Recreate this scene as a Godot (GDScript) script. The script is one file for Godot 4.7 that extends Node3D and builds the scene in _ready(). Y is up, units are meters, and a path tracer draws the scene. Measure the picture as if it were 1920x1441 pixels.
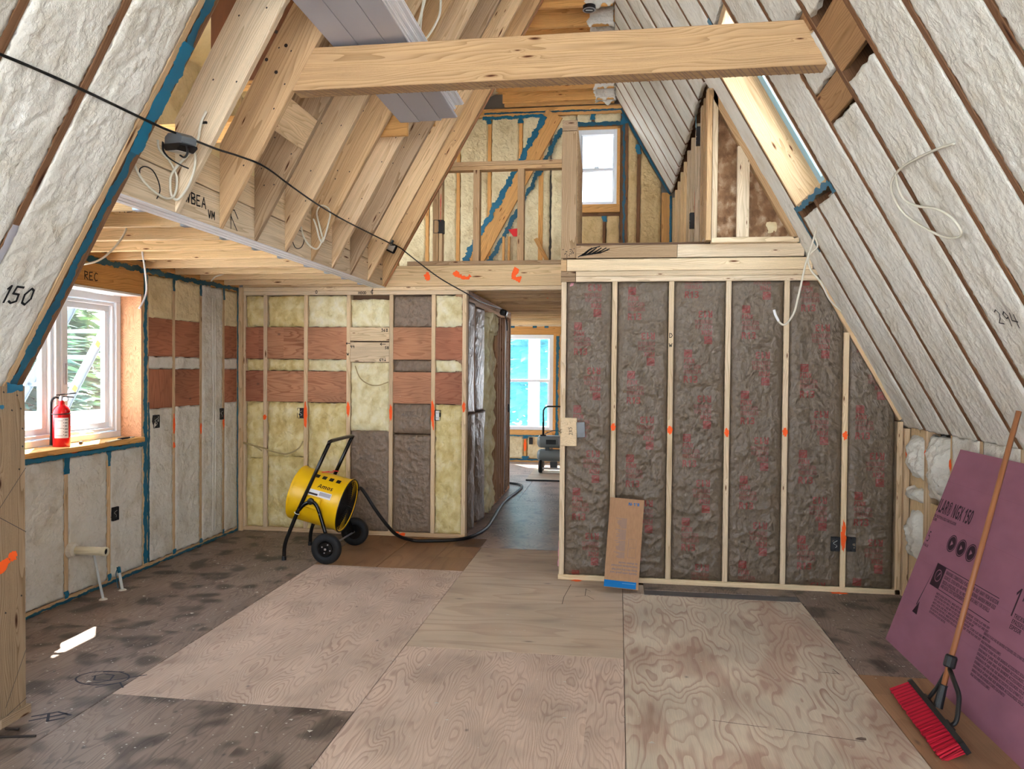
extends Node3D
# An attic room under construction: framing, spray foam and batts, with tools and materials standing about.
# x runs right, y up, and d runs away from the camera (z = -d); everything is in metres.

const CAM_H := 1.585
const LEAN := 1.7603          # rise over run of both roof slopes
var rng := RandomNumberGenerator.new()
var M := {}
var taken := {}
var wob := FastNoiseLite.new()
var lump := FastNoiseLite.new()


func _ready() -> void:
	rng.seed = 7
	wob.seed = 3
	wob.frequency = 1.0
	wob.fractal_octaves = 2
	lump.seed = 11
	lump.frequency = 1.0
	lump.fractal_octaves = 3
	camera_sky_sun()
	make_materials()
	build_floor()
	build_wall_left()
	build_wall_back()
	build_partition()
	build_slope_right()
	build_slope_left()
	build_dormer()
	build_loft()
	build_hall()
	build_shell()
	build_outside()
	build_timbers()
	build_things()
	build_marks()


func camera_sky_sun() -> void:
	var cam := Camera3D.new()
	cam.name = "camera"
	cam.fov = rad_to_deg(2.0 * atan(720.5 / 1435.0))
	cam.near = 0.05
	cam.far = 400.0
	var yaw := 0.1383
	var pitch := 0.02023
	var roll := 0.00894
	var fwd := Vector3(-sin(yaw), 0, -cos(yaw))
	var right := Vector3(cos(yaw), 0, -sin(yaw))
	var f2 := fwd * cos(pitch) - Vector3.UP * sin(pitch)
	var u2 := Vector3.UP * cos(pitch) + fwd * sin(pitch)
	var r3 := right * cos(roll) + u2 * sin(roll)
	var u3 := u2 * cos(roll) - right * sin(roll)
	cam.transform = Transform3D(Basis(r3, u3, -f2), Vector3(0, CAM_H, 0))
	add_child(cam)
	cam.current = true
	var env := Environment.new()
	var sky := Sky.new()
	var sm := ProceduralSkyMaterial.new()
	sm.sky_top_color = Color(0.84, 0.92, 1.0)
	sm.sky_horizon_color = Color(0.93, 0.96, 1.0)
	sm.ground_bottom_color = Color(0.86, 0.88, 0.9)
	sm.ground_horizon_color = Color(0.93, 0.96, 1.0)
	sm.sky_curve = 0.2
	sm.energy_multiplier = 3.6
	sm.sun_angle_max = 1.0
	sky.sky_material = sm
	env.background_mode = Environment.BG_SKY
	env.sky = sky
	env.tonemap_mode = Environment.TONE_MAPPER_LINEAR
	env.tonemap_exposure = 3.4
	env.sdfgi_enabled = true
	env.ssao_enabled = true
	env.ssil_enabled = true
	var we := WorldEnvironment.new()
	we.name = "world_environment"
	we.environment = env
	add_child(we)
	var sun := DirectionalLight3D.new()
	sun.name = "sun"
	sun.light_color = Color(1.0, 0.96, 0.9)
	sun.light_energy = 7.0
	sun.light_angular_distance = 0.5
	sun.shadow_enabled = true
	sun.sky_mode = DirectionalLight3D.SKY_MODE_LIGHT_ONLY
	add_child(sun)
	sun.look_at_from_position(Vector3.ZERO, Vector3(0.78, -1.72, 1.12), Vector3.UP)


# ---------------------------------------------------------------- small helpers

func P(x: float, y: float, d: float) -> Vector3:
	return Vector3(x, y, -d)


func slope_r(y: float, d: float) -> Vector3:      # a point on the room side of the right roof slope
	return P(2.03 - (y - 1.2) / LEAN, y, d)


func slope_l(y: float, d: float) -> Vector3:
	return P(-2.17 + (y - 2.34) / LEAN, y, d)


func numbered(called: String) -> String:
	var n: int = taken.get(called, 0)
	taken[called] = n + 1
	return called if n == 0 else "%s_%03d" % [called, n]


func thing(called: String, label: String, category: String, at := Vector3.ZERO, group := "") -> Node3D:
	var o := Node3D.new()
	o.name = numbered(called)
	add_child(o)
	o.position = at
	tag(o, label, category, group)
	return o


func tag(o: Node, label: String, category: String, group := "") -> void:
	o.set_meta("label", label)
	o.set_meta("category", category)
	if group != "":
		o.set_meta("group", group)


func setting(called: String, label := "", category := "") -> Node3D:
	var o := Node3D.new()
	o.name = called
	add_child(o)
	o.set_meta("kind", "structure")
	if label != "":
		o.set_meta("label", label)
		o.set_meta("category", category)
	return o


func put(parent: Node, called: String, mesh: Mesh, mat: Material, xf := Transform3D.IDENTITY) -> MeshInstance3D:
	var o := MeshInstance3D.new()
	o.name = called if parent != self else numbered(called)
	o.mesh = mesh
	o.material_override = mat
	o.transform = xf
	parent.add_child(o, true)
	return o


func begin(smooth := false) -> SurfaceTool:
	var st := SurfaceTool.new()
	st.begin(Mesh.PRIMITIVE_TRIANGLES)
	st.set_smooth_group(0 if smooth else 0xFFFFFFFF)
	return st


func done(st: SurfaceTool) -> ArrayMesh:
	st.generate_normals()
	return st.commit()


func tri(st: SurfaceTool, a: Vector3, b: Vector3, c: Vector3, ua := Vector2.ZERO, ub := Vector2.ZERO, uc := Vector2.ZERO) -> void:
	# a, b, c run counterclockwise seen from outside; Godot wants them clockwise
	st.set_uv(ua)
	st.add_vertex(a)
	st.set_uv(uc)
	st.add_vertex(c)
	st.set_uv(ub)
	st.add_vertex(b)


func quad(st: SurfaceTool, a: Vector3, b: Vector3, c: Vector3, d: Vector3, ua := Vector2.ZERO, ub := Vector2.ZERO, uc := Vector2.ZERO, ud := Vector2.ZERO) -> void:
	tri(st, a, b, c, ua, ub, uc)
	tri(st, a, c, d, ua, uc, ud)


func box_into(st: SurfaceTool, lo: Vector3, hi: Vector3) -> void:
	var p := []
	for i in 8:
		p.append(Vector3(hi.x if i & 1 else lo.x, hi.y if i & 2 else lo.y, hi.z if i & 4 else lo.z))
	for f in [[4, 5, 7, 6], [1, 0, 2, 3], [5, 1, 3, 7], [0, 4, 6, 2], [6, 7, 3, 2], [0, 1, 5, 4]]:
		quad(st, p[f[0]], p[f[1]], p[f[2]], p[f[3]], Vector2(p[f[0]].x, p[f[0]].y), Vector2(p[f[1]].x, p[f[1]].y), Vector2(p[f[2]].x, p[f[2]].y), Vector2(p[f[3]].x, p[f[3]].y))


func box_mesh(size: Vector3, bevel := 0.002) -> ArrayMesh:
	# a box around the origin whose twelve edges are chamfered
	var st := begin()
	cbox_into(st, Vector3.ZERO, size, bevel)
	return done(st)


func cbox_into(st: SurfaceTool, c: Vector3, size: Vector3, bevel := 0.002, bs := Basis.IDENTITY) -> void:
	var h := size / 2.0
	var b := minf(bevel, minf(h.x, minf(h.y, h.z)) * 0.8)
	var axes := [Vector3.RIGHT, Vector3.UP, Vector3.BACK]
	var hv := [h.x, h.y, h.z]
	for a in 3:
		for s in [-1.0, 1.0]:
			var n: Vector3 = axes[a] * s
			var u: Vector3 = axes[(a + 1) % 3] * s
			var v: Vector3 = axes[(a + 2) % 3]
			var hu: float = hv[(a + 1) % 3] - b
			var hw: float = hv[(a + 2) % 3] - b
			var o: Vector3 = n * hv[a]
			quad(st, c + bs * (o - u * hu - v * hw), c + bs * (o + u * hu - v * hw), c + bs * (o + u * hu + v * hw), c + bs * (o - u * hu + v * hw), Vector2(0, 0), Vector2(1, 0), Vector2(1, 1), Vector2(0, 1))
	for a in 3:
		var i := (a + 1) % 3
		var j := (a + 2) % 3
		for s in [-1.0, 1.0]:
			for t in [-1.0, 1.0]:
				var x: Vector3 = axes[a] * (hv[a] - b)
				var p1: Vector3 = axes[i] * s * hv[i] + axes[j] * t * (hv[j] - b)
				var p2: Vector3 = axes[i] * s * (hv[i] - b) + axes[j] * t * hv[j]
				flip_quad(st, c + bs * (p1 - x), c + bs * (p1 + x), c + bs * (p2 + x), c + bs * (p2 - x), bs * (axes[i] * s + axes[j] * t))
	for sx in [-1.0, 1.0]:
		for sy in [-1.0, 1.0]:
			for sz in [-1.0, 1.0]:
				var q1 := Vector3(sx * h.x, sy * (h.y - b), sz * (h.z - b))
				var q2 := Vector3(sx * (h.x - b), sy * h.y, sz * (h.z - b))
				var q3 := Vector3(sx * (h.x - b), sy * (h.y - b), sz * h.z)
				if sx * sy * sz > 0:
					tri(st, c + bs * q1, c + bs * q2, c + bs * q3)
				else:
					tri(st, c + bs * q1, c + bs * q3, c + bs * q2)


func flip_quad(st: SurfaceTool, a: Vector3, b: Vector3, c: Vector3, d: Vector3, out: Vector3) -> void:
	# a quad turned so that its front looks along «out»
	if (b - a).cross(c - a).dot(out) > 0:
		quad(st, a, b, c, d)
	else:
		quad(st, a, d, c, b)


func board_mesh(l: float, w: float, t: float, bevel := 0.003, cut_a := 0.0, cut_b := 0.0) -> ArrayMesh:
	# lumber: length along x (0..l), width along y, thickness along z; cut_a, cut_b shear the ends along y
	var st := begin()
	var hw := w / 2.0
	var ht := t / 2.0
	var b := minf(bevel, minf(hw, ht) * 0.5)
	var ring := [Vector2(-hw + b, ht), Vector2(-hw, ht - b), Vector2(-hw, -ht + b), Vector2(-hw + b, -ht), Vector2(hw - b, -ht), Vector2(hw, -ht + b), Vector2(hw, ht - b), Vector2(hw - b, ht)]
	var ul := maxf(2.4, l)
	var uo := rng.randf() * maxf(0.0, 2.4 - l)
	var n := ring.size()
	var offs := {}
	for i in n:
		var p: Vector2 = ring[i]
		var q: Vector2 = ring[(i + 1) % n]
		var wide := p.distance_to(q)
		var vo := rng.randf() * maxf(0.01, 0.45 - wide)
		var v0 := vo / 0.45
		var v1 := (vo + minf(wide, 0.45)) / 0.45
		var a := Vector3(cut_a * p.x, p.x, p.y)
		var c := Vector3(cut_a * q.x, q.x, q.y)
		var a2 := Vector3(l + cut_b * p.x, p.x, p.y)
		var c2 := Vector3(l + cut_b * q.x, q.x, q.y)
		quad(st, a, c, c2, a2, Vector2(uo / ul, v0), Vector2(uo / ul, v1), Vector2((uo + l) / ul, v1), Vector2((uo + l) / ul, v0))
	for e in 2:
		var x := l if e else 0.0
		var k := cut_b if e else cut_a
		for i in range(1, n - 1):
			var p0 := Vector3(x + k * ring[0].x, ring[0].x, ring[0].y)
			var p1 := Vector3(x + k * ring[i].x, ring[i].x, ring[i].y)
			var p2 := Vector3(x + k * ring[i + 1].x, ring[i + 1].x, ring[i + 1].y)
			var us := [Vector2(ring[0].x, ring[0].y) * 0.6 + Vector2(0.5, 0.5), Vector2(ring[i].x, ring[i].y) * 0.6 + Vector2(0.5, 0.5), Vector2(ring[i + 1].x, ring[i + 1].y) * 0.6 + Vector2(0.5, 0.5)]
			if e:
				tri(st, p0, p1, p2, us[0], us[1], us[2])
			else:
				tri(st, p0, p2, p1, us[0], us[2], us[1])
	return done(st)


func wood(tone: String) -> Material:
	return M[tone + str(rng.randi() % 3)]


func board(parent: Node, called: String, a: Vector3, b: Vector3, w: float, t: float, up: Vector3, mat: Material, cut_a := 0.0, cut_b := 0.0) -> MeshInstance3D:
	# lumber whose centre line runs from a to b; w is its size along «up», t its size across
	var x := (b - a).normalized()
	var z := x.cross(up).normalized()
	var y := z.cross(x)
	var xf := Transform3D(Basis(x, y, z), a)
	return put(parent, called, board_mesh(a.distance_to(b), w, t, 0.003, cut_a, cut_b), mat, xf)


func upright(parent: Node, called: String, x: float, d: float, y0: float, y1: float, sx: float, sd: float, mat: Material) -> MeshInstance3D:
	# a vertical stick; sx its size along x and sd along d
	return board(parent, called, P(x, y0, d), P(x, y1, d), sx, sd, Vector3.RIGHT, mat)


func grid(nu: int, nv: int, at: Callable, uv: Callable) -> ArrayMesh:
	# a sheet of (nu+1) x (nv+1) points, smooth, front where i runs right and j runs up
	var vs := PackedVector3Array()
	var ts := PackedVector2Array()
	var ns := PackedVector3Array()
	var ix := PackedInt32Array()
	for j in nv + 1:
		for i in nu + 1:
			vs.append(at.call(i, j))
			ts.append(uv.call(i, j))
	var w := nu + 1
	for j in nv + 1:
		for i in w:
			var du := vs[j * w + mini(i + 1, nu)] - vs[j * w + maxi(i - 1, 0)]
			var dv := vs[mini(j + 1, nv) * w + i] - vs[maxi(j - 1, 0) * w + i]
			var n := du.cross(dv)
			ns.append(n.normalized() if n.length_squared() > 1e-14 else Vector3.UP)
	for j in nv:
		for i in nu:
			var a := j * w + i
			ix.append_array([a, a + w + 1, a + 1, a, a + w, a + w + 1])
	var arr := []
	arr.resize(Mesh.ARRAY_MAX)
	arr[Mesh.ARRAY_VERTEX] = vs
	arr[Mesh.ARRAY_NORMAL] = ns
	arr[Mesh.ARRAY_TEX_UV] = ts
	arr[Mesh.ARRAY_INDEX] = ix
	var m := ArrayMesh.new()
	m.add_surface_from_arrays(Mesh.PRIMITIVE_TRIANGLES, arr)
	return m


func sheet(parent: Node, called: String, o: Vector3, ux: Vector3, vy: Vector3, w: float, h: float, cell: float, relief: Callable, back: float, mat: Material, jag := 0.0, uvs := Vector2(1, 1), uvo := Vector2.ZERO, top: Callable = none) -> MeshInstance3D:
	# a soft panel: w along ux, h along vy, relief(u, v) proud of the plane, its rim turned back by «back»
	var nu := maxi(3, int(w / cell))
	var nv := maxi(3, int(h / cell))
	var n := ux.cross(vy).normalized()
	var seed2 := rng.randf() * 50.0
	var at := func(i: int, j: int) -> Vector3:
		var rim := i == 0 or j == 0 or i == nu + 2 or j == nv + 2
		var u := clampf(float(i - 1) / nu, 0, 1) * w
		var hh: float = h if not top.is_valid() else top.call(u)
		var v := clampf(float(j - 1) / nv, 0, 1) * hh
		var lu := u
		var lv := v
		if jag > 0.0:
			if i <= 1:
				lu += jag * (wob.get_noise_2d(v * 9.0 + seed2, 3.0) + wob.get_noise_2d(v * 32.0 + seed2, 5.0)) + jag * 0.3
			elif i >= nu + 1:
				lu += jag * (wob.get_noise_2d(v * 9.0 + seed2, 77.0) + wob.get_noise_2d(v * 32.0 + seed2, 79.0)) - jag * 0.3
			if j <= 1:
				lv += jag * wob.get_noise_2d(u * 9.0 + seed2, 13.0) * 1.4
			elif j >= nv + 1:
				lv += jag * wob.get_noise_2d(u * 9.0 + seed2, 37.0) * 1.4
		var z: float = -back if rim else relief.call(u, v)
		return o + ux * lu + vy * lv + n * z
	var uv := func(i: int, j: int) -> Vector2:
		var u := clampf(float(i - 1) / nu, 0, 1) * w
		var hh: float = h if not top.is_valid() else top.call(u)
		var v := clampf(float(j - 1) / nv, 0, 1) * hh
		return Vector2(u * uvs.x + uvo.x, -v * uvs.y + uvo.y)
	return put(parent, called, grid(nu + 2, nv + 2, at, uv), mat)


func foam(parent: Node, called: String, o: Vector3, ux: Vector3, vy: Vector3, w: float, h: float, mat: Material, amp := 0.009, cell := 0.022, proud := 0.004, jag := 0.008, top: Callable = none) -> MeshInstance3D:
	var s := rng.randf() * 40.0
	var relief := func(u: float, v: float) -> float:
		var e := clampf(minf(u, w - u) / 0.03, 0.0, 1.0)
		var pop := smoothstep(0.05, 0.45, lump.get_noise_2d(u * 1.6 + s, v * 1.1 + 70.0))
		var big := lump.get_noise_2d(u * 3.6 + s, v * 2.0)
		var mid := lump.get_noise_2d(u * 13.0 + s, v * 11.0 + 9.0)
		var fine := lump.get_noise_2d(u * 34.0 + s, v * 31.0 + 5.0)
		return proud * e - 0.002 * (1.0 - e) + amp * (0.5 * big + (0.25 + 0.75 * pop) * (0.45 * mid + 0.35 * fine)) * (0.15 + 0.85 * e)
	return sheet(parent, called, o, ux, vy, w, h, cell, relief, 0.03, mat, jag, Vector2(1, 1), Vector2.ZERO, top)


func batt(parent: Node, called: String, o: Vector3, w: float, h: float, mat: Material, plump := 0.018, crease := 0.007, uvo := 0.0, top: Callable = none, uw := 0.4, uh := 0.62) -> MeshInstance3D:
	# a paper-faced batt that faces the camera, o its lower left corner
	var s := rng.randf() * 40.0
	var relief := func(u: float, v: float) -> float:
		var e := minf(minf(u, w - u) / 0.05, 1.0)
		var e2 := minf(minf(v, maxf(h - v, 0.0)) / 0.05, 1.0)
		var r := 1.0 - absf(lump.get_noise_2d(u * 2.3 + s + v * 1.1, v * 4.0))
		var r2 := 1.0 - absf(lump.get_noise_2d(u * 4.0 + s - v * 1.5, v * 9.0 + 31.0))
		var r3 := 1.0 - absf(lump.get_noise_2d(u * 7.0 + s + v * 6.0, v * 12.0 - u * 5.0))
		return plump * sqrt(maxf(0.0, e * e2)) - 0.012 + crease * (pow(r, 14.0) * 1.5 + pow(r2, 22.0) * 1.0 + 0.4 * pow(r3, 24.0) - 0.5) * e
	return sheet(parent, called, o, Vector3.RIGHT, Vector3.UP, w, h, 0.0125, relief, 0.03, mat, 0.002, Vector2(1.0 / uw, 1.0 / uh), Vector2((uw - w) / uw * 0.5, uvo), top)


func fluff(parent: Node, called: String, o: Vector3, w: float, h: float, mat: Material, plump := 0.03, ux := Vector3.RIGHT) -> MeshInstance3D:
	var s := rng.randf() * 40.0
	var relief := func(u: float, v: float) -> float:
		var e := minf(minf(u, w - u) / 0.07, 1.0)
		var e2 := minf(minf(v, h - v) / 0.06, 1.0)
		return plump * sqrt(maxf(0.0, e * e2)) - 0.022 + 0.022 * lump.get_noise_2d(u * 5.0 + s, v * 4.0) + 0.008 * lump.get_noise_2d(u * 19.0 + s, v * 17.0)
	return sheet(parent, called, o, ux, Vector3.UP, w, h, 0.014, relief, 0.03, mat, 0.006)


func smear(parent: Node, called: String, pts: Array, wide: float, n: Vector3, mat: Material, rough := 0.35, thick := 0.002) -> MeshInstance3D:
	# a brushed or sprayed stripe along pts on a surface of normal n, with ragged edges
	var line := resample(pts, 0.013)
	var s := rng.randf() * 60.0
	var k := line.size() - 1
	var at := func(i: int, j: int) -> Vector3:
		var p: Vector3 = line[j]
		var t: Vector3 = (line[mini(j + 1, k)] - line[maxi(j - 1, 0)]).normalized()
		var side := t.cross(n).normalized()
		var l := j * 0.013
		var half := wide * 0.5 * (1.0 + rough * (wob.get_noise_2d(l * 7.0 + s, (0.0 if i < 2 else 50.0)) * 1.5 + 0.8 * wob.get_noise_2d(l * 36.0 + s, (9.0 if i < 2 else 59.0))))
		var f: float = [-1.0, -0.8, 0.8, 1.0][i]
		return p + side * half * f + n * (thick if i == 1 or i == 2 else 0.0003)
	var uv := func(i: int, j: int) -> Vector2:
		return Vector2(i * 0.3, j * 0.02)
	return put(parent, called, grid(3, k, at, uv), mat)


func resample(pts: Array, step: float) -> Array:
	var r := []
	for i in pts.size() - 1:
		var a: Vector3 = pts[i]
		var b: Vector3 = pts[i + 1]
		var n := maxi(1, int(ceil(a.distance_to(b) / step)))
		for k in n:
			r.append(a.lerp(b, float(k) / n))
	r.append(pts[-1])
	return r


func curve_pts(pts: Array, per := 8) -> Array:
	# Catmull-Rom through pts
	var r := []
	for i in pts.size() - 1:
		var p0: Vector3 = pts[maxi(i - 1, 0)]
		var p1: Vector3 = pts[i]
		var p2: Vector3 = pts[i + 1]
		var p3: Vector3 = pts[mini(i + 2, pts.size() - 1)]
		for k in per:
			r.append(p1.cubic_interpolate(p2, p0, p3, float(k) / per))
	r.append(pts[-1])
	return r


func tube_into(st: SurfaceTool, line: Array, r: float, sides := 8, flat := 1.0) -> void:
	# a round bar along the points of line; caps at both ends. flat < 1 squeezes it (cable with a flat jacket)
	var k := line.size()
	var rings := []
	var up := Vector3.UP
	for i in k:
		var t: Vector3 = (line[mini(i + 1, k - 1)] - line[maxi(i - 1, 0)]).normalized()
		if absf(t.dot(up)) > 0.95:
			up = Vector3.RIGHT if absf(t.x) < 0.8 else Vector3.BACK
		var a := t.cross(up).normalized()
		var b := a.cross(t).normalized()
		up = b
		var ring := []
		for s in sides:
			var f := TAU * s / sides
			ring.append(line[i] + a * cos(f) * r + b * sin(f) * r * flat)
		rings.append(ring)
	for i in k - 1:
		for s in sides:
			var s2 := (s + 1) % sides
			quad(st, rings[i][s], rings[i][s2], rings[i + 1][s2], rings[i + 1][s], Vector2(float(s) / sides, i), Vector2(float(s + 1) / sides, i), Vector2(float(s + 1) / sides, i + 1), Vector2(float(s) / sides, i + 1))
	for s in range(1, sides - 1):
		tri(st, rings[0][0], rings[0][s + 1], rings[0][s])
		tri(st, rings[k - 1][0], rings[k - 1][s], rings[k - 1][s + 1])


func tube(parent: Node, called: String, pts: Array, r: float, mat: Material, sides := 8, soft := true, per := 8, flat := 1.0) -> MeshInstance3D:
	var st := begin(true)
	tube_into(st, curve_pts(pts, per) if soft else pts, r, sides, flat)
	return put(parent, called, done(st), mat)


func lathe_into(st: SurfaceTool, prof: Array, xf: Transform3D, sides := 24) -> void:
	# prof: Vector2(radius, height) from bottom to top, turned about the y axis of xf
	for i in prof.size() - 1:
		var p: Vector2 = prof[i]
		var q: Vector2 = prof[i + 1]
		for s in sides:
			var f := TAU * s / sides
			var g := TAU * (s + 1) / sides
			var a := xf * Vector3(cos(f) * p.x, p.y, -sin(f) * p.x)
			var b := xf * Vector3(cos(g) * p.x, p.y, -sin(g) * p.x)
			var c := xf * Vector3(cos(g) * q.x, q.y, -sin(g) * q.x)
			var d := xf * Vector3(cos(f) * q.x, q.y, -sin(f) * q.x)
			var u0 := Vector2(float(s) / sides, p.y)
			var u1 := Vector2(float(s + 1) / sides, p.y)
			var u2 := Vector2(float(s + 1) / sides, q.y)
			var u3 := Vector2(float(s) / sides, q.y)
			if p.x < 1e-5:
				tri(st, a, c, d, u0, u2, u3)
			elif q.x < 1e-5:
				tri(st, a, b, c, u0, u1, u2)
			else:
				quad(st, a, b, c, d, u0, u1, u2, u3)


func lathe(parent: Node, called: String, prof: Array, mat: Material, xf := Transform3D.IDENTITY, sides := 24, smooth := false) -> MeshInstance3D:
	var st := begin(smooth)
	lathe_into(st, prof, Transform3D.IDENTITY, sides)
	return put(parent, called, done(st), mat, xf)


func axis_frame(at: Vector3, y: Vector3, hint := Vector3.FORWARD) -> Transform3D:
	# a frame at «at» whose y axis runs along y
	y = y.normalized()
	var x := y.cross(hint)
	if x.length() < 0.01:
		x = y.cross(Vector3.RIGHT)
	x = x.normalized()
	return Transform3D(Basis(x, y, x.cross(y)), at)


func prism_into(st: SurfaceTool, poly: PackedVector2Array, z0: float, z1: float, xf := Transform3D.IDENTITY) -> void:
	# a flat outline (counterclockwise) given thickness along z
	var t := Geometry2D.triangulate_polygon(poly)
	if Geometry2D.is_polygon_clockwise(poly):
		poly.reverse()
		t = Geometry2D.triangulate_polygon(poly)
	for i in range(0, t.size(), 3):
		var a := poly[t[i]]
		var b := poly[t[i + 1]]
		var c := poly[t[i + 2]]
		if (b - a).cross(c - a) < 0:
			var sw := b
			b = c
			c = sw
		tri(st, xf * Vector3(a.x, a.y, z1), xf * Vector3(b.x, b.y, z1), xf * Vector3(c.x, c.y, z1), a, b, c)
		tri(st, xf * Vector3(a.x, a.y, z0), xf * Vector3(c.x, c.y, z0), xf * Vector3(b.x, b.y, z0), a, c, b)
	for i in poly.size():
		var a := poly[i]
		var b := poly[(i + 1) % poly.size()]
		quad(st, xf * Vector3(a.x, a.y, z0), xf * Vector3(b.x, b.y, z0), xf * Vector3(b.x, b.y, z1), xf * Vector3(a.x, a.y, z1), a, b, b, a)


func prism(parent: Node, called: String, poly: PackedVector2Array, z0: float, z1: float, mat: Material, xf := Transform3D.IDENTITY) -> MeshInstance3D:
	var st := begin()
	prism_into(st, poly, z0, z1)
	return put(parent, called, done(st), mat, xf)


func slab(parent: Node, called: String, lo: Vector3, hi: Vector3, mat: Material, bevel := 0.003) -> MeshInstance3D:
	# a chamfered box between two corners given as (x, y, d)
	var a := P(lo.x, lo.y, lo.z)
	var b := P(hi.x, hi.y, hi.z)
	return put(parent, called, box_mesh((b - a).abs(), bevel), mat, Transform3D(Basis.IDENTITY, (a + b) / 2.0))


# ---------------------------------------------------------------- marker, chalk and print

const GLYPHS := {
	"A": [[0, 0, 0.35, 1, 0.7, 0], [0.12, 0.38, 0.58, 0.38]], "B": [[0, 0, 0, 1, 0.5, 0.95, 0.55, 0.65, 0, 0.52, 0.6, 0.4, 0.55, 0.05, 0, 0]],
	"C": [[0.6, 0.9, 0.3, 1, 0.05, 0.7, 0, 0.35, 0.25, 0, 0.6, 0.1]], "D": [[0, 0, 0, 1, 0.4, 0.9, 0.6, 0.5, 0.4, 0.1, 0, 0]],
	"E": [[0.55, 1, 0, 0.95, 0, 0, 0.6, 0.05], [0, 0.5, 0.45, 0.52]], "H": [[0, 0, 0, 1], [0, 0.5, 0.55, 0.5], [0.55, 0, 0.55, 1]],
	"I": [[0, 0, 0, 1]], "L": [[0, 1, 0, 0, 0.5, 0.03]], "M": [[0, 0, 0.05, 1, 0.35, 0.3, 0.65, 1, 0.7, 0]], "N": [[0, 0, 0, 1, 0.55, 0, 0.55, 1]],
	"O": [[0.3, 1, 0.02, 0.75, 0.05, 0.2, 0.3, 0, 0.55, 0.25, 0.55, 0.75, 0.3, 1]], "R": [[0, 0, 0, 1, 0.5, 0.9, 0.5, 0.6, 0, 0.5, 0.6, 0]],
	"S": [[0.55, 0.9, 0.2, 1, 0.02, 0.75, 0.5, 0.4, 0.5, 0.1, 0.2, 0, 0, 0.1]], "T": [[0, 1, 0.6, 1], [0.3, 1, 0.3, 0]], "U": [[0, 1, 0.02, 0.2, 0.3, 0, 0.55, 0.2, 0.55, 1]],
	"V": [[0, 1, 0.3, 0, 0.6, 1]], "W": [[0, 1, 0.2, 0, 0.4, 0.7, 0.6, 0, 0.8, 1]], "X": [[0, 0, 0.55, 1], [0, 1, 0.55, 0]],
	"0": [[0.3, 1, 0.02, 0.6, 0.1, 0.1, 0.35, 0, 0.58, 0.4, 0.5, 0.9, 0.3, 1]], "1": [[0.1, 0.8, 0.25, 1, 0.25, 0]], "2": [[0, 0.8, 0.25, 1, 0.5, 0.75, 0.35, 0.4, 0, 0, 0.55, 0.03]],
	"3": [[0, 0.95, 0.5, 0.95, 0.2, 0.58, 0.52, 0.4, 0.4, 0.03, 0, 0.08]], "4": [[0.05, 1, 0, 0.45, 0.55, 0.45], [0.42, 0.95, 0.42, 0]], "5": [[0.55, 1, 0.1, 1, 0.05, 0.58, 0.45, 0.55, 0.5, 0.15, 0.2, 0, 0, 0.1]],
	"6": [[0.5, 1, 0.1, 0.6, 0.02, 0.2, 0.3, 0, 0.52, 0.25, 0.3, 0.48, 0.05, 0.3]], "7": [[0, 1, 0.55, 1, 0.2, 0]], "8": [[0.3, 0.52, 0.05, 0.78, 0.3, 1, 0.52, 0.78, 0.3, 0.52, 0.02, 0.25, 0.3, 0, 0.56, 0.25, 0.3, 0.52]],
	"9": [[0.5, 0.65, 0.25, 0.5, 0.02, 0.75, 0.25, 1, 0.5, 0.75, 0.45, 0]], "/": [[0, 0, 0.5, 1]], "-": [[0, 0.5, 0.45, 0.5]], "'": [[0.05, 1, 0, 0.75]], ".": [[0, 0.04, 0.04, 0]], " ": [],
	">": [[0, 0.5, 1.1, 0.5], [0.8, 0.72, 1.1, 0.5, 0.8, 0.28]], "<": [[1.1, 0.5, 0, 0.5], [0.3, 0.75, 0, 0.5, 0.3, 0.25]], "^": [[0.3, 0, 0.3, 1], [0.05, 0.7, 0.3, 1, 0.55, 0.7], [0.05, 0.3, 0.3, 0, 0.55, 0.3]], "v": [[0.3, 1, 0.3, 0], [0.1, 0.3, 0.3, 0, 0.5, 0.3]],
	"$": [[0.55, 0.85, 0.3, 0.95, 0.03, 0.7, 0.02, 0.3, 0.3, 0.08, 0.58, 0.2], [0.36, 1.3, 0.36, -0.3]],
}


func script_lines(text: String, size: float) -> Array:
	var out := []
	var x := 0.0
	for ch in text:
		var wide := 0.0
		for g in GLYPHS.get(ch, []):
			var l := PackedVector2Array()
			for k in range(0, g.size(), 2):
				l.append(Vector2(x + g[k] * size, g[k + 1] * size))
				wide = maxf(wide, g[k])
			out.append(l)
		x += (maxf(wide, 0.15) + 0.28) * size
	return out


func strokes(parent: Node, called: String, o: Vector3, ux: Vector3, vy: Vector3, lines: Array, wide: float, mat: Material) -> MeshInstance3D:
	# pen lines on a surface; lines are outlines in the (ux, vy) plane
	var n := ux.cross(vy).normalized()
	var st := begin()
	for l in lines:
		for i in l.size() - 1:
			var a: Vector2 = l[i]
			var b: Vector2 = l[i + 1]
			var t := (b - a).normalized()
			var s := Vector2(-t.y, t.x) * wide * 0.5
			a -= t * wide * 0.3
			b += t * wide * 0.3
			var q := [a - s, b - s, b + s, a + s]
			var c := []
			for p in q:
				c.append(o + ux * p.x + vy * p.y + n * 0.0012)
			quad(st, c[0], c[1], c[2], c[3])
	var m := put(parent, called, done(st), mat)
	if called in ["nail_holes", "saw_marks"]:
		m.set_meta("kind", "stuff")
	return m


func write(parent: Node, text: String, o: Vector3, ux: Vector3, vy: Vector3, size: float, wide: float, mat: Material) -> MeshInstance3D:
	return strokes(parent, "marker_note", o, ux, vy, script_lines(text, size), wide, mat)


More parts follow.
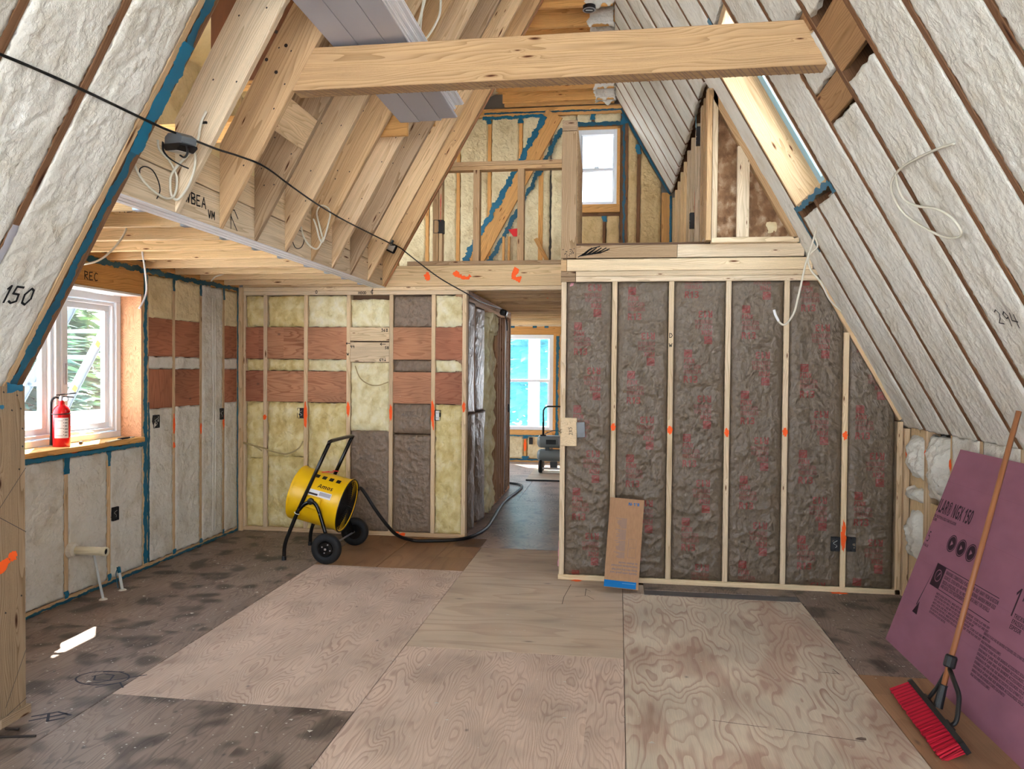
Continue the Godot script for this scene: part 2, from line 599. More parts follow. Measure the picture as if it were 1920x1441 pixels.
func dab(parent: Node, o: Vector3, ux: Vector3, vy: Vector3, w: float, h: float, mat: Material, called := "paint_mark") -> MeshInstance3D:
	# a sprayed spot with a ragged outline
	var n := ux.cross(vy).normalized()
	var st := begin()
	var s := rng.randf() * 50.0
	var c := o + n * 0.0016
	var pts := []
	for k in 22:
		var f := TAU * k / 22
		var r := 1.0 + 0.5 * wob.get_noise_2d(cos(f) * 2.5 + s, sin(f) * 2.5)
		pts.append(o + ux * cos(f) * w * 0.5 * r + vy * sin(f) * h * 0.5 * r + n * 0.0012)
	for k in 22:
		tri(st, c, pts[k], pts[(k + 1) % 22])
	return put(parent, called, done(st), mat)


func stamp(img: Image, text: String, x: float, y: float, tall: float, c: Color, turned := false, squeeze := 1.0, weight := 400) -> void:
	# prints text on a picture: the triangles of a flat TextMesh, filled pixel by pixel. (x, y) is the left end of its base line
	var key := text + str(weight)
	if not text_cache.has(key):
		var tm := TextMesh.new()
		var f := SystemFont.new()
		f.font_names = PackedStringArray(["Droid Sans"])
		f.font_weight = weight
		tm.font = f
		tm.text = text
		tm.font_size = 64
		tm.pixel_size = 1.0 / 46.0        # capitals about one unit tall
		tm.depth = 0.0
		tm.horizontal_alignment = HORIZONTAL_ALIGNMENT_LEFT
		tm.curve_step = 2.0
		var arr := tm.get_mesh_arrays() if tm.get_surface_count() else []
		var pts := PackedVector2Array()
		if arr.size():
			var v: PackedVector3Array = arr[Mesh.ARRAY_VERTEX]
			var ii = arr[Mesh.ARRAY_INDEX]
			if ii == null or ii.size() == 0:
				for p in v:
					pts.append(Vector2(p.x, p.y))
			else:
				for i in ii:
					pts.append(Vector2(v[i].x, v[i].y))
		var lo := Vector2(1e9, 1e9)
		for p in pts:
			lo = lo.min(p)
		for i in pts.size():
			pts[i] -= lo
		text_cache[key] = pts
	var pts2: PackedVector2Array = text_cache[key]
	var sg := -1.0 if turned else 1.0
	for i in range(0, pts2.size() - 2, 3):
		var a := Vector2(x + sg * pts2[i].x * tall * squeeze, y - sg * pts2[i].y * tall)
		var b := Vector2(x + sg * pts2[i + 1].x * tall * squeeze, y - sg * pts2[i + 1].y * tall)
		var d := Vector2(x + sg * pts2[i + 2].x * tall * squeeze, y - sg * pts2[i + 2].y * tall)
		fill_tri(img, a, b, d, c)


var text_cache := {}
var none: Callable


func fill_tri(img: Image, a: Vector2, b: Vector2, d: Vector2, c: Color) -> void:
	var w := img.get_width()
	var h := img.get_height()
	var area := (b - a).cross(d - a)
	if absf(area) < 1e-6:
		return
	for py in range(maxi(0, int(minf(a.y, minf(b.y, d.y)))), mini(h - 1, int(maxf(a.y, maxf(b.y, d.y)))) + 1):
		for px in range(maxi(0, int(minf(a.x, minf(b.x, d.x)))), mini(w - 1, int(maxf(a.x, maxf(b.x, d.x)))) + 1):
			var q := Vector2(px + 0.5, py + 0.5)
			var k1 := (b - a).cross(q - a) / area
			var k2 := (d - b).cross(q - b) / area
			var k3 := (a - d).cross(q - d) / area
			if k1 >= -0.02 and k2 >= -0.02 and k3 >= -0.02:
				img.set_pixel(px, py, img.get_pixel(px, py).lerp(c, c.a))


# ---------------------------------------------------------------- materials

func std(c: Color, rough := 0.8, metal := 0.0) -> StandardMaterial3D:
	var m := StandardMaterial3D.new()
	m.albedo_color = c
	m.roughness = rough
	m.metallic = metal
	return m


func fnl(seed_n: int, freq: float, oct := 3, kind := FastNoiseLite.TYPE_SIMPLEX_SMOOTH) -> FastNoiseLite:
	var n := FastNoiseLite.new()
	n.seed = seed_n
	n.noise_type = kind
	n.frequency = freq
	n.fractal_octaves = oct
	return n


func noise_tex(seed_n: int, freq: float, oct := 4, ramp: Gradient = null, size := 512, kind := FastNoiseLite.TYPE_SIMPLEX_SMOOTH, ridged := false, warp := 0.0) -> NoiseTexture2D:
	var n := fnl(seed_n, freq, oct, kind)
	if ridged:
		n.fractal_type = FastNoiseLite.FRACTAL_RIDGED
	if warp > 0.0:
		n.domain_warp_enabled = true
		n.domain_warp_amplitude = warp
		n.domain_warp_frequency = freq * 1.5
	var t := NoiseTexture2D.new()
	t.width = size
	t.height = size
	t.seamless = true
	t.noise = n
	if ramp:
		t.color_ramp = ramp
	return t


func ramp(stops: Array) -> Gradient:
	var g := Gradient.new()
	g.offsets = PackedFloat32Array(stops.map(func(s): return s[0]))
	g.colors = PackedColorArray(stops.map(func(s): return s[1]))
	return g


func grain_image(seed_n: int, contrast: float, knots: int) -> ImageTexture:
	# flat-sawn softwood, 2.4 m by 0.45 m; near-white so that materials tint it
	var w := 1024
	var h := 512
	var a := fnl(seed_n, 1.0, 2)
	var r2 := RandomNumberGenerator.new()
	r2.seed = seed_n
	var kn := []
	for i in knots:
		kn.append([r2.randf() * w, r2.randf() * h, r2.randf_range(3.5, 9.0)])
	var bytes := PackedByteArray()
	bytes.resize(w * h * 3)
	var hit := {}
	for k in kn:
		for yy in range(int(k[1]) - 44, int(k[1]) + 45):
			for xx in range(int(k[0]) - 80, int(k[0]) + 81):
				if xx < 0 or yy < 0 or xx >= w or yy >= h:
					continue
				var dx: float = (xx - k[0]) / 1.7
				var dy: float = yy - k[1]
				var q := sqrt(dx * dx + dy * dy)
				var e := exp(-q * q / (k[2] * k[2] * 4.0))
				if e > 0.02:
					hit[yy * w + xx] = [e, q / k[2]]
	for y in h:
		var v := y / float(h) * 0.45
		var band := int(v / 0.15)
		var vc := (v - 0.075 - band * 0.15)
		for x in w:
			var u := x / float(w) * 2.4
			var d := vc + 0.035 * a.get_noise_2d(u * 0.9 + band * 9.0, v * 3.0)
			var ring := d * absf(d) * 900.0 + u * 1.6 + 1.1 * a.get_noise_2d(u * 1.4, v * 14.0 + 40.0) + 20.0
			var i := y * w + x
			var dark := 0.0
			if hit.has(i):
				ring += hit[i][0] * 2.6
				dark = clampf(1.25 - hit[i][1], 0.0, 1.0)
			var f := ring - floorf(ring)
			var line := pow(f, 3.0) * contrast
			var fib := 0.05 * a.get_noise_2d(u * 7.0, v * 420.0) + 0.05 * a.get_noise_2d(u * 1.1, v * 30.0 + 7.0)
			var l := 0.93 - 0.24 * line + fib
			var cr := l
			var cg := l * (1.0 - 0.05 * line) - 0.005
			var cb := l * (1.0 - 0.14 * line) - 0.01
			if dark > 0.0:
				cr = lerpf(cr, 0.36, dark)
				cg = lerpf(cg, 0.22, dark)
				cb = lerpf(cb, 0.14, dark)
			bytes[i * 3] = int(clampf(cr, 0, 1) * 255)
			bytes[i * 3 + 1] = int(clampf(cg, 0, 1) * 255)
			bytes[i * 3 + 2] = int(clampf(cb, 0, 1) * 255)
	return ImageTexture.create_from_image(Image.create_from_data(w, h, false, Image.FORMAT_RGB8, bytes))


func ply_image(seed_n: int, w: int, h: int, wide: float, long: float, bands: float, fx: float, fy: float, light: Color, dark: Color, patchy: float, specks: int, grime: float) -> ImageTexture:
	# rotary-cut veneer: contour lines of a slow field stretched along the sheet
	var a := fnl(seed_n, 1.0, 3)
	var b := fnl(seed_n + 5, 1.0, 2)
	var bytes := PackedByteArray()
	bytes.resize(w * h * 3)
	for y in h:
		var v := y / float(h) * long
		for x in w:
			var u := x / float(w) * wide
			var t := a.get_noise_2d(u * fx, v * fy) + 0.10 * b.get_noise_2d(u * fx * 5.0, v * fy * 3.0)
			var q := t * bands
			var f := q - floorf(q)
			var line := smoothstep(0.45, 0.92, f) * (1.0 - smoothstep(0.93, 1.0, f))
			var flat := smoothstep(0.1, 0.35, b.get_noise_2d(u * fx * 0.8 + 20.0, v * fy * 0.9)) * patchy
			line = clampf(line * (0.45 + 0.8 * absf(b.get_noise_2d(u * 1.7, v * 0.9 + 60.0))) + flat * 0.55, 0.0, 1.0)
			var fib := 0.035 * b.get_noise_2d(u * 260.0, v * 5.0) + 0.05 * b.get_noise_2d(u * 2.0, v * 1.2 + 33.0)
			var g := grime * smoothstep(0.05, 0.6, b.get_noise_2d(u * 3.1 + 9.0, v * 3.3))
			var s := 1.0 + fib * 2.0 - g
			var i := (y * w + x) * 3
			bytes[i] = int(clampf(lerpf(light.r, dark.r, line) * s, 0, 1) * 255)
			bytes[i + 1] = int(clampf(lerpf(light.g, dark.g, line) * s, 0, 1) * 255)
			bytes[i + 2] = int(clampf(lerpf(light.b, dark.b, line) * s, 0, 1) * 255)
	var img := Image.create_from_data(w, h, false, Image.FORMAT_RGB8, bytes)
	var r2 := RandomNumberGenerator.new()
	r2.seed = seed_n
	for k in specks:
		var big := 1 if r2.randf() < 0.85 else 3
		img.fill_rect(Rect2i(r2.randi() % (w - 4), r2.randi() % (h - 4), big, big), Color(0.8, 0.79, 0.76).lerp(light, r2.randf() * 0.5))
	for k in int(grime * 60.0):
		# footprints of glue and boots: soft dark dabs
		var cx := r2.randi_range(12, w - 13)
		var cy := r2.randi_range(12, h - 13)
		for yy in range(-9, 10):
			for xx in range(-7, 8):
				var e := exp(-(xx * xx / 16.0 + yy * yy / 30.0)) * 0.4
				var c := img.get_pixel(cx + xx, cy + yy)
				img.set_pixel(cx + xx, cy + yy, c.lerp(Color(0.13, 0.13, 0.15), e))
	return ImageTexture.create_from_image(img)


func kraft_image() -> ImageTexture:
	# one repeat of a printed batt facing, 0.40 m by 0.62 m
	var w := 520
	var h := 806
	var img := Image.create(w, h, false, Image.FORMAT_RGB8)
	var n := fnl(21, 0.02, 4)
	for y in h:
		for x in w:
			var s := 1.0 + 0.10 * n.get_noise_2d(x, y) + 0.05 * n.get_noise_2d(x * 7.0, y * 7.0)
			img.set_pixel(x, y, Color(0.415 * s, 0.358 * s, 0.292 * s))
	var red := Color(0.53, 0.18, 0.17, 0.75)
	var faint := Color(0.51, 0.20, 0.19, 0.62)
	for turned in [false, true]:
		var g := -1.0 if turned else 1.0
		var x0 := 376.0 if turned else 118.0
		var y0 := 780.0 if turned else 30.0
		# the square emblem
		for yy in 74:
			for xx in 74:
				var on := true
				if yy > 10 and yy < 16:
					on = xx > 56
				if yy > 30 and (absf((xx - 10) * 0.8 - (74 - yy)) < 2.0 or absf((xx + 4) * 0.55 - (70 - yy)) < 2.0):
					on = false
				if on:
					var px := int(x0 + g * xx)
					var py := int(y0 + g * yy)
					if px >= 0 and px < w and py >= 0 and py < h:
						img.set_pixel(px, py, img.get_pixel(px, py).lerp(red, red.a))
		stamp(img, "PINK", x0, y0 + g * 130.0, 44.0, red, turned, 0.72, 700)
		stamp(img, "NEXT GEN", x0, y0 + g * 180.0, 36.0, faint, turned, 0.66, 700)
		stamp(img, "FIBERGLAS", x0, y0 + g * 229.0, 36.0, faint, turned, 0.64, 700)
		stamp(img, "R13", x0, y0 + g * 314.0, 64.0, red, turned, 0.90, 700)
	for y in range(0, h, 9):
		for x in [64, 66, 452]:
			img.set_pixel(x, y, Color(0.3, 0.24, 0.2))
			img.set_pixel(x, y + 1 if y + 1 < h else y, Color(0.3, 0.24, 0.2))
	for x in range(90, 430):
		img.set_pixel(x, 396, Color(0.36, 0.29, 0.24))
	return ImageTexture.create_from_image(img)


func kraft_grey_image() -> ImageTexture:
	var w := 420
	var h := 600
	var img := Image.create(w, h, false, Image.FORMAT_RGB8)
	var n := fnl(27, 0.02, 4)
	for y in h:
		for x in w:
			var s := 1.0 + 0.09 * n.get_noise_2d(x, y) + 0.04 * n.get_noise_2d(x * 7.0, y * 7.0)
			img.set_pixel(x, y, Color(0.50 * s, 0.43 * s, 0.36 * s))
	var ink := Color(0.33, 0.30, 0.28, 0.7)
	for k in 2:
		var x0 := 110.0 + k * 60.0
		var y0 := 90.0 + k * 290.0
		for e in [[0, 0, 150, 2], [0, 46, 150, 2], [0, 0, 2, 46], [150, 0, 2, 48], [34, 0, 2, 46]]:
			img.fill_rect(Rect2i(int(x0) + e[0], int(y0) + e[1], e[2], e[3]), Color(0.36, 0.32, 0.28))
		fill_tri(img, Vector2(x0 + 5, y0 + 40), Vector2(x0 + 29, y0 + 40), Vector2(x0 + 17, y0 + 8), ink)
		for l in 3:
			stamp(img, ["THIS SIDE TOWARD", "LIVING SPACE", "DO NOT LEAVE EXPOSED"][l], x0 + 40, y0 + 16 + l * 13, 9.0, ink, false, 0.7, 700)
	return ImageTexture.create_from_image(img)


func make_materials() -> void:
	var ga := grain_image(101, 0.55, 9)
	var gb := grain_image(202, 1.0, 7)
	var gc := grain_image(303, 0.8, 16)
	var gd := grain_image(404, 0.6, 10)
	# lumber tones: three tints of each
	var tones := {
		"pale": [Color(0.93, 0.85, 0.73), ga], "stud": [Color(0.88, 0.77, 0.63), ga], "rafter": [Color(0.83, 0.70, 0.54), gd], "beam": [Color(0.82, 0.68, 0.51), gd],
		"joist": [Color(0.93, 0.82, 0.65), ga], "gold": [Color(0.92, 0.71, 0.45), gd], "old": [Color(0.53, 0.39, 0.285), gc], "brown": [Color(0.47, 0.345, 0.25), gc], "grey": [Color(0.70, 0.60, 0.49), gc], "pink": [Color(0.90, 0.68, 0.52), ga],
		"hall": [Color(0.70, 0.57, 0.47), gc], "tan": [Color(0.74, 0.58, 0.42), gd],
	}
	for k in tones:
		for i in 3:
			var m := std(tones[k][0], 0.78)
			var c: Color = tones[k][0]
			m.albedo_color = Color(c.r * [1.0, 0.95, 1.04][i], c.g * [1.0, 0.94, 1.03][i], c.b * [1.0, 0.92, 1.0][i])
			m.albedo_texture = tones[k][1]
			m.metallic_specular = 0.3
			M[k + str(i)] = m
	# plywood sheets
	var ply_fresh := ply_image(31, 640, 1280, 1.22, 2.44, 15.0, 2.0, 0.55, Color(0.785, 0.70, 0.635), Color(0.67, 0.57, 0.51), 0.2, 120, 0.05)
	var ply_patch := ply_image(47, 640, 1280, 1.22, 2.44, 5.0, 2.4, 0.75, Color(0.80, 0.745, 0.67), Color(0.68, 0.575, 0.51), 1.0, 100, 0.02)
	var ply_plain := ply_image(59, 512, 512, 1.22, 1.22, 3.0, 1.2, 0.7, Color(0.78, 0.705, 0.62), Color(0.71, 0.62, 0.54), 0.1, 60, 0.06)
	var ply_dark := ply_image(67, 640, 1280, 1.22, 2.44, 9.0, 3.0, 0.6, Color(0.55, 0.485, 0.44), Color(0.43, 0.37, 0.34), 0.35, 1300, 0.38)
	var ply_hall := ply_image(83, 512, 1024, 1.22, 2.44, 11.0, 2.2, 0.9, Color(0.70, 0.62, 0.58), Color(0.40, 0.34, 0.33), 0.1, 60, 0.12)
	var ply_red := ply_image(91, 512, 512, 1.22, 1.22, 6.0, 3.6, 0.7, Color(0.74, 0.545, 0.42), Color(0.60, 0.40, 0.29), 0.2, 4, 0.05)
	for e in [["ply_fresh", ply_fresh, 0.62], ["ply_patch", ply_patch, 0.6], ["ply_plain", ply_plain, 0.6], ["ply_dark", ply_dark, 0.5], ["ply_hall", ply_hall, 0.38], ["ply_red", ply_red, 0.75]]:
		var m := std(Color.WHITE, e[2])
		m.albedo_texture = e[1]
		m.metallic_specular = 0.35
		M[e[0]] = m
	M.ply_brown = std(Color(0.78, 0.66, 0.55), 0.6)
	M.ply_brown.albedo_texture = ply_plain
	M.ply_tan = std(Color(1.0, 0.97, 0.95), 0.7)
	M.ply_tan.albedo_texture = ply_red
	M.ply_rosy = std(Color(0.90, 0.80, 0.78), 0.7)
	M.ply_rosy.albedo_texture = ply_red
	M.ply_rust = std(Color(0.62, 0.42, 0.26), 0.75)
	M.ply_rust.albedo_texture = ply_plain
	# sprayed foam
	var foam_h := noise_tex(5, 0.012, 6, null, 1024, FastNoiseLite.TYPE_SIMPLEX_SMOOTH, false, 30.0)
	var foam_c := noise_tex(6, 0.006, 5, ramp([[0.0, Color(0.80, 0.765, 0.69)], [0.45, Color(0.885, 0.87, 0.83)], [1.0, Color(0.93, 0.92, 0.89)]]), 512)
	for e in [["foam", Color(0.95, 0.95, 0.945)], ["foam_cream", Color(1.0, 0.95, 0.81)], ["foam_tan", Color(0.93, 0.82, 0.62)]]:
		var m := std(e[1], 0.75)
		m.albedo_texture = foam_c
		m.uv1_triplanar = true
		m.uv1_world_triplanar = true
		m.uv1_scale = Vector3(1.1, 1.1, 1.1)
		m.heightmap_enabled = true
		m.heightmap_texture = foam_h
		m.heightmap_scale = 1.3
		m.metallic_specular = 0.4
		M[e[0]] = m
	# fibreglass
	var wool_c := noise_tex(16, 0.014, 6, ramp([[0.0, Color(0.76, 0.66, 0.42)], [0.5, Color(0.89, 0.83, 0.60)], [1.0, Color(0.97, 0.94, 0.82)]]), 512, FastNoiseLite.TYPE_SIMPLEX_SMOOTH, false, 40.0)
	var wool_h := noise_tex(17, 0.03, 6, null, 512, FastNoiseLite.TYPE_SIMPLEX_SMOOTH, false, 30.0)
	M.wool = std(Color.WHITE, 1.0)
	M.wool.albedo_texture = wool_c
	M.wool.uv1_triplanar = true
	M.wool.uv1_world_triplanar = true
	M.wool.uv1_scale = Vector3(1.0, 0.8, 1.0)
	M.wool.heightmap_enabled = true
	M.wool.heightmap_texture = wool_h
	M.wool.heightmap_scale = 1.2
	M.wool.metallic_specular = 0.1
	M.wool_pale = M.wool.duplicate()
	M.wool_pale.albedo_color = Color(1.0, 1.0, 1.0)
	M.wool_pale.albedo_texture = noise_tex(19, 0.014, 6, ramp([[0.0, Color(0.80, 0.74, 0.52)], [0.5, Color(0.93, 0.90, 0.74)], [1.0, Color(0.98, 0.97, 0.91)]]), 512)
	# batt facings
	var crease := noise_tex(23, 0.0045, 2, null, 1024, FastNoiseLite.TYPE_SIMPLEX_SMOOTH, true, 60.0)
	for e in [["kraft", kraft_image()], ["kraft_grey", kraft_grey_image()]]:
		var m := std(Color.WHITE, 0.36)
		m.albedo_texture = e[1]
		m.heightmap_enabled = true
		m.heightmap_texture = crease
		m.heightmap_scale = 0.7
		m.metallic_specular = 0.5
		M[e[0]] = m
	M.wool_pink = M.wool.duplicate()
	M.wool_pink.albedo_texture = null
	M.wool_pink.albedo_color = Color(0.80, 0.58, 0.62)
	M.paper = std(Color(0.42, 0.35, 0.31), 0.55)
	# plain ones
	M.teal = std(Color(0.04, 0.40, 0.52), 0.45)
	M.teal_dark = std(Color(0.05, 0.33, 0.42), 0.45)
	M.orange = std(Color(1.0, 0.38, 0.08), 0.7)
	M.ink = std(Color(0.05, 0.05, 0.06), 0.8)
	M.pencil = std(Color(0.30, 0.26, 0.24), 0.9)
	M.soot = std(Color(0.07, 0.06, 0.055), 0.95)
	M.nail = std(Color(0.16, 0.12, 0.10), 0.6)
	M.white_vinyl = std(Color(0.90, 0.93, 0.96), 0.35)
	M.white_paint = std(Color(0.90, 0.90, 0.91), 0.4)
	M.grey_paint = std(Color(0.66, 0.655, 0.68), 0.45)
	M.glass = std(Color(0.92, 0.97, 1.0, 0.06), 0.02)
	M.glass.transparency = BaseMaterial3D.TRANSPARENCY_ALPHA
	M.glass_blue = std(Color(0.55, 0.90, 0.97, 0.28), 0.02)
	M.glass_blue.transparency = BaseMaterial3D.TRANSPARENCY_ALPHA
	M.frame_blue = std(Color(0.55, 0.74, 0.84), 0.35)
	M.zinc = std(Color(0.62, 0.68, 0.74), 0.35, 0.8)
	M.steel = std(Color(0.75, 0.75, 0.77), 0.3, 0.9)
	M.alu = std(Color(0.50, 0.56, 0.61), 0.5, 0.3)
	M.black = std(Color(0.035, 0.035, 0.04), 0.5)
	M.black_gloss = std(Color(0.03, 0.03, 0.035), 0.25)
	M.rubber = std(Color(0.03, 0.035, 0.05), 0.7)
	M.box_grey = std(Color(0.10, 0.10, 0.11), 0.5)
	M.cable = std(Color(0.82, 0.80, 0.73), 0.5)
	M.cord = std(Color(0.03, 0.03, 0.035), 0.5)
	M.pvc = std(Color(0.88, 0.85, 0.74), 0.35)
	M.pex = std(Color(0.75, 0.78, 0.78), 0.35)
	M.deck = std(Color(0.40, 0.30, 0.22), 0.9)
	M.outer = std(Color(0.55, 0.52, 0.48), 0.9)
	M.snow = std(Color(0.93, 0.95, 0.98), 0.9)
	M.bark = std(Color(0.22, 0.19, 0.16), 0.95)
	M.slate = std(Color(0.33, 0.33, 0.35), 0.32)
	for k in ["needle", "needle_blue", "needle_dry"]:
		var m := std({"needle": Color(0.34, 0.46, 0.31), "needle_blue": Color(0.33, 0.50, 0.46), "needle_dry": Color(0.46, 0.50, 0.38)}[k], 0.9)
		m.backlight_enabled = true
		m.backlight = Color(0.25, 0.35, 0.2)
		M[k] = m
	M.tape_red = std(Color(0.85, 0.08, 0.10), 0.6)
	M.wool_brown = M.wool.duplicate()
	M.wool_brown.albedo_texture = noise_tex(43, 0.02, 5, ramp([[0.0, Color(0.36, 0.25, 0.17)], [0.5, Color(0.55, 0.42, 0.31)], [1.0, Color(0.82, 0.74, 0.64)]]), 512, FastNoiseLite.TYPE_SIMPLEX_SMOOTH, false, 30.0)
	M.saw = std(Color(0.62, 0.50, 0.40), 0.9)
	M.yellow = std(Color(0.93, 0.74, 0.05), 0.35)
	M.wire = std(Color(0.12, 0.12, 0.12), 0.4, 0.5)
	M.rim_black = std(Color(0.05, 0.05, 0.05), 0.4)
	M.dark_inside = std(Color(0.06, 0.058, 0.055), 0.8)
	M.label_dark = std(Color(0.20, 0.10, 0.12), 0.6)
	M.label_grey = std(Color(0.60, 0.60, 0.62), 0.6)
	M.red = std(Color(0.80, 0.04, 0.08), 0.25)
	M.cardboard = std(Color(0.62, 0.48, 0.36), 0.8)
	M.cardboard_dark = std(Color(0.40, 0.29, 0.20), 0.7)
	M.purple = std(Color(0.60, 0.405, 0.475), 0.65)
	M.plastic_black = std(Color(0.10, 0.105, 0.11), 0.45)
	M.bristle = std(Color(0.78, 0.10, 0.20), 0.55)
	M.bristle_dark = std(Color(0.60, 0.05, 0.13), 0.55)
	M.handle = std(Color(0.62, 0.40, 0.25), 0.45)
	M.tank_grey = std(Color(0.50, 0.53, 0.53), 0.4, 0.1)
	M.tank_dark = std(Color(0.32, 0.34, 0.34), 0.5)
	M.wire_white = std(Color(0.85, 0.85, 0.83), 0.5)
	M.copper = std(Color(0.70, 0.45, 0.28), 0.4, 0.5)
	M.cable_tan = std(Color(0.72, 0.64, 0.45), 0.55)
	M.light_grey_body = std(Color(0.33, 0.35, 0.36), 0.45)
	M.lens = std(Color(0.72, 0.71, 0.68), 0.2)
	M.chalk = std(Color(0.22, 0.22, 0.26), 0.9)


# ---------------------------------------------------------------- floor

func ply_panel(parent: Node, x0: float, x1: float, d0: float, d1: float, mat: Material, along_d := true, uo := 0.0, vo := 0.0, y := 0.0, called := "plywood_panel") -> MeshInstance3D:
	var st := begin()
	var b := 0.002
	var t := 0.02
	var uvf := func(p: Vector3) -> Vector2:
		var u := p.x - x0
		var v := -p.z - d0
		return Vector2(u / 1.22 + uo, v / 2.44 + vo) if along_d else Vector2(v / 1.22 + uo, u / 2.44 + vo)
	var o := 0.0015
	var lo := [P(x0 + o, y - t, d0 + o), P(x1 - o, y - t, d0 + o), P(x1 - o, y - t, d1 - o), P(x0 + o, y - t, d1 - o)]
	var mid := [P(x0 + o, y - b, d0 + o), P(x1 - o, y - b, d0 + o), P(x1 - o, y - b, d1 - o), P(x0 + o, y - b, d1 - o)]
	var hi := [P(x0 + o + b, y, d0 + o + b), P(x1 - o - b, y, d0 + o + b), P(x1 - o - b, y, d1 - o - b), P(x0 + o + b, y, d1 - o - b)]
	quad(st, hi[0], hi[1], hi[2], hi[3], uvf.call(hi[0]), uvf.call(hi[1]), uvf.call(hi[2]), uvf.call(hi[3]))
	for k in 4:
		var n := (k + 1) % 4
		quad(st, mid[k], mid[n], hi[n], hi[k], uvf.call(mid[k]), uvf.call(mid[n]), uvf.call(hi[n]), uvf.call(hi[k]))
		quad(st, lo[k], lo[n], mid[n], mid[k], uvf.call(lo[k]), uvf.call(lo[n]), uvf.call(mid[n]), uvf.call(mid[k]))
	return put(parent, called, done(st), mat)


func build_floor() -> void:
	var f := setting("floor", "plywood subfloor of pale and dark weathered sheets with open joints", "floor")
	slab(f, "subfloor", Vector3(-3.95, -0.26, -2.8), Vector3(2.6, -0.021, 13.3), M.deck, 0.0)
	# left strip, old and dark
	for e in [[-2.7, -0.65], [-0.65, 1.79], [1.79, 4.23], [4.23, 6.67], [6.67, 7.0]]:
		ply_panel(f, -3.65, -2.41, e[0], e[1], M.ply_dark, true, rng.randf(), rng.randf())
	ply_panel(f, -2.41, -1.19, 0.93, 3.37, M.ply_dark, true, 0.3, 0.4)
	ply_panel(f, -2.41, -1.19, -1.51, 0.93, M.ply_dark, true, 0.6, 0.1)
	ply_panel(f, -2.41, -1.19, 3.37, 5.86, M.ply_fresh, true, 0.0, 0.0)
	for e in [[-2.41, -1.895], [-1.895, -1.5], [-1.5, -1.19]]:
		ply_panel(f, e[0], e[1], 5.86, 7.0, M.ply_brown, true, rng.randf(), rng.randf())
	# middle column
	ply_panel(f, -1.19, 0.047, -0.66, 1.78, M.ply_fresh, true, 0.4, 0.3)
	ply_panel(f, -1.19, 0.047, 1.78, 4.22, M.ply_fresh, true, 0.13, 0.0)
	ply_panel(f, -1.19, 0.047, 4.22, 6.66, M.ply_plain, false, 0.2, 0.0)
	ply_panel(f, -1.45, 0.047, 6.66, 9.1, M.ply_hall, false, 0.1, 0.2)
	for e in [[-3.65, -2.41], [-2.41, -1.19], [-1.19, 0.05], [0.05, 1.27], [1.27, 2.2]]:
		ply_panel(f, e[0], e[1], 9.1, 11.5, M.ply_hall, true, rng.randf(), rng.randf())
		ply_panel(f, e[0], e[1], 11.5, 13.1, M.ply_hall, true, rng.randf(), rng.randf())
	ply_panel(f, -3.65, -1.45, 7.0, 9.1, M.ply_hall, false, 0.5, 0.7)
	# right columns
	ply_panel(f, 0.047, 1.262, 3.0, 5.46, M.ply_patch, true, 0.0, 0.0)
	ply_panel(f, 0.047, 1.262, 0.56, 3.0, M.ply_patch, true, 0.4, 0.2)
	ply_panel(f, 0.047, 1.262, -1.9, 0.56, M.ply_patch, true, 0.2, 0.5)
	ply_panel(f, 0.2, 1.262, 5.46, 5.585, M.slate, true, 0.0, 0.0, -0.003, "strip")
	ply_panel(f, 0.047, 0.2, 5.46, 5.7, M.ply_plain, true, 0.5, 0.1)
	ply_panel(f, 0.2, 1.262, 5.585, 5.84, M.ply_dark, true, 0.1, 0.6)
	ply_panel(f, 1.262, 2.2, 4.2, 5.84, M.ply_dark, true, 0.2, 0.9)
	ply_panel(f, 1.262, 2.2, 1.76, 4.2, M.ply_brown, true, 0.2, 0.1)
	ply_panel(f, 1.262, 2.2, -1.0, 1.76, M.ply_brown, true, 0.6, 0.3)
	ply_panel(f, 0.047, 2.2, 5.86, 9.1, M.ply_hall, true, 0.6, 0.3)
	# chips of foam and sawdust that nobody could count
	var st := begin()
	for k in 560:
		var zone := rng.randf()
		var x := rng.randf_range(-3.5, -2.4)
		var d := rng.randf_range(2.6, 6.9)
		if zone > 0.62:
			x = rng.randf_range(-2.4, -1.2)
			d = rng.randf_range(2.4, 3.4)
		if zone > 0.78:
			x = rng.randf_range(1.2, 1.7)
			d = rng.randf_range(4.2, 5.7)
		if zone > 0.9:
			x = rng.randf_range(-1.2, 1.5)
			d = rng.randf_range(2.8, 5.4)
		var r := rng.randf_range(0.002, 0.006) * (1.0 if rng.randf() < 0.9 else 2.2)
		var a := rng.randf() * TAU
		var c := P(x, r * 0.4, d)
		var q := []
		for m in 3:
			q.append(P(x + cos(a + m * 2.1) * r * 1.4, 0.0003, d + sin(a + m * 2.1) * r))
		for m in 3:
			tri(st, c, q[m], q[(m + 1) % 3])
			tri(st, c, q[(m + 1) % 3], q[m])
	var chips := put(self, "debris", done(st), M.foam)
	chips.set_meta("kind", "stuff")
	tag(chips, "white crumbs of foam and sawdust scattered over the dark floor sheets", "debris")


# ---------------------------------------------------------------- left wall with its window

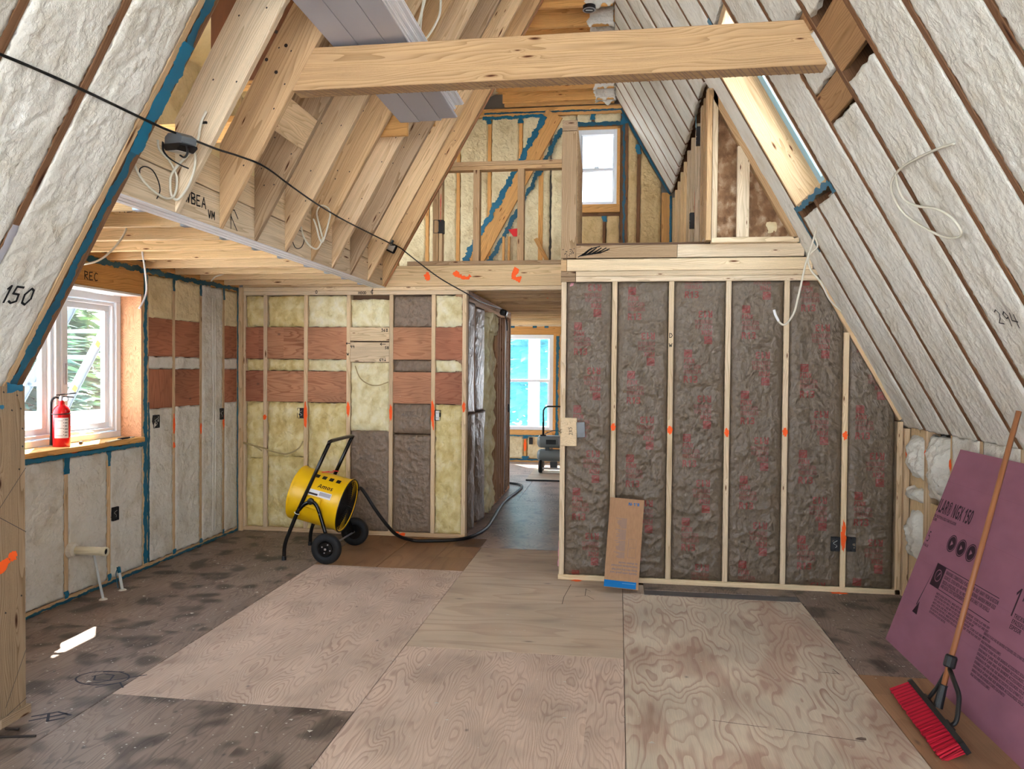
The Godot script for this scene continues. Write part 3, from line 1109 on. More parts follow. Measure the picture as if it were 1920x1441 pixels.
func build_wall_left() -> void:
	var w := setting("wall_left", "low dormer wall with sprayed foam between studs and a window", "wall")
	var X := -3.63
	var ux := Vector3.FORWARD
	# backing, leaving the window open
	slab(w, "sheathing", Vector3(X - 0.13, 0, 3.0), Vector3(X - 0.10, 1.0, 7.1), M.deck)
	slab(w, "sheathing", Vector3(X - 0.13, 2.14, 3.0), Vector3(X - 0.10, 2.56, 7.1), M.deck)
	slab(w, "sheathing", Vector3(X - 0.13, 1.0, 5.47), Vector3(X - 0.10, 2.14, 7.1), M.deck)
	slab(w, "sheathing", Vector3(X - 0.13, 1.0, 3.0), Vector3(X - 0.10, 2.14, 3.55), M.deck)
	slab(w, "cladding", Vector3(X - 0.24, -0.3, 2.9), Vector3(X - 0.13, 0.5, 13.2), M.outer)
	slab(w, "cladding", Vector3(X - 0.24, 0.5, 2.9), Vector3(X - 0.13, 1.02, 10.2), M.outer)
	slab(w, "cladding", Vector3(X - 0.24, 2.13, 2.9), Vector3(X - 0.13, 2.6, 13.2), M.outer)
	slab(w, "cladding", Vector3(X - 0.24, 1.02, 5.44), Vector3(X - 0.13, 2.13, 10.2), M.outer)
	slab(w, "cladding", Vector3(X - 0.24, 0.5, 12.6), Vector3(X - 0.13, 2.13, 13.2), M.outer)
	slab(w, "cladding", Vector3(X - 0.24, 1.02, 2.9), Vector3(X - 0.13, 2.13, 3.56), M.outer)
	board(w, "bottom_plate", P(X - 0.045, 0.02, 3.12), P(X - 0.045, 0.02, 6.96), 0.04, 0.09, Vector3.UP, wood("rafter"))
	board(w, "top_plate", P(X - 0.045, 2.32, 3.12), P(X - 0.045, 2.32, 6.96), 0.045, 0.09, Vector3.UP, wood("gold"))
	board(w, "top_plate", P(X - 0.045, 2.365, 3.12), P(X - 0.045, 2.365, 6.96), 0.04, 0.09, Vector3.UP, wood("gold"))
	board(w, "header", P(X - 0.045, 2.215, 3.5), P(X - 0.045, 2.215, 5.455), 0.165, 0.09, Vector3.UP, wood("gold"))
	for d in [4.20, 4.62, 5.05]:
		upright(w, "stud", X - 0.045, d, 0.04, 0.985, 0.09, 0.036, wood("stud"))
	upright(w, "stud", X - 0.045, 5.465, 0.04, 2.135, 0.09, 0.036, wood("stud"))
	upright(w, "stud", X - 0.045, 5.505, 0.04, 2.295, 0.09, 0.036, wood("stud"))
	for d in [5.865, 6.275, 6.665, 6.935]:
		upright(w, "stud", X - 0.045, d, 0.04, 2.295, 0.09, 0.036, wood("stud"))
	# foam below the window
	for e in [[3.75, 4.18], [4.222, 4.6], [4.64, 5.03], [5.07, 5.445]]:
		foam(w, "foam_panel", P(X, 0.045, e[0]), ux, Vector3.UP, e[1] - e[0], 0.925, M.foam, 0.018, 0.016)
	# foam and plywood backing beyond the window
	for e in [[5.525, 5.846], [5.886, 6.256], [6.684, 6.916]]:
		foam(w, "foam_panel", P(X, 0.045, e[0]), ux, Vector3.UP, e[1] - e[0], 1.20, M.foam, 0.018, 0.016)
		foam(w, "foam_panel", P(X, 1.563, e[0]), ux, Vector3.UP, e[1] - e[0], 0.095, M.foam, 0.008, 0.012)
		foam(w, "foam_panel", P(X, 1.967, e[0]), ux, Vector3.UP, e[1] - e[0], 0.325, M.foam_cream, 0.006)
		var turned: bool = e[0] < 5.6
		for r in [[1.248, 1.558], [1.662, 1.964]]:
			var m := begin()
			var q := [P(X - 0.004, r[0], e[0]), P(X - 0.004, r[0], e[1]), P(X - 0.004, r[1], e[1]), P(X - 0.004, r[1], e[0])]
			var ro := rng.randf()
			var k: float = 0.31 / 1.22
			if turned and r[0] < 1.5:
				quad(m, q[0], q[1], q[2], q[3], Vector2(0, ro), Vector2(k, ro), Vector2(k, ro + k), Vector2(0, ro + k))
			else:
				quad(m, q[0], q[1], q[2], q[3], Vector2(0, ro), Vector2(0, ro + k), Vector2(k, ro + k), Vector2(k, ro))
			for s in 4:
				var a: Vector3 = q[s]
				var b: Vector3 = q[(s + 1) % 4]
				quad(m, b, a, a + Vector3(-0.02, 0, 0), b + Vector3(-0.02, 0, 0))
			put(w, "plywood_backing", done(m), M.ply_rosy)
	foam(w, "foam_panel", P(X, 0.045, 6.295), ux, Vector3.UP, 0.35, 2.25, M.foam, 0.020, 0.016)
	for k in 2:
		var dd := 6.46 + k * 0.035
		smear(w, "foam_ridge", [P(X + 0.006, 0.1, dd), P(X + 0.006, 1.2, dd + 0.01), P(X + 0.006, 2.2, dd - 0.005)], 0.02, Vector3.RIGHT, M.foam, 0.4, 0.012)
	# the corner post and its teal sealant
	upright(w, "stud", X + 0.02, 6.952, 0.0, 2.345, 0.045, 0.03, wood("stud"))
	smear(w, "sealant", [P(X + 0.002, 0.03, 6.925), P(X + 0.002, 1.2, 6.925), P(X + 0.002, 2.34, 6.925)], 0.024, Vector3.RIGHT, M.teal, 0.5)
	smear(w, "sealant", [P(X + 0.001, 0.05, 5.478), P(X + 0.001, 1.03, 5.478), P(X + 0.001, 2.29, 5.485)], 0.045, Vector3.RIGHT, M.teal, 0.5)
	smear(w, "sealant", [P(X + 0.001, 0.05, 5.517), P(X + 0.001, 0.5, 5.517), P(X + 0.001, 1.3, 5.52)], 0.025, Vector3.RIGHT, M.teal_dark, 0.6)
	smear(w, "sealant", [P(X + 0.03, 0.985, 3.8), P(X + 0.03, 0.985, 5.43)], 0.03, Vector3.RIGHT, M.teal, 0.5)
	smear(w, "sealant", [P(X + 0.001, 0.012, 3.4), P(X + 0.001, 0.012, 5.2), P(X + 0.001, 0.012, 6.95)], 0.02, Vector3.RIGHT, M.teal_dark, 0.6)
	smear(w, "sealant", [P(X + 0.001, 2.315, 3.4), P(X + 0.001, 2.318, 5.2), P(X + 0.001, 2.32, 6.95)], 0.04, Vector3.RIGHT, M.teal_dark, 0.6)
	for d in [4.62, 5.05]:
		smear(w, "sealant", [P(X + 0.001, 0.985, d), P(X + 0.001, 0.86, d)], 0.04, Vector3.RIGHT, M.teal, 0.5)
		smear(w, "sealant", [P(X + 0.001, 0.08, d), P(X + 0.001, 0.03, d)], 0.05, Vector3.RIGHT, M.teal, 0.5)
	for d in [5.865, 6.275, 6.665]:
		smear(w, "sealant", [P(X + 0.001, 2.3, d), P(X + 0.001, 2.2, d)], 0.035, Vector3.RIGHT, M.teal_dark, 0.5)
		smear(w, "sealant", [P(X + 0.001, 0.07, d), P(X + 0.001, 0.03, d)], 0.045, Vector3.RIGHT, M.teal, 0.5)
	# orange spray on studs
	dab(w, P(X, 1.10, 5.865), ux, Vector3.UP, 0.03, 0.16, M.orange)
	dab(w, P(X, 0.93, 5.865), ux, Vector3.UP, 0.03, 0.05, M.orange)
	dab(w, P(X, 1.04, 6.275), ux, Vector3.UP, 0.03, 0.09, M.orange)
	dab(w, P(X, 1.07, 6.665), ux, Vector3.UP, 0.03, 0.12, M.orange)
	dab(w, P(X + 0.002, 0.995, 4.68), ux, Vector3.UP, 0.08, 0.025, M.orange)
	dab(w, P(X + 0.002, 0.995, 5.06), ux, Vector3.UP, 0.07, 0.02, M.orange)
	write(w, "REC", P(X, 2.175, 4.80), ux, Vector3.UP, 0.055, 0.007, M.ink)
	# the window
	var n := setting("window_1", "white two-sash window in the low dormer wall", "window")
	var fx := X - 0.17          # room face of the frame
	var d0 := 3.60
	var d1 := 5.425
	slab(n, "jamb", Vector3(fx, 1.04, 5.428), Vector3(X + 0.0, 2.132, 5.446), M.pink0, 0.001)
	slab(n, "jamb", Vector3(fx, 1.04, 3.55), Vector3(X + 0.0, 2.132, 3.57), M.pink1, 0.001)
	slab(n, "jamb", Vector3(fx, 2.115, 3.57), Vector3(X + 0.0, 2.131, 5.428), M.white_paint, 0.001)
	board(n, "sill", P(X - 0.075, 1.02, 3.56), P(X - 0.075, 1.02, 5.428), 0.036, 0.21, Vector3.UP, wood("gold"))
	slab(n, "frame", Vector3(fx - 0.08, 1.04, d0), Vector3(fx, 1.085, d1), M.white_vinyl)
	slab(n, "frame", Vector3(fx - 0.08, 2.065, d0), Vector3(fx, 2.115, d1), M.white_vinyl)
	slab(n, "frame", Vector3(fx - 0.08, 1.085, d0), Vector3(fx, 2.065, d0 + 0.05), M.white_vinyl)
	slab(n, "frame", Vector3(fx - 0.08, 1.085, d1 - 0.05), Vector3(fx, 2.065, d1), M.white_vinyl)
	slab(n, "mullion", Vector3(fx - 0.08, 1.085, 4.735), Vector3(fx + 0.005, 2.065, 4.775), M.white_vinyl)
	slab(n, "mullion", Vector3(fx - 0.08, 1.085, 4.782), Vector3(fx + 0.012, 2.065, 4.835), M.white_vinyl)
	for s in [[d0 + 0.055, 4.73], [4.84, d1 - 0.055]]:
		for k in 2:
			var a: float = s[0] + k * 0.024
			var b: float = s[1] - k * 0.024
			var y0 := 1.09 + k * 0.022
			var y1 := 2.06 - k * 0.022
			var xa := fx - 0.035 - k * 0.016
			var tk := 0.024 if k == 0 else 0.045
			slab(n, "sash", Vector3(xa - 0.03, y0, a), Vector3(xa + 0.02 - k * 0.012, y0 + tk, b), M.white_vinyl)
			slab(n, "sash", Vector3(xa - 0.03, y1 - tk, a), Vector3(xa + 0.02 - k * 0.012, y1, b), M.white_vinyl)
			slab(n, "sash", Vector3(xa - 0.03, y0 + tk, a), Vector3(xa + 0.02 - k * 0.012, y1 - tk, a + tk), M.white_vinyl)
			slab(n, "sash", Vector3(xa - 0.03, y0 + tk, b - tk), Vector3(xa + 0.02 - k * 0.012, y1 - tk, b), M.white_vinyl)
		slab(n, "pane", Vector3(fx - 0.062, 1.15, s[0] + 0.06), Vector3(fx - 0.058, 2.0, s[1] - 0.06), M.glass, 0.0)
	slab(n, "latch", Vector3(fx + 0.0, 1.09, 5.0), Vector3(fx + 0.03, 1.105, 5.08), M.white_vinyl, 0.003)
	slab(n, "latch", Vector3(fx + 0.012, 1.45, 4.795), Vector3(fx + 0.024, 1.60, 4.815), M.grey_paint, 0.003)


# ---------------------------------------------------------------- back wall of the dormer room

func build_wall_back() -> void:
	var w := setting("wall_back", "open stud wall with yellow fibreglass, kraft batts and plywood backing", "wall")
	var D := 6.97
	slab(w, "sheathing", Vector3(-3.75, 0.0, D + 0.10), Vector3(-1.40, 2.345, D + 0.115), M.deck)
	board(w, "bottom_plate", P(-3.61, 0.02, D + 0.045), P(-1.40, 0.02, D + 0.045), 0.038, 0.09, Vector3.UP, wood("stud"))
	board(w, "top_plate", P(-3.61, 2.291, D + 0.045), P(-1.40, 2.291, D + 0.045), 0.037, 0.09, Vector3.UP, wood("pale"))
	board(w, "top_plate", P(-3.61, 2.329, D + 0.045), P(-2.30, 2.329, D + 0.045), 0.037, 0.09, Vector3.UP, wood("pale"))
	board(w, "top_plate", P(-2.297, 2.329, D + 0.045), P(-0.44, 2.329, D + 0.045), 0.037, 0.09, Vector3.UP, wood("pale"))
	var sx := [-3.590, -3.371, -2.962, -2.538, -2.12, -1.714, -1.420]
	for x in sx:
		upright(w, "stud", x, D + 0.045, 0.04, 2.271, 0.038, 0.09, wood("pale"))
	# the board above the doorway and the plates
	board(w, "rim_board", P(-3.6, 2.445, D + 0.02), P(-0.44, 2.445, D + 0.02), 0.19, 0.04, Vector3.UP, M.joist0)
	board(w, "sill_plate", P(-1.97, 2.561, D + 0.045), P(-0.44, 2.561, D + 0.045), 0.038, 0.09, Vector3.UP, wood("grey"))
	for i in 6:
		var x0: float = sx[i] + 0.0195
		var x1: float = sx[i + 1] - 0.0195
		var wd := x1 - x0
		if i == 3:
			board(w, "plank", P(x0, 1.902, D + 0.019), P(x1, 1.902, D + 0.019), 0.128, 0.036, Vector3.UP, wood("pale"))
			board(w, "plank", P(x0, 1.733, D + 0.019), P(x1, 1.733, D + 0.019), 0.186, 0.036, Vector3.UP, wood("pale"))
		else:
			for r in [[1.253, 1.546], [1.664, 1.966]]:
				var p := ply_panel_up(w, x0, x1, r[0], r[1], D + 0.004, M.ply_tan if (i == 2 or (i == 4 and r[0] < 1.5)) else (M.ply_rosy if i in [0, 5] else M.ply_red))
				p.name = "plywood_backing"
		var papered := i == 4
		var top := [1.97, 2.265]
		var slot := [1.55, 1.66]
		if papered:
			batt(w, "kraft_batt", P(x0, top[0], D + 0.012), wd, 0.29, M.kraft_grey, 0.012, 0.006, 0.1, none, 0.42, 0.6)
			batt(w, "kraft_batt", P(x0, slot[0], D + 0.02), wd, 0.11, M.kraft_grey, 0.01, 0.004, 0.6, none, 0.42, 0.6)
			batt(w, "kraft_batt", P(x0, 0.97, D + 0.008), wd, 0.28, M.kraft_grey, 0.016, 0.006, 0.5, none, 0.42, 0.6)
			batt(w, "kraft_batt", P(x0, 0.04, D + 0.010), wd, 0.92, M.kraft_grey, 0.018, 0.008, 0.0, none, 0.42, 0.6)
		else:
			fluff(w, "fibreglass_batt", P(x0, top[0], D + 0.012), wd, 0.295 if i != 3 else 0.26, M.wool_pale if i in [2, 3, 5] else M.wool, 0.035)
			if i == 3:
				fluff(w, "fibreglass_batt", P(x0, 0.985, D + 0.004), wd, 0.65, M.wool_pale, 0.035)
				batt(w, "kraft_batt", P(x0, 0.04, D + 0.012), wd, 0.95, M.kraft_grey, 0.016, 0.006, 0.35, none, 0.42, 0.6)
			else:
				fluff(w, "fibreglass_batt", P(x0, slot[0], D + 0.016), wd, 0.11, M.wool_pale if i in [2, 5] else M.wool, 0.03)
				if i == 1:
					fluff(w, "fibreglass_batt", P(x0, 0.72, D + 0.006), wd, 0.53, M.wool, 0.035)
					fluff(w, "fibreglass_batt", P(x0, 0.04, D + 0.006), wd, 0.68, M.wool, 0.035)
				elif i == 0:
					fluff(w, "fibreglass_batt", P(x0, 0.70, D + 0.010), wd, 0.55, M.wool, 0.03)
					fluff(w, "fibreglass_batt", P(x0, 0.04, D + 0.010), wd, 0.66, M.wool, 0.03)
				else:
					fluff(w, "fibreglass_batt", P(x0, 0.04, D + 0.006), wd, 1.205, M.wool, 0.035)
	# spray marks on the studs and on the board above the door
	for e in [[-3.371, 1.10, 0.035, 0.05], [-2.962, 1.12, 0.034, 0.24], [-2.538, 1.19, 0.028, 0.14], [-2.12, 1.16, 0.028, 0.15], [-1.714, 1.16, 0.034, 0.26], [-1.420, 1.23, 0.034, 0.09]]:
		dab(w, P(e[0], e[1], D), Vector3.RIGHT, Vector3.UP, e[2], e[3], M.orange)
	dab(w, P(-1.775, 2.44, D - 0.001), Vector3.RIGHT, Vector3.UP, 0.055, 0.075, M.orange)
	smear(w, "paint_mark", curve_pts([P(-1.50, 2.465, D - 0.001), P(-1.46, 2.43, D - 0.001), P(-1.40, 2.425, D - 0.001), P(-1.37, 2.45, D - 0.001)]), 0.028, Vector3.BACK, M.orange, 0.8)
	dab(w, P(-1.50, 2.462, D - 0.001), Vector3.RIGHT, Vector3.UP, 0.06, 0.05, M.orange)
	smear(w, "paint_mark", curve_pts([P(-0.935, 2.51, D - 0.001), P(-0.965, 2.45, D - 0.001), P(-0.96, 2.42, D - 0.001), P(-0.90, 2.395, D - 0.001)]), 0.045, Vector3.BACK, M.orange, 0.7)
	dab(w, P(-2.0, 0.02, D - 0.001), Vector3.RIGHT, Vector3.UP, 0.06, 0.03, M.orange)


func ply_panel_up(parent: Node, x0: float, x1: float, y0: float, y1: float, d: float, mat: Material) -> MeshInstance3D:
	# a sheet on edge that faces the camera, grain running sideways
	var st := begin()
	var ro := rng.randf()
	var so := rng.randf()
	var q := [P(x0, y0, d), P(x1, y0, d), P(x1, y1, d), P(x0, y1, d)]
	var f := func(p: Vector3) -> Vector2: return Vector2((p.y - y0) / 1.22 + so, (p.x - x0) / 1.22 + ro)
	quad(st, q[0], q[1], q[2], q[3], f.call(q[0]), f.call(q[1]), f.call(q[2]), f.call(q[3]))
	for s in 4:
		var a: Vector3 = q[s]
		var b: Vector3 = q[(s + 1) % 4]
		quad(st, b, a, a + Vector3(0, 0, -0.018), b + Vector3(0, 0, -0.018))
	return put(parent, "plywood_backing", done(st), mat)


# ---------------------------------------------------------------- partition of studs and printed batts

func build_partition() -> void:
	var w := setting("wall_partition", "stud partition filled with brown printed kraft batts", "wall")
	var D := 5.75
	var X1 := 2.0
	slab(w, "sheathing", Vector3(-0.43, 0.0, D + 0.10), Vector3(1.30, 2.32, D + 0.115), M.deck)
	slab(w, "sheathing", Vector3(1.30, 0.0, D + 0.10), Vector3(2.02, 1.3, D + 0.115), M.deck)
	board(w, "bottom_plate", P(-0.437, 0.019, D + 0.045), P(X1 + 0.02, 0.019, D + 0.045), 0.038, 0.09, Vector3.UP, wood("pale"))
	board(w, "top_plate", P(-0.325, 2.260, D + 0.045), P(1.44, 2.260, D + 0.045), 0.039, 0.09, Vector3.UP, wood("pale"))
	board(w, "top_plate", P(-0.325, 2.300, D + 0.045), P(1.42, 2.300, D + 0.045), 0.038, 0.09, Vector3.UP, wood("pale"))
	board(w, "plate_end", P(-0.437, 2.260, D + 0.045), P(-0.328, 2.260, D + 0.045), 0.039, 0.09, Vector3.UP, wood("grey"))
	board(w, "plate_end", P(-0.437, 2.300, D + 0.045), P(-0.328, 2.300, D + 0.045), 0.038, 0.09, Vector3.UP, wood("grey"))
	board(w, "joist_band", P(-0.392, 2.3645, D + 0.045), P(1.37, 2.3645, D + 0.045), 0.087, 0.09, Vector3.UP, wood("pale"))
	board(w, "plate_end", P(-0.437, 2.3645, D + 0.05), P(-0.396, 2.3645, D + 0.05), 0.087, 0.09, Vector3.UP, wood("rafter"))
	board(w, "joist_band", P(-0.325, 2.463, D + 0.045), P(0.415, 2.463, D + 0.045), 0.094, 0.09, Vector3.UP, wood("grey"))
	board(w, "joist_band", P(0.418, 2.463, D + 0.045), P(1.31, 2.463, D + 0.045), 0.094, 0.09, Vector3.UP, wood("pale"))
	slab(w, "sheathing", Vector3(-0.43, 2.3, D + 0.092), Vector3(1.3, 2.54, D + 0.11), M.deck)
	var sx := [-0.413, -0.035, 0.379, 0.788, 1.197, 1.612]
	for i in 6:
		var x: float = sx[i]
		var y1: float = 2.24 if x < 1.4 else 2.24 - (x - 1.40) * LEAN
		upright(w, "stud", x, D + 0.045, 0.038, y1, 0.038, 0.09, wood("pale"))
	upright(w, "stud", 1.985, D + 0.045, 0.0, 1.235, 0.038, 0.09, wood("stud"))
	upright(w, "stud", 2.026, D + 0.03, 0.0, 1.19, 0.036, 0.11, wood("stud"))
	var off := Vector3(0.8695, 0.4939, 0) * 0.0215
	board(w, "sloped_plate", P(1.392, 2.27, D + 0.045) + off, P(1.975, 1.244, D + 0.045) + off, 0.043, 0.09, Vector3(0.87, 0.49, 0), wood("stud"))
	var uo := [0.10, 0.52, 0.78, 0.30, 0.62, 0.15]
	for i in 6:
		var x0: float = sx[i] + 0.0195
		var x1: float = (sx[i + 1] if i < 5 else 1.968) - 0.0195
		var cut: Callable = none
		var h := 2.20
		if i >= 4:
			cut = func(u: float) -> float: return minf(2.20, 2.215 - maxf(0.0, x0 + u - 1.395) * LEAN)
			if i == 5:
				h = 1.86
		batt(w, "kraft_batt", P(x0, 0.038, D + 0.006), x1 - x0, h, M.kraft, 0.022, 0.009 if i < 3 else 0.007, uo[i], cut)
	for e in [[-0.035, 1.16], [0.379, 1.145], [0.788, 1.135], [1.197, 1.145], [1.612, 1.13]]:
		dab(w, P(e[0], e[1], D), Vector3.RIGHT, Vector3.UP, 0.034, 0.062, M.orange)
	dab(w, P(1.612, 0.40, D), Vector3.RIGHT, Vector3.UP, 0.034, 0.21, M.orange)
	dab(w, P(2.026, 1.0, D - 0.028), Vector3.RIGHT, Vector3.UP, 0.03, 0.07, M.orange)
	write(w, "$", P(1.603, 0.39, D), Vector3.RIGHT, Vector3.UP, 0.03, 0.004, M.ink)
	dab(w, P(-0.30, 0.002, D - 0.02), Vector3.RIGHT, Vector3.FORWARD, 0.09, 0.05, M.orange)
	dab(w, P(1.58, 0.002, D - 0.03), Vector3.RIGHT, Vector3.FORWARD, 0.12, 0.05, M.orange)
	write(w, "D", P(0.369, 1.826, D), Vector3.RIGHT, Vector3.UP, 0.032, 0.005, M.ink)
	write(w, "W", P(0.366, 1.758, D), Vector3.RIGHT, Vector3.UP, 0.026, 0.005, M.ink)
	# frayed pink wool at the corner of the first bay
	fluff(w, "fibreglass_tuft", P(-0.39, 2.18, D + 0.0), 0.10, 0.055, M.wool_pink, 0.02)
	fluff(w, "fibreglass_tuft", P(-0.445, 0.08, D + 0.05), 0.03, 0.22, M.wool_pink, 0.02)
	# scribbled-out note and nail holes
	var scrib := []
	for k in 14:
		scrib.append(PackedVector2Array([Vector2(-0.29 + k * 0.011, 2.432 + k * 0.0016), Vector2(-0.235 + k * 0.012, 2.475 + (k % 3) * 0.008)]))
	scrib.append(PackedVector2Array([Vector2(-0.31, 2.425), Vector2(-0.20, 2.49), Vector2(-0.15, 2.502)]))
	strokes(w, "marker_note", P(0, 0, D), Vector3.RIGHT, Vector3.UP, scrib, 0.008, M.ink)
	var holes := []
	for k in 18:
		var p := Vector2(rng.randf_range(-0.425, -0.338), rng.randf_range(2.425, 2.505))
		holes.append(PackedVector2Array([p, p + Vector2(0.004, 0.002)]))
	strokes(w, "nail_holes", P(0, 0, D - 0.002), Vector3.RIGHT, Vector3.UP, holes, 0.006, M.nail)


# ---------------------------------------------------------------- right slope and knee wall

const RAFTER_D := [9.44, 9.04, 8.64, 8.24, 7.84, 7.44, 7.04, 6.64, 6.24, 5.84, 5.44, 5.04, 4.655, 4.21, 3.80, 3.41, 3.03, 2.63, 2.23, 1.83, 1.43, 1.03, 0.63, 0.23, -0.17, -0.57, -0.97, -1.37, -1.77, -2.17]

func build_slope_right() -> void:
	var c := setting("ceiling_right", "steep right roof slope with white foam sprayed between brown rafters", "ceiling")
	var up := Vector3(-0.4939, 0.8695, 0)
	var inw := Vector3(-0.8695, -0.4939, 0)
	var n := RAFTER_D.size()
	for i in n:
		var d: float = RAFTER_D[i]
		var y0 := 1.2
		if d > 5.8:
			y0 = 3.72
		var a := slope_r(y0, d) - inw * 0.11
		var b := slope_r(4.9, d) - inw * 0.11
		if absf(d - 5.04) < 0.01:
			board(c, "rafter", a, slope_r(2.66, d) - inw * 0.11, 0.22, 0.036, inw, wood("old"))
			board(c, "rafter", slope_r(3.72, d) - inw * 0.11, b, 0.22, 0.036, inw, wood("old"))
		elif d < -0.2 and d > -1.7:
			board(c, "rafter", a, slope_r(1.84, d) - inw * 0.11, 0.22, 0.036, inw, wood("old"))
			board(c, "rafter", slope_r(3.38, d) - inw * 0.11, b, 0.22, 0.036, inw, wood("old"))
		else:
			board(c, "rafter", a, b, 0.22, 0.036, inw, wood("old"))
		if i == n - 1:
			continue
		var d2: float = RAFTER_D[i + 1]
		var spans := [[y0, 4.9]]
		if absf(d - 5.84) < 0.01:
			spans = [[1.2, 4.9]]
		if absf(d - 5.44) < 0.01 or absf(d - 5.04) < 0.01:
			spans = [[1.2, 2.62], [3.76, 4.9]]
		if absf(d - 4.21) < 0.01:
			spans = [[1.2, 2.86], [3.02, 3.2], [3.3, 4.9]]
		if absf(d - 3.80) < 0.01:
			spans = [[1.2, 2.93], [3.24, 4.9]]
		if d < 0.0 and d > -1.8:
			spans = [[1.2, 1.80], [3.42, 4.9]]
		for s in spans:
			var h: float = (s[1] - s[0]) / 0.8695
			var wd: float = d - d2 - 0.04
			var near := d2 > 1.0 and d < 5.9
			foam(c, "foam_panel", slope_r(s[0], d - 0.02), Vector3.BACK, up, wd, h, M.foam, 0.014 if near else 0.009, 0.0145 if near else 0.05, 0.004, 0.008)
	# blocking between rafters near the beam
	for e in [[4.19, 3.82, 2.945, 0.15, "tan"], [3.79, 3.43, 3.09, 0.24, "tan"], [4.19, 3.82, 3.25, 0.09, "tan"], [4.635, 4.23, 3.15, 0.2, "tan"]]:
		board(c, "blocking", slope_r(e[2], e[0]) - inw * 0.02, slope_r(e[2], e[1]) - inw * 0.02, e[3], 0.038, up, wood(e[4]))
	for y in [2.46, 2.17, 1.84, 1.33]:
		board(c, "blocking", slope_r(y, 5.82) - inw * 0.022, slope_r(y, 5.46) - inw * 0.022, 0.075, 0.04, up, wood("brown"))
	# skylight: shaft boards, frame and pane
	var k := setting("window_2", "skylight in the right roof slope above the partition", "window")
	var dep := 0.22
	for e in [[5.418, "rafter"], [4.678, "rafter"]]:
		board(k, "jamb", slope_r(2.68, e[0]) - inw * 0.12, slope_r(3.74, e[0]) - inw * 0.12, dep + 0.02, 0.02, inw, M[e[1] + "0"])
	board(k, "jamb", slope_r(2.69, 5.43) - inw * 0.12, slope_r(2.69, 4.67) - inw * 0.12, dep + 0.02, 0.036, inw, wood("stud"))
	board(k, "jamb", slope_r(3.73, 5.43) - inw * 0.12, slope_r(3.73, 4.67) - inw * 0.12, dep + 0.02, 0.036, inw, wood("stud"))
	for e in [[5.35, 0.09], [4.745, 0.09]]:
		board(k, "frame", slope_r(2.70, e[0]) - inw * dep, slope_r(3.72, e[0]) - inw * dep, 0.05, e[1], inw, M.frame_blue)
	for y in [2.74, 3.68]:
		board(k, "frame", slope_r(y, 5.31) - inw * dep, slope_r(y, 4.79) - inw * dep, 0.05, 0.08, inw, M.frame_blue)
	var st := begin()
	var o := inw * -(dep + 0.01)
	quad(st, slope_r(2.74, 5.31) + o, slope_r(2.74, 4.79) + o, slope_r(3.68, 4.79) + o, slope_r(3.68, 5.31) + o)
	put(k, "pane", done(st), M.glass)
	var lip := setting("trim_1", "teal sealant along the lower edge of the skylight opening", "trim")
	smear(lip, "sealant", [slope_r(2.68, 5.46) + inw * 0.004, slope_r(2.68, 5.05) + inw * 0.004, slope_r(2.68, 4.64) + inw * 0.004], 0.035, inw, M.teal, 0.6)
	smear(lip, "sealant", [slope_r(2.70, 5.455) + inw * 0.004, slope_r(2.4, 5.45) + inw * 0.004], 0.03, inw, M.teal_dark, 0.6)
	smear(lip, "sealant", [slope_r(2.68, 4.65) + inw * 0.004, slope_r(2.62, 4.65) + inw * 0.004], 0.05, inw, M.teal, 0.6)
	smear(lip, "sealant", [slope_r(3.82, 5.04) + inw * 0.006, slope_r(3.68, 5.04) + inw * 0.006], 0.05, inw, M.teal, 0.6)
	for y in [3.62]:
		smear(lip, "sealant", [slope_r(y + 0.06, 5.5) + inw * 0.004, slope_r(y, 5.46) + inw * 0.004], 0.05, inw, M.teal, 0.5)
	# knee wall under the slope
	var w := setting("wall_knee", "low knee wall of studs and foam under the right slope", "wall")
	var ux := Vector3.BACK
	board(w, "bottom_plate", P(2.075, 0.02, 5.72), P(2.075, 0.02, -2.4), 0.038, 0.09, Vector3.UP, M.stud0)
	for i in range(10, n):
		upright(w, "stud", 2.075, RAFTER_D[i] - 0.02, 0.04, 1.2, 0.09, 0.036, wood("stud"))
		if i < n - 1:
			var a: float = RAFTER_D[i] - 0.04
			var b: float = RAFTER_D[i + 1]
			if i == 10:
				slab(w, "plywood_backing", Vector3(2.06, 0.04, b), Vector3(2.075, 0.72, a), M.joist1)
				slab(w, "plywood_backing", Vector3(2.05, 0.04, 5.445), Vector3(2.065, 1.2, 5.74), M.joist0)
				foam_lumps(w, 5.72, 5.46, [[0.86, 0.30], [0.70, 0.10], [0.30, 0.34]])
				pass
				foam_lumps(w, 5.38, 5.07, [[0.76, 0.42]])
			elif i == 11:
				slab(w, "plywood_backing", Vector3(2.06, 0.04, b), Vector3(2.075, 0.8, a), M.joist2)
				foam(w, "foam_panel", P(2.03, 0.80, a), ux, Vector3.UP, a - b, 0.40, M.foam, 0.04, 0.02, 0.008, 0.006)
			else:
				foam(w, "foam_panel", P(2.03, 0.04, a), ux, Vector3.UP, a - b, 1.16, M.foam, 0.012, 0.03, 0.004, 0.006)
	dab(w, P(2.03, 1.02, 5.03), ux, Vector3.UP, 0.03, 0.08, M.orange)
	dab(w, P(2.03, 1.05, 5.42), ux, Vector3.UP, 0.03, 0.04, M.orange)


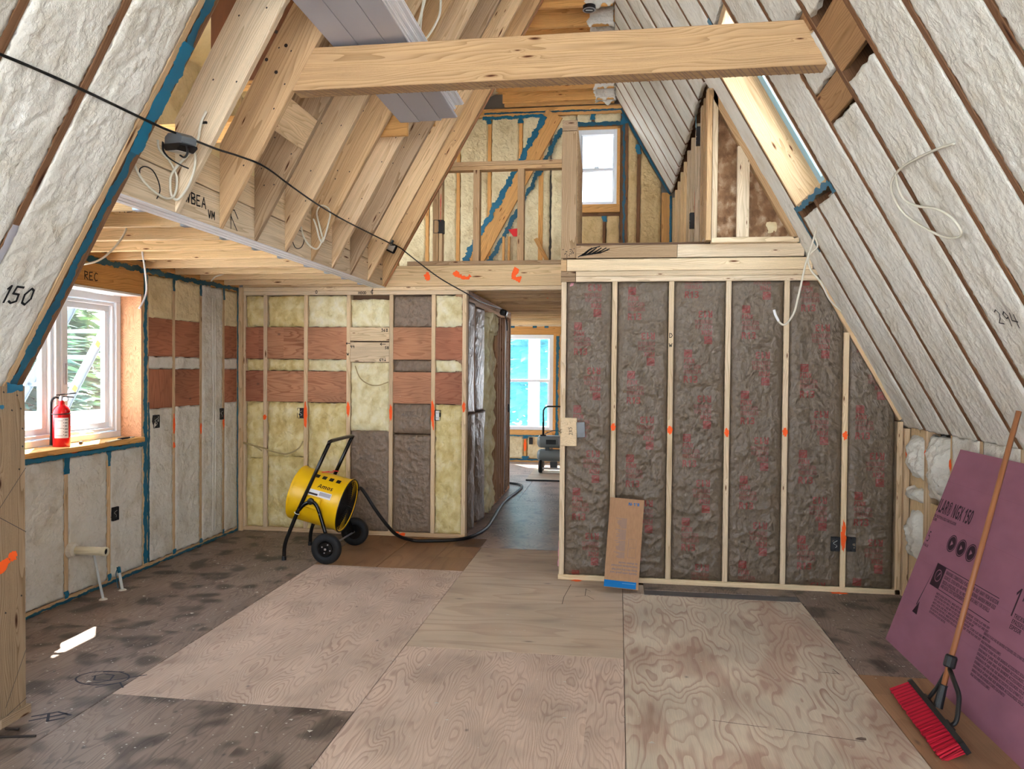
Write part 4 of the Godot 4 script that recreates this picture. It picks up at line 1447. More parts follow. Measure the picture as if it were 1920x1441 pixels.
func foam_lumps(w: Node, a: float, b: float, rows: Array) -> void:
	# swollen blobs of foam on the knee wall between d = a and d = b, each row [bottom, height]
	for r in rows:
		var s := rng.randf() * 30.0
		var wd := a - b
		sheet(w, "foam_lump", P(2.05, r[0], a), Vector3.BACK, Vector3.UP, wd, r[1], 0.014, func(u: float, v: float) -> float:
			var e := sin(clampf(u / wd, 0, 1) * PI) * sin(clampf(v / r[1], 0, 1) * PI)
			return -0.012 + 0.075 * sqrt(maxf(0.0, e)) + 0.03 * lump.get_noise_2d(u * 7.0 + s, v * 6.0) + 0.012 * lump.get_noise_2d(u * 22.0 + s, v * 26.0), 0.02, M.foam, 0.012)


# ---------------------------------------------------------------- left slope

func build_slope_left() -> void:
	var c := setting("ceiling_left", "steep left roof slope with white foam and a teal-sealed edge rafter", "ceiling")
	var up := Vector3(0.4939, 0.8695, 0)
	var inw := Vector3(0.8695, -0.4939, 0)
	var ds := [3.085, 2.655, 2.27, 1.88, 1.49, 1.10, 0.71, 0.32, -0.07, -0.46, -0.85, -1.24, -1.63, -2.02]
	for i in ds.size():
		var d: float = ds[i]
		var m := wood("old")
		if i == 0:
			board(c, "edge_rafter", slope_l(1.45, 3.085) - inw * 0.11, slope_l(4.9, 3.085) - inw * 0.11, 0.22, 0.036, inw, M.old0)
			board(c, "edge_rafter", slope_l(1.45, 3.047) - inw * 0.113, slope_l(4.9, 3.047) - inw * 0.113, 0.22, 0.036, inw, M.brown1)
			board(c, "edge_rafter", slope_l(1.45, 3.009) - inw * 0.11, slope_l(4.9, 3.009) - inw * 0.11, 0.22, 0.036, inw, M.rafter0)
		else:
			board(c, "rafter", slope_l(1.45, d) - inw * 0.11, slope_l(4.9, d) - inw * 0.11, 0.22, 0.038, inw, m)
		if i < ds.size() - 1:
			var a: float = ds[i + 1] + 0.019
			var b: float = d - (0.019 if i else 0.094)
			foam(c, "foam_panel", slope_l(1.45, a), Vector3.FORWARD, up, b - a, 3.45 / 0.8695, M.foam, 0.016, 0.0145 if i < 3 else 0.06, 0.004, 0.008)
	smear(c, "sealant", [slope_l(1.47, 3.05) + inw * 0.002, slope_l(1.9, 3.045) + inw * 0.002, slope_l(2.35, 3.05) + inw * 0.002, slope_l(2.55, 3.055) + inw * 0.003], 0.045, inw, M.teal_dark, 0.5)
	smear(c, "sealant", [slope_l(2.5, 3.055) + inw * 0.003, slope_l(2.8, 3.06) + inw * 0.003, slope_l(2.95, 3.06) + inw * 0.003], 0.075, inw, M.teal, 0.35)
	smear(c, "sealant", [slope_l(2.93, 3.05) + inw * 0.002, slope_l(3.3, 3.045) + inw * 0.002, slope_l(4.0, 3.045) + inw * 0.002], 0.05, inw, M.teal_dark, 0.5)
	# old pale coating on the lower part of the second rafter
	smear(c, "coating", [slope_l(1.5, 2.655) + inw * 0.001, slope_l(2.12, 2.655) + inw * 0.001], 0.034, inw, M.grey_paint, 0.25)
	write(c, "150", slope_l(1.842, 2.735) + inw * 0.017, Vector3.FORWARD, up, 0.075, 0.010, M.ink)
	# knee wall and the post at its end
	var w := setting("wall_knee_left", "low wall under the left slope ending in a built-up post", "wall")
	slab(w, "sheathing", Vector3(-2.76, 0, -2.4), Vector3(-2.74, 1.5, 3.0), M.deck)
	for i in range(1, ds.size()):
		upright(w, "stud", -2.695, ds[i], 0.04, 1.45, 0.09, 0.038, wood("stud"))
		foam(w, "foam_panel", P(-2.65, 0.04, ds[i] + 0.02), Vector3.FORWARD, Vector3.UP, (ds[i - 1] if i > 1 else 2.97) - ds[i] - 0.04, 1.42, M.foam, 0.012, 0.05)
	board(w, "bottom_plate", P(-2.695, 0.02, -2.4), P(-2.695, 0.02, 2.945), 0.038, 0.09, Vector3.UP, M.stud1)
	var p := setting("column_1", "built-up post of pale boards under the teal-edged rafter", "post")
	board(p, "board", P(-2.664, 0.045, 3.03), P(-2.664, 1.49, 3.03), 0.16, 0.036, Vector3.FORWARD, M.grey1)
	board(p, "board", P(-2.664, 0.045, 2.93), P(-2.664, 1.49, 2.93), 0.036, 0.036, Vector3.FORWARD, M.stud2)
	board(p, "board", P(-2.70, 0.045, 3.02), P(-2.70, 1.47, 3.02), 0.18, 0.036, Vector3.FORWARD, M.stud0)
	board(p, "base_block", P(-2.67, 0.021, 2.955), P(-2.67, 0.021, 3.125), 0.042, 0.07, Vector3.UP, M.grey0)
	board(p, "base_block", P(-2.67, 0.021, 2.80), P(-2.67, 0.021, 2.952), 0.042, 0.06, Vector3.UP, M.stud1)
	smear(p, "paint_mark", [P(-2.6455, 0.70, 2.93), P(-2.6455, 0.715, 2.985), P(-2.6455, 0.73, 3.01)], 0.035, Vector3.RIGHT, M.orange, 0.8)
	dab(p, P(-2.6455, 0.74, 3.035), Vector3.FORWARD, Vector3.UP, 0.05, 0.045, M.orange)
	dab(p, P(-2.6455, 1.40, 2.975), Vector3.FORWARD, Vector3.UP, 0.03, 0.018, M.teal)
	smear(p, "sealant", [P(-2.645, 1.48, 3.0), P(-2.645, 1.483, 3.09)], 0.035, Vector3.RIGHT, M.teal, 0.5, 0.006)
	strokes(p, "pencil_line", P(-2.6458, 0, 0), Vector3.FORWARD, Vector3.UP, [PackedVector2Array([Vector2(2.95, 0.95), Vector2(3.11, 1.12)]), PackedVector2Array([Vector2(2.95, 0.93), Vector2(3.11, 0.83)]), PackedVector2Array([Vector2(2.99, 0.08), Vector2(3.11, 0.30)]), PackedVector2Array([Vector2(2.955, 0.03), Vector2(3.11, 0.075)])], 0.003, M.pencil)
	var holes := []
	for e in [[2.96, 1.465], [2.985, 1.466], [3.06, 1.45], [3.03, 1.385], [3.08, 1.39], [3.09, 1.30], [3.09, 1.22], [3.07, 1.12], [3.08, 0.55], [2.99, 0.5]]:
		holes.append(PackedVector2Array([Vector2(e[0], e[1]), Vector2(e[0] + 0.004, e[1] - 0.003)]))
	strokes(p, "nail_holes", P(-2.6458, 0, 0), Vector3.FORWARD, Vector3.UP, holes, 0.007, M.nail)
	# wall that closes the dormer towards the camera
	var r := setting("wall_return", "short foam wall behind the post", "wall")
	slab(r, "sheathing", Vector3(-3.75, 0, 3.0), Vector3(-2.72, 2.56, 3.03), M.deck)
	slab(r, "board", Vector3(-3.63, 0, 3.03), Vector3(-2.75, 2.34, 3.05), M.stud0)


# ---------------------------------------------------------------- dormer ceiling and upper storey

func build_dormer() -> void:
	var c := setting("ceiling_dormer", "low ceiling of open joists on metal hangers", "ceiling")
	for d in [3.46, 3.87, 4.28, 4.68, 5.05, 5.50, 5.90, 6.28, 6.69]:
		board(c, "joist", P(-2.305, 2.432, d), P(-3.63, 2.432, d), 0.184, 0.037, Vector3.UP, wood("joist"))
		var st := begin()
		cbox_into(st, P(-2.325, 2.338, d), Vector3(0.045, 0.002, 0.042), 0.0005)
		cbox_into(st, P(-2.325, 2.39, d - 0.0205), Vector3(0.045, 0.10, 0.002), 0.0005)
		cbox_into(st, P(-2.325, 2.39, d + 0.0205), Vector3(0.045, 0.10, 0.002), 0.0005)
		cbox_into(st, P(-2.303, 2.39, d - 0.04), Vector3(0.002, 0.10, 0.036), 0.0005)
		cbox_into(st, P(-2.303, 2.39, d + 0.04), Vector3(0.002, 0.10, 0.036), 0.0005)
		put(c, "joist_hanger", done(st), M.zinc)
	slab(c, "deck", Vector3(-3.64, 2.526, 3.05), Vector3(-2.31, 2.545, 9.6), M.joist1)
	foam(c, "foam_panel", P(-3.60, 2.50, 3.06), Vector3.FORWARD, Vector3(0.3, -0.95, 0).normalized(), 3.85, 0.12, M.foam_cream, 0.02, 0.03, 0.01)
	# upper wall of the dormer, sprayed with foam, and the shed roof over it
	var w := setting("wall_upper", "upper dormer wall and its shed roof, sprayed with foam", "wall")
	foam(w, "foam_panel", P(-3.60, 3.36, 3.1), Vector3.FORWARD, Vector3.UP, 6.45, 0.85, M.foam_cream, 0.05, 0.03, 0.01)
	var rd := Vector3(3.35, 1.45, 0).normalized()
	foam(w, "foam_panel", P(-3.70, 4.12, 3.1), Vector3.FORWARD, rd, 6.5, 3.75, M.foam_cream, 0.05, 0.045, 0.01)
	slab(w, "sheathing", Vector3(-3.87, 2.5, 3.0), Vector3(-3.66, 2.66, 9.7), M.outer)
	slab(w, "sheathing", Vector3(-3.87, 3.34, 3.0), Vector3(-3.66, 4.25, 9.7), M.outer)
	slab(w, "sheathing", Vector3(-3.87, 2.66, 3.0), Vector3(-3.66, 3.34, 3.3), M.outer)
	slab(w, "sheathing", Vector3(-3.87, 2.66, 9.3), Vector3(-3.66, 3.34, 9.7), M.outer)
	var n := setting("window_3", "band of low windows in the upper dormer wall", "window")
	slab(n, "frame", Vector3(-3.80, 2.66, 3.3), Vector3(-3.72, 2.70, 9.3), M.white_vinyl)
	slab(n, "frame", Vector3(-3.80, 3.30, 3.3), Vector3(-3.72, 3.34, 9.3), M.white_vinyl)
	for k in 6:
		slab(n, "frame", Vector3(-3.80, 2.70, 3.3 + k * 1.19), Vector3(-3.72, 3.30, 3.35 + k * 1.19), M.white_vinyl)
		if k < 5:
			slab(n, "pane", Vector3(-3.765, 2.70, 3.35 + k * 1.19), Vector3(-3.76, 3.30, 4.49 + k * 1.19), M.glass, 0.0)
	# collar boards and a plywood web seen through the rafters
	slab(w, "plywood_backing", Vector3(-2.54, 3.36, 4.5), Vector3(-1.95, 4.4, 4.52), M.ply_rust)
	board(w, "collar_board", P(-3.5, 3.30, 5.3), P(-1.5, 3.30, 5.3), 0.14, 0.038, Vector3.UP, M.gold0)
	board(w, "collar_board", P(-3.5, 3.62, 6.1), P(-1.5, 3.62, 6.1), 0.14, 0.038, Vector3.UP, M.gold1)
	board(w, "collar_board", P(-2.7, 3.45, 4.75), P(-1.7, 3.45, 4.75), 0.12, 0.038, Vector3.UP, M.gold2)


# ---------------------------------------------------------------- loft, its gable and the flat ceiling above

func build_loft() -> void:
	var D := 9.6
	var g := setting("wall_gable", "loft gable wall of cream foam, studs and a diagonal rafter edged with teal sealant", "wall")
	slab(g, "sheathing", Vector3(-3.9, 2.4, D + 0.12), Vector3(-3.5, 5.9, D + 0.2), M.outer)
	slab(g, "sheathing", Vector3(-3.5, 2.4, D + 0.12), Vector3(-2.9, 3.3, D + 0.2), M.outer)
	slab(g, "sheathing", Vector3(-3.5, 4.7, D + 0.12), Vector3(-2.9, 5.9, D + 0.2), M.outer)
	slab(g, "sheathing", Vector3(-2.9, 2.4, D + 0.12), Vector3(-0.53, 5.9, D + 0.2), M.outer)
	slab(g, "sheathing", Vector3(-0.05, 2.4, D + 0.12), Vector3(2.2, 5.9, D + 0.2), M.outer)
	slab(g, "sheathing", Vector3(-0.53, 2.4, D + 0.12), Vector3(-0.05, 3.63, D + 0.2), M.outer)
	slab(g, "sheathing", Vector3(-0.53, 4.56, D + 0.12), Vector3(-0.05, 5.9, D + 0.2), M.outer)
	var xs := [-3.6, -3.25, -2.85, -2.451, -2.049, -1.648, -1.253, -0.86]
	for x in [-3.25, -2.85, -2.451, -2.049, -1.648, -1.253]:
		upright(g, "stud", x, D + 0.045, 2.545, 3.3 if x == -3.25 else 4.76, 0.045, 0.09, wood("gold"))
	upright(g, "stud", -0.993, D + 0.045, 2.545, 4.4, 0.06, 0.09, wood("gold"))
	for i in xs.size() - 1:
		foam(g, "foam_panel", P(xs[i] + 0.023, 2.55, D + 0.01), Vector3.RIGHT, Vector3.UP, xs[i + 1] - xs[i] - 0.045, 0.75 if i in [0, 1] else 2.2, M.foam_cream, 0.012, 0.035, 0.004)
	foam(g, "foam_panel", P(-0.86, 2.55, D + 0.01), Vector3.RIGHT, Vector3.UP, 0.30, 2.2, M.foam_cream, 0.012, 0.035, 0.004)
	foam(g, "foam_panel", P(-0.545, 2.55, D + 0.01), Vector3.RIGHT, Vector3.UP, 0.33, 0.95, M.foam_tan, 0.012, 0.035, 0.004)
	foam(g, "foam_panel", P(-0.175, 2.55, D + 0.01), Vector3.RIGHT, Vector3.UP, 0.16, 0.95, M.foam_tan, 0.012, 0.035, 0.004)
	for e in [[0.085, 0.197], [0.24, 0.49]]:
		var x0: float = e[0]
		foam(g, "foam_panel", P(x0, 2.55, D + 0.01), Vector3.RIGHT, Vector3.UP, e[1] - e[0], 2.05, M.foam_tan, 0.010, 0.035, 0.004, 0.004, func(u: float) -> float: return minf(2.2, 4.60 - (x0 + u - 0.085) * LEAN - 2.55))
	for e in [[-0.545, -0.37], [-0.33, -0.01]]:
		foam(g, "foam_panel", P(e[0], 4.655, D + 0.01), Vector3.RIGHT, Vector3.UP, e[1] - e[0], 0.10, M.foam_cream, 0.008, 0.03, 0.004)
	upright(g, "stud", -0.197, D + 0.045, 2.545, 3.50, 0.04, 0.09, wood("brown"))
	upright(g, "stud", -0.351, D + 0.045, 4.65, 4.76, 0.04, 0.09, wood("brown"))
	upright(g, "stud", 0.012, D + 0.045, 2.545, 4.76, 0.045, 0.09, wood("brown"))
	upright(g, "stud", 0.062, D + 0.045, 2.545, 4.66, 0.045, 0.09, wood("old"))
	upright(g, "stud", 0.218, D + 0.045, 2.545, 4.34, 0.042, 0.09, wood("old"))
	upright(g, "stud", 0.548, D + 0.035, 2.545, 3.76, 0.10, 0.09, wood("gold"))
	board(g, "header", P(-0.56, 4.62, D + 0.045), P(-0.01, 4.62, D + 0.045), 0.05, 0.09, Vector3.UP, wood("brown"))
	board(g, "rough_sill", P(-0.56, 3.587, D + 0.035), P(-0.01, 3.587, D + 0.035), 0.10, 0.09, Vector3.UP, wood("gold"))
	board(g, "rough_sill", P(-0.56, 3.512, D + 0.045), P(-0.01, 3.512, D + 0.045), 0.04, 0.09, Vector3.UP, wood("brown"))
	board(g, "top_plate", P(-3.6, 4.775, D + 0.04), P(0.0, 4.775, D + 0.04), 0.04, 0.09, Vector3.UP, wood("gold"))
	board(g, "top_plate", P(-3.6, 4.83, D + 0.04), P(0.0, 4.83, D + 0.04), 0.06, 0.09, Vector3.UP, wood("gold"))
	var bt := Vector3(1.005, 1.79, 0).normalized()
	var bn := Vector3(-bt.y, bt.x, 0)
	board(g, "diagonal_rafter", P(-2.05, 2.56, D - 0.005), P(-0.83, 4.77, D - 0.005), 0.23, 0.04, bn, M.gold0)
	var z := 0.03
	smear(g, "sealant", [P(-2.13, 2.62, D - z), P(-1.6, 3.56, D - z), P(-0.95, 4.74, D - z)], 0.075, Vector3.BACK, M.teal, 0.55)
	smear(g, "sealant", [P(-1.86, 2.56, D - z), P(-1.3, 3.52, D - z), P(-0.73, 4.58, D - z)], 0.06, Vector3.BACK, M.teal_dark, 0.6)
	smear(g, "sealant", [P(-1.72, 4.803, D - 0.008), P(-0.6, 4.80, D - 0.008), P(0.0, 4.797, D - 0.008)], 0.022, Vector3.BACK, M.teal_dark, 0.5)
	smear(g, "sealant", [P(-1.74, 4.747, D - 0.008), P(-0.95, 4.75, D - 0.008)], 0.04, Vector3.BACK, M.teal, 0.6)
	smear(g, "sealant", [P(-0.56, 4.63, D - 0.003), P(0.05, 4.63, D - 0.003)], 0.05, Vector3.BACK, M.teal_dark, 0.5)
	smear(g, "sealant", [P(0.04, 2.56, D - 0.003), P(0.042, 3.5, D - 0.003), P(0.03, 4.7, D - 0.003)], 0.03, Vector3.BACK, M.teal_dark, 0.6)
	smear(g, "sealant", [P(-0.01, 4.80, D - 0.03), P(0.3, 4.26, D - 0.03), P(0.60, 3.735, D - 0.03)], 0.035, Vector3.BACK, M.teal_dark, 0.4)
	smear(g, "sealant", [P(0.607, 3.72, D - 0.015), P(0.607, 2.56, D - 0.015)], 0.025, Vector3.BACK, M.teal, 0.4)
	smear(g, "sealant", [P(0.02, 4.74, D - 0.006), P(0.04, 4.62, D - 0.006)], 0.09, Vector3.BACK, M.teal, 0.5)
	smear(g, "sealant", [P(0.21, 4.36, D - 0.006), P(0.22, 4.24, D - 0.006)], 0.06, Vector3.BACK, M.teal, 0.5)
	for e in [[-1.648, 4.74], [-1.253, 4.74], [-0.351, 4.75], [-0.197, 3.49]]:
		smear(g, "sealant", [P(e[0], e[1], D - 0.006), P(e[0], e[1] - 0.07, D - 0.006)], 0.06, Vector3.BACK, M.teal, 0.5)
	board(g, "brace", P(-1.05, 3.22, D - 0.02), P(-0.70, 2.56, D - 0.02), 0.05, 0.036, Vector3(0.88, 0.47, 0), M.gold1)
	for x in [-1.455, -1.385]:
		upright(g, "brace", x, D - 0.03, 2.55, 3.25, 0.03, 0.03, wood("gold"))
	prism(g, "tag_of_tape", PackedVector2Array([Vector2(-1.40, 3.34), Vector2(-1.28, 3.35), Vector2(-1.27, 3.25), Vector2(-1.33, 3.25)]), -D + 0.03, -D + 0.034, M.tape_red)
	# gable window
	var n := setting("window_4", "small sash window in the loft gable", "window")
	for e in [[-0.53, -0.495, 3.63, 4.56], [-0.085, -0.05, 3.63, 4.56], [-0.495, -0.085, 3.63, 3.67], [-0.495, -0.085, 4.50, 4.56], [-0.495, -0.085, 4.055, 4.085]]:
		slab(n, "frame", Vector3(e[0], e[2], D + 0.0), Vector3(e[1], e[3], D + 0.09), M.white_vinyl)
	for e in [[4.085, 4.50, 0.05], [3.67, 4.055, 0.03]]:
		for k in [[-0.495, -0.475], [-0.105, -0.085]]:
			slab(n, "sash", Vector3(k[0], e[0], D + e[2]), Vector3(k[1], e[1], D + e[2] + 0.025), M.white_vinyl)
		slab(n, "pane", Vector3(-0.475, e[0], D + e[2] + 0.01), Vector3(-0.105, e[1], D + e[2] + 0.014), M.glass, 0.0)
	slab(n, "latch", Vector3(-0.33, 4.085, D - 0.008), Vector3(-0.27, 4.10, D + 0.02), M.white_vinyl)
	slab(n, "trim_board", Vector3(-0.05, 3.63, D - 0.012), Vector3(-0.012, 4.59, D + 0.03), M.gold2)
	slab(n, "trim_board", Vector3(-0.56, 4.56, D - 0.012), Vector3(-0.012, 4.592, D + 0.03), M.gold0)
	# knee wall of the loft
	var w := setting("wall_loft", "loft knee wall of close studs under the white slope", "wall")
	for i in 10:
		var d: float = RAFTER_D[i]
		upright(w, "stud", 0.665, d + 0.0, 2.545, 3.66, 0.09, 0.038, wood("pale" if i > 4 else "joist"))
	upright(w, "stud", 0.665, 6.2, 2.545, 3.66, 0.09, 0.038, M.rafter0)
	upright(w, "stud", 0.665, 6.04, 2.545, 3.66, 0.09, 0.038, M.rafter1)
	board(w, "plate", P(0.665, 2.563, 9.55), P(0.665, 2.563, 5.8), 0.036, 0.09, Vector3.UP, M.pale0)
	slab(w, "sheathing", Vector3(0.72, 2.5, 5.85), Vector3(0.74, 3.6, 9.6), M.joist2)
	dab(w, P(0.619, 3.02, 6.66), Vector3.FORWARD, Vector3.UP, 0.05, 0.2, M.orange)
	dab(w, P(0.619, 2.75, 8.62), Vector3.FORWARD, Vector3.UP, 0.05, 0.2, M.orange)
	smear(w, "sealant", [P(0.618, 3.75, 6.62), P(0.618, 3.6, 6.6)], 0.05, Vector3.LEFT, M.teal, 0.5)
	write(w, "-RED/SW", P(0.6195, 3.40, 6.225), Vector3.DOWN, Vector3.FORWARD, 0.025, 0.004, M.ink)
	# the triangle above the partition
	var t := setting("wall_triangle", "triangle of studs and brown insulation between loft post and slope", "wall")
	var DT := 5.70
	upright(t, "post", 0.632, DT + 0.06, 2.53, 3.62, 0.036, 0.12, M.rafter2)
	upright(t, "post", 0.672, DT + 0.045, 2.545, 3.62, 0.038, 0.09, M.pale1)
	upright(t, "stud", 0.872, DT + 0.02, 2.55, 3.20, 0.086, 0.038, M.pale0)
	board(t, "bottom_plate", P(0.655, 2.5295, DT + 0.045), P(1.262, 2.5295, DT + 0.045), 0.037, 0.09, Vector3.UP, M.pale2)
	var off := Vector3(0.8695, 0.4939, 0) * -0.0215
	board(t, "sloped_plate", slope_r(2.55, DT + 0.045) + off, slope_r(3.62, DT + 0.045) + off, 0.043, 0.09, Vector3(0.87, 0.49, 0), M.rafter1)
	var x0 := 0.69
	sheet(t, "insulation_batt", P(x0, 2.55, DT + 0.06), Vector3.RIGHT, Vector3.UP, 0.55, 1.0, 0.02, func(u: float, v: float) -> float: return 0.02 * lump.get_noise_2d(u * 6.0, v * 5.0), 0.03, M.wool_brown, 0.0, Vector2(1, 1), Vector2.ZERO, func(u: float) -> float: return maxf(0.01, minf(1.0, 1.0 - (u - 0.02) * LEAN)))
	slab(t, "sheathing", Vector3(0.62, 2.5, DT + 0.11), Vector3(1.3, 3.75, DT + 0.12), M.deck)
	fluff(t, "foam_lump", P(1.02, 2.575, DT + 0.05), 0.11, 0.10, M.foam_cream, 0.05)
	# floor of the loft
	var f := setting("floor_loft", "loft floor above the back wall", "floor")
	slab(f, "deck", Vector3(-2.31, 2.526, 7.065), Vector3(0.62, 2.545, 9.6), M.ply_brown)
	slab(f, "deck", Vector3(-0.43, 2.526, 5.86), Vector3(0.62, 2.545, 7.06), M.ply_brown)
	# half wall along the edge of the loft
	var h := setting("wall_half", "open stud half wall along the loft edge", "wall")
	for x in [-1.317, -0.905]:
		upright(h, "stud", x, 7.015, 2.58, 3.413, 0.06, 0.09, M.rafter0)
	upright(h, "stud", -1.70, 7.015, 2.58, 3.6, 0.055, 0.09, M.rafter1)
	upright(h, "stud", -1.655, 7.02, 2.58, 3.6, 0.03, 0.09, M.stud2)
	board(h, "top_plate", P(-1.60, 3.432, 7.015), P(-0.44, 3.432, 7.015), 0.038, 0.09, Vector3.UP, M.rafter2)
	board(h, "top_plate", P(-1.56, 3.471, 7.015), P(-0.44, 3.471, 7.015), 0.037, 0.09, Vector3.UP, M.rafter0)
	smear(h, "paint_mark", [P(-1.652, 3.2, 6.974), P(-1.655, 2.95, 6.974)], 0.006, Vector3.BACK, M.tape_red, 0.6)
	# tall end post on the partition
	var p := setting("column_2", "tall pale end post standing on the corner of the partition", "post")
	board(p, "board", P(-0.382, 2.42, 5.769), P(-0.382, 3.362, 5.769), 0.113, 0.038, Vector3.RIGHT, M.grey2)
	board(p, "cap", P(-0.437, 3.405, 5.795), P(-0.327, 3.405, 5.795), 0.078, 0.09, Vector3.UP, M.grey0)
	for k in 3:
		upright(p, "stud", -0.385, 5.81 + k * 0.04, 2.53, 3.36, 0.11, 0.037, wood("grey"))
	prism(p, "side_board", PackedVector2Array([Vector2(-6.62, 2.50), Vector2(-5.92, 2.50), Vector2(-5.84, 3.43), Vector2(-6.62, 3.29)]), 0.0, 0.06, M.rafter1, Transform3D(Basis(Vector3(0, 0, 1), Vector3.UP, Vector3(-1, 0, 0)), Vector3(-0.326, 0, 0)))
	# flat ceiling joists under the ridge
	var c := setting("ceiling", "flat strip of joists under the ridge", "ceiling")
	for k in 17:
		var d: float = 3.36 + k * 0.4 if k < 14 else [8.985, 9.355, 9.50][k - 14]
		board(c, "joist", P(-1.45, 4.945, d + 0.019), P(-0.09, 4.945, d + 0.019), 0.19, 0.037, Vector3.UP, wood("gold"))
		foam(c, "foam_lump", P(-0.33, 4.852, d - 0.003), Vector3.RIGHT, Vector3.UP, 0.26, 0.185, M.foam, 0.02, 0.018, 0.004, 0.03)
	slab(c, "deck", Vector3(-1.6, 5.045, 3.05), Vector3(0.0, 5.06, 9.62), M.gold1)
	foam(c, "foam_panel", P(-0.6, 4.86, 3.04), Vector3.BACK, Vector3.LEFT, 5.5, 0.9, M.foam, 0.012, 0.06, 0.01)


# ---------------------------------------------------------------- hall and back room

func build_hall() -> void:
	var w := setting("wall_hall", "hall wall of studs and sagging batts beyond the doorway", "wall")
	var X := -1.42
	var ux := Vector3.FORWARD
	upright(w, "stud", X - 0.045, 7.02, 0.04, 2.25, 0.09, 0.038, M.hall0)
	upright(w, "stud", X - 0.045, 7.08, 0.04, 2.25, 0.09, 0.06, M.hall1)
	for d in [8.80, 8.95, 9.15, 9.32]:
		upright(w, "stud", X - 0.03, d, 0.04, 2.2, 0.12, 0.04 if d < 8.9 else 0.05, wood("hall"))
	for d in [9.85, 10.02]:
		upright(w, "stud", X - 0.045, d, 0.04, 2.25, 0.09, 0.05, wood("hall"))
	board(w, "top_plate", P(X - 0.045, 2.27, 6.99), P(X - 0.045, 2.27, 10.05), 0.04, 0.09, Vector3.UP, M.hall2)
	board(w, "top_plate", P(X - 0.045, 2.31, 6.99), P(X - 0.045, 2.31, 10.05), 0.037, 0.09, Vector3.UP, M.hall1)
	board(w, "bottom_plate", P(X - 0.045, 0.02, 6.99), P(X - 0.045, 0.02, 8.6), 0.038, 0.09, Vector3.UP, M.hall0)
	board(w, "bottom_plate", P(X - 0.045, 0.02, 8.75), P(X - 0.045, 0.02, 10.05), 0.038, 0.09, Vector3.UP, M.pink0)
	var bag := func(d0: float, d1: float, y0: float, y1: float, m: Material, fat: float) -> void:
		var s := rng.randf() * 20.0
		sheet(w, "kraft_batt", P(X - 0.01, y0, d0), ux, Vector3.UP, d1 - d0, y1 - y0, 0.02, func(u: float, v: float) -> float: return fat * sin(clampf(u / (d1 - d0), 0, 1) * PI) + 0.014 * lump.get_noise_2d(u * 4.0 + s, v * 2.2), 0.03, m, 0.004, Vector2(2.4, 1.7))
	bag.call(7.12, 7.48, 1.16, 2.22, M.kraft_grey, 0.03)
	bag.call(7.12, 7.48, 0.04, 1.15, M.kraft_grey, 0.045)
	bag.call(7.50, 8.02, 1.16, 2.2, M.kraft_grey, 0.045)
	bag.call(7.50, 8.02, 0.04, 1.15, M.kraft_grey, 0.06)
	bag.call(9.36, 9.60, 0.04, 2.2, M.paper, 0.03)
	bag.call(9.62, 9.82, 0.04, 2.2, M.hall1, 0.02)
	upright(w, "stud", X - 0.02, 7.49, 0.04, 2.22, 0.05, 0.02, M.hall2)
	sheet(w, "fibreglass_batt", P(X + 0.0, 0.04, 8.04), ux, Vector3.UP, 0.42, 2.1, 0.03, func(u: float, v: float) -> float: return 0.04 + 0.05 * lump.get_noise_2d(u * 5.0, v * 4.0), 0.08, M.wool_pale, 0.02)
	sheet(w, "fibreglass_flap", P(X + 0.02, 1.98, 8.1), ux, Vector3.UP, 0.62, 0.2, 0.03, func(u: float, v: float) -> float: return 0.05 + 0.04 * lump.get_noise_2d(u * 7.0, v * 6.0) - u * 0.06, 0.04, M.wool_pale, 0.02)
	var r := setting("wall_hall_right", "far side of the hall", "wall")
	slab(r, "sheathing", Vector3(-0.40, 0.0, 5.87), Vector3(-0.36, 2.32, 9.1), M.hall2)
	upright(r, "stud", -0.39, 5.87, 0.04, 2.24, 0.09, 0.04, M.hall1)
	# joists over hall and back room
	var c := setting("ceiling_hall", "joists over the hall and the room behind it", "ceiling")
	var k := 0
	var d := 7.2
	while d < 12.9:
		var m := wood("rafter") if d < 10.2 else wood("joist")
		if d < 9.0:
			board(c, "joist", P(-1.42, 2.43, d), P(-0.40, 2.43, d), 0.19, 0.038, Vector3.UP, m)
		else:
			board(c, "joist", P(-3.6, 2.43, d), P(2.1, 2.43, d), 0.19, 0.038, Vector3.UP, m)
		if d > 7.0 and d < 11.4:
			dab(c, P(-0.75 - k * 0.012, 2.42, d - 0.021), Vector3.RIGHT, Vector3.UP, 0.10, 0.09, M.orange)
		d += 0.405
		k += 1
	slab(c, "deck", Vector3(-3.64, 2.546, 9.6), Vector3(2.2, 2.57, 13.2), M.deck)
	slab(c, "deck", Vector3(-3.64, 2.526, 7.07), Vector3(-2.3, 2.546, 9.6), M.deck)
	# rear wall with its window
	var D := 13.0
	var b := setting("wall_rear", "rear wall of cream foam below a tall window", "wall")
	slab(b, "sheathing", Vector3(-3.7, 0, D + 0.1), Vector3(-2.12, 2.6, D + 0.2), M.outer)
	slab(b, "sheathing", Vector3(-1.10, 0, D + 0.1), Vector3(0.3, 2.6, D + 0.2), M.outer)
	slab(b, "sheathing", Vector3(1.5, 0, D + 0.1), Vector3(2.3, 2.6, D + 0.2), M.outer)
	slab(b, "sheathing", Vector3(-2.12, 0, D + 0.1), Vector3(-1.10, 0.55, D + 0.2), M.outer)
	slab(b, "sheathing", Vector3(-2.12, 2.17, D + 0.1), Vector3(-1.10, 2.6, D + 0.2), M.outer)
	slab(b, "sheathing", Vector3(0.3, 0, D + 0.1), Vector3(1.5, 0.55, D + 0.2), M.outer)
	slab(b, "sheathing", Vector3(0.3, 2.17, D + 0.1), Vector3(1.5, 2.6, D + 0.2), M.outer)
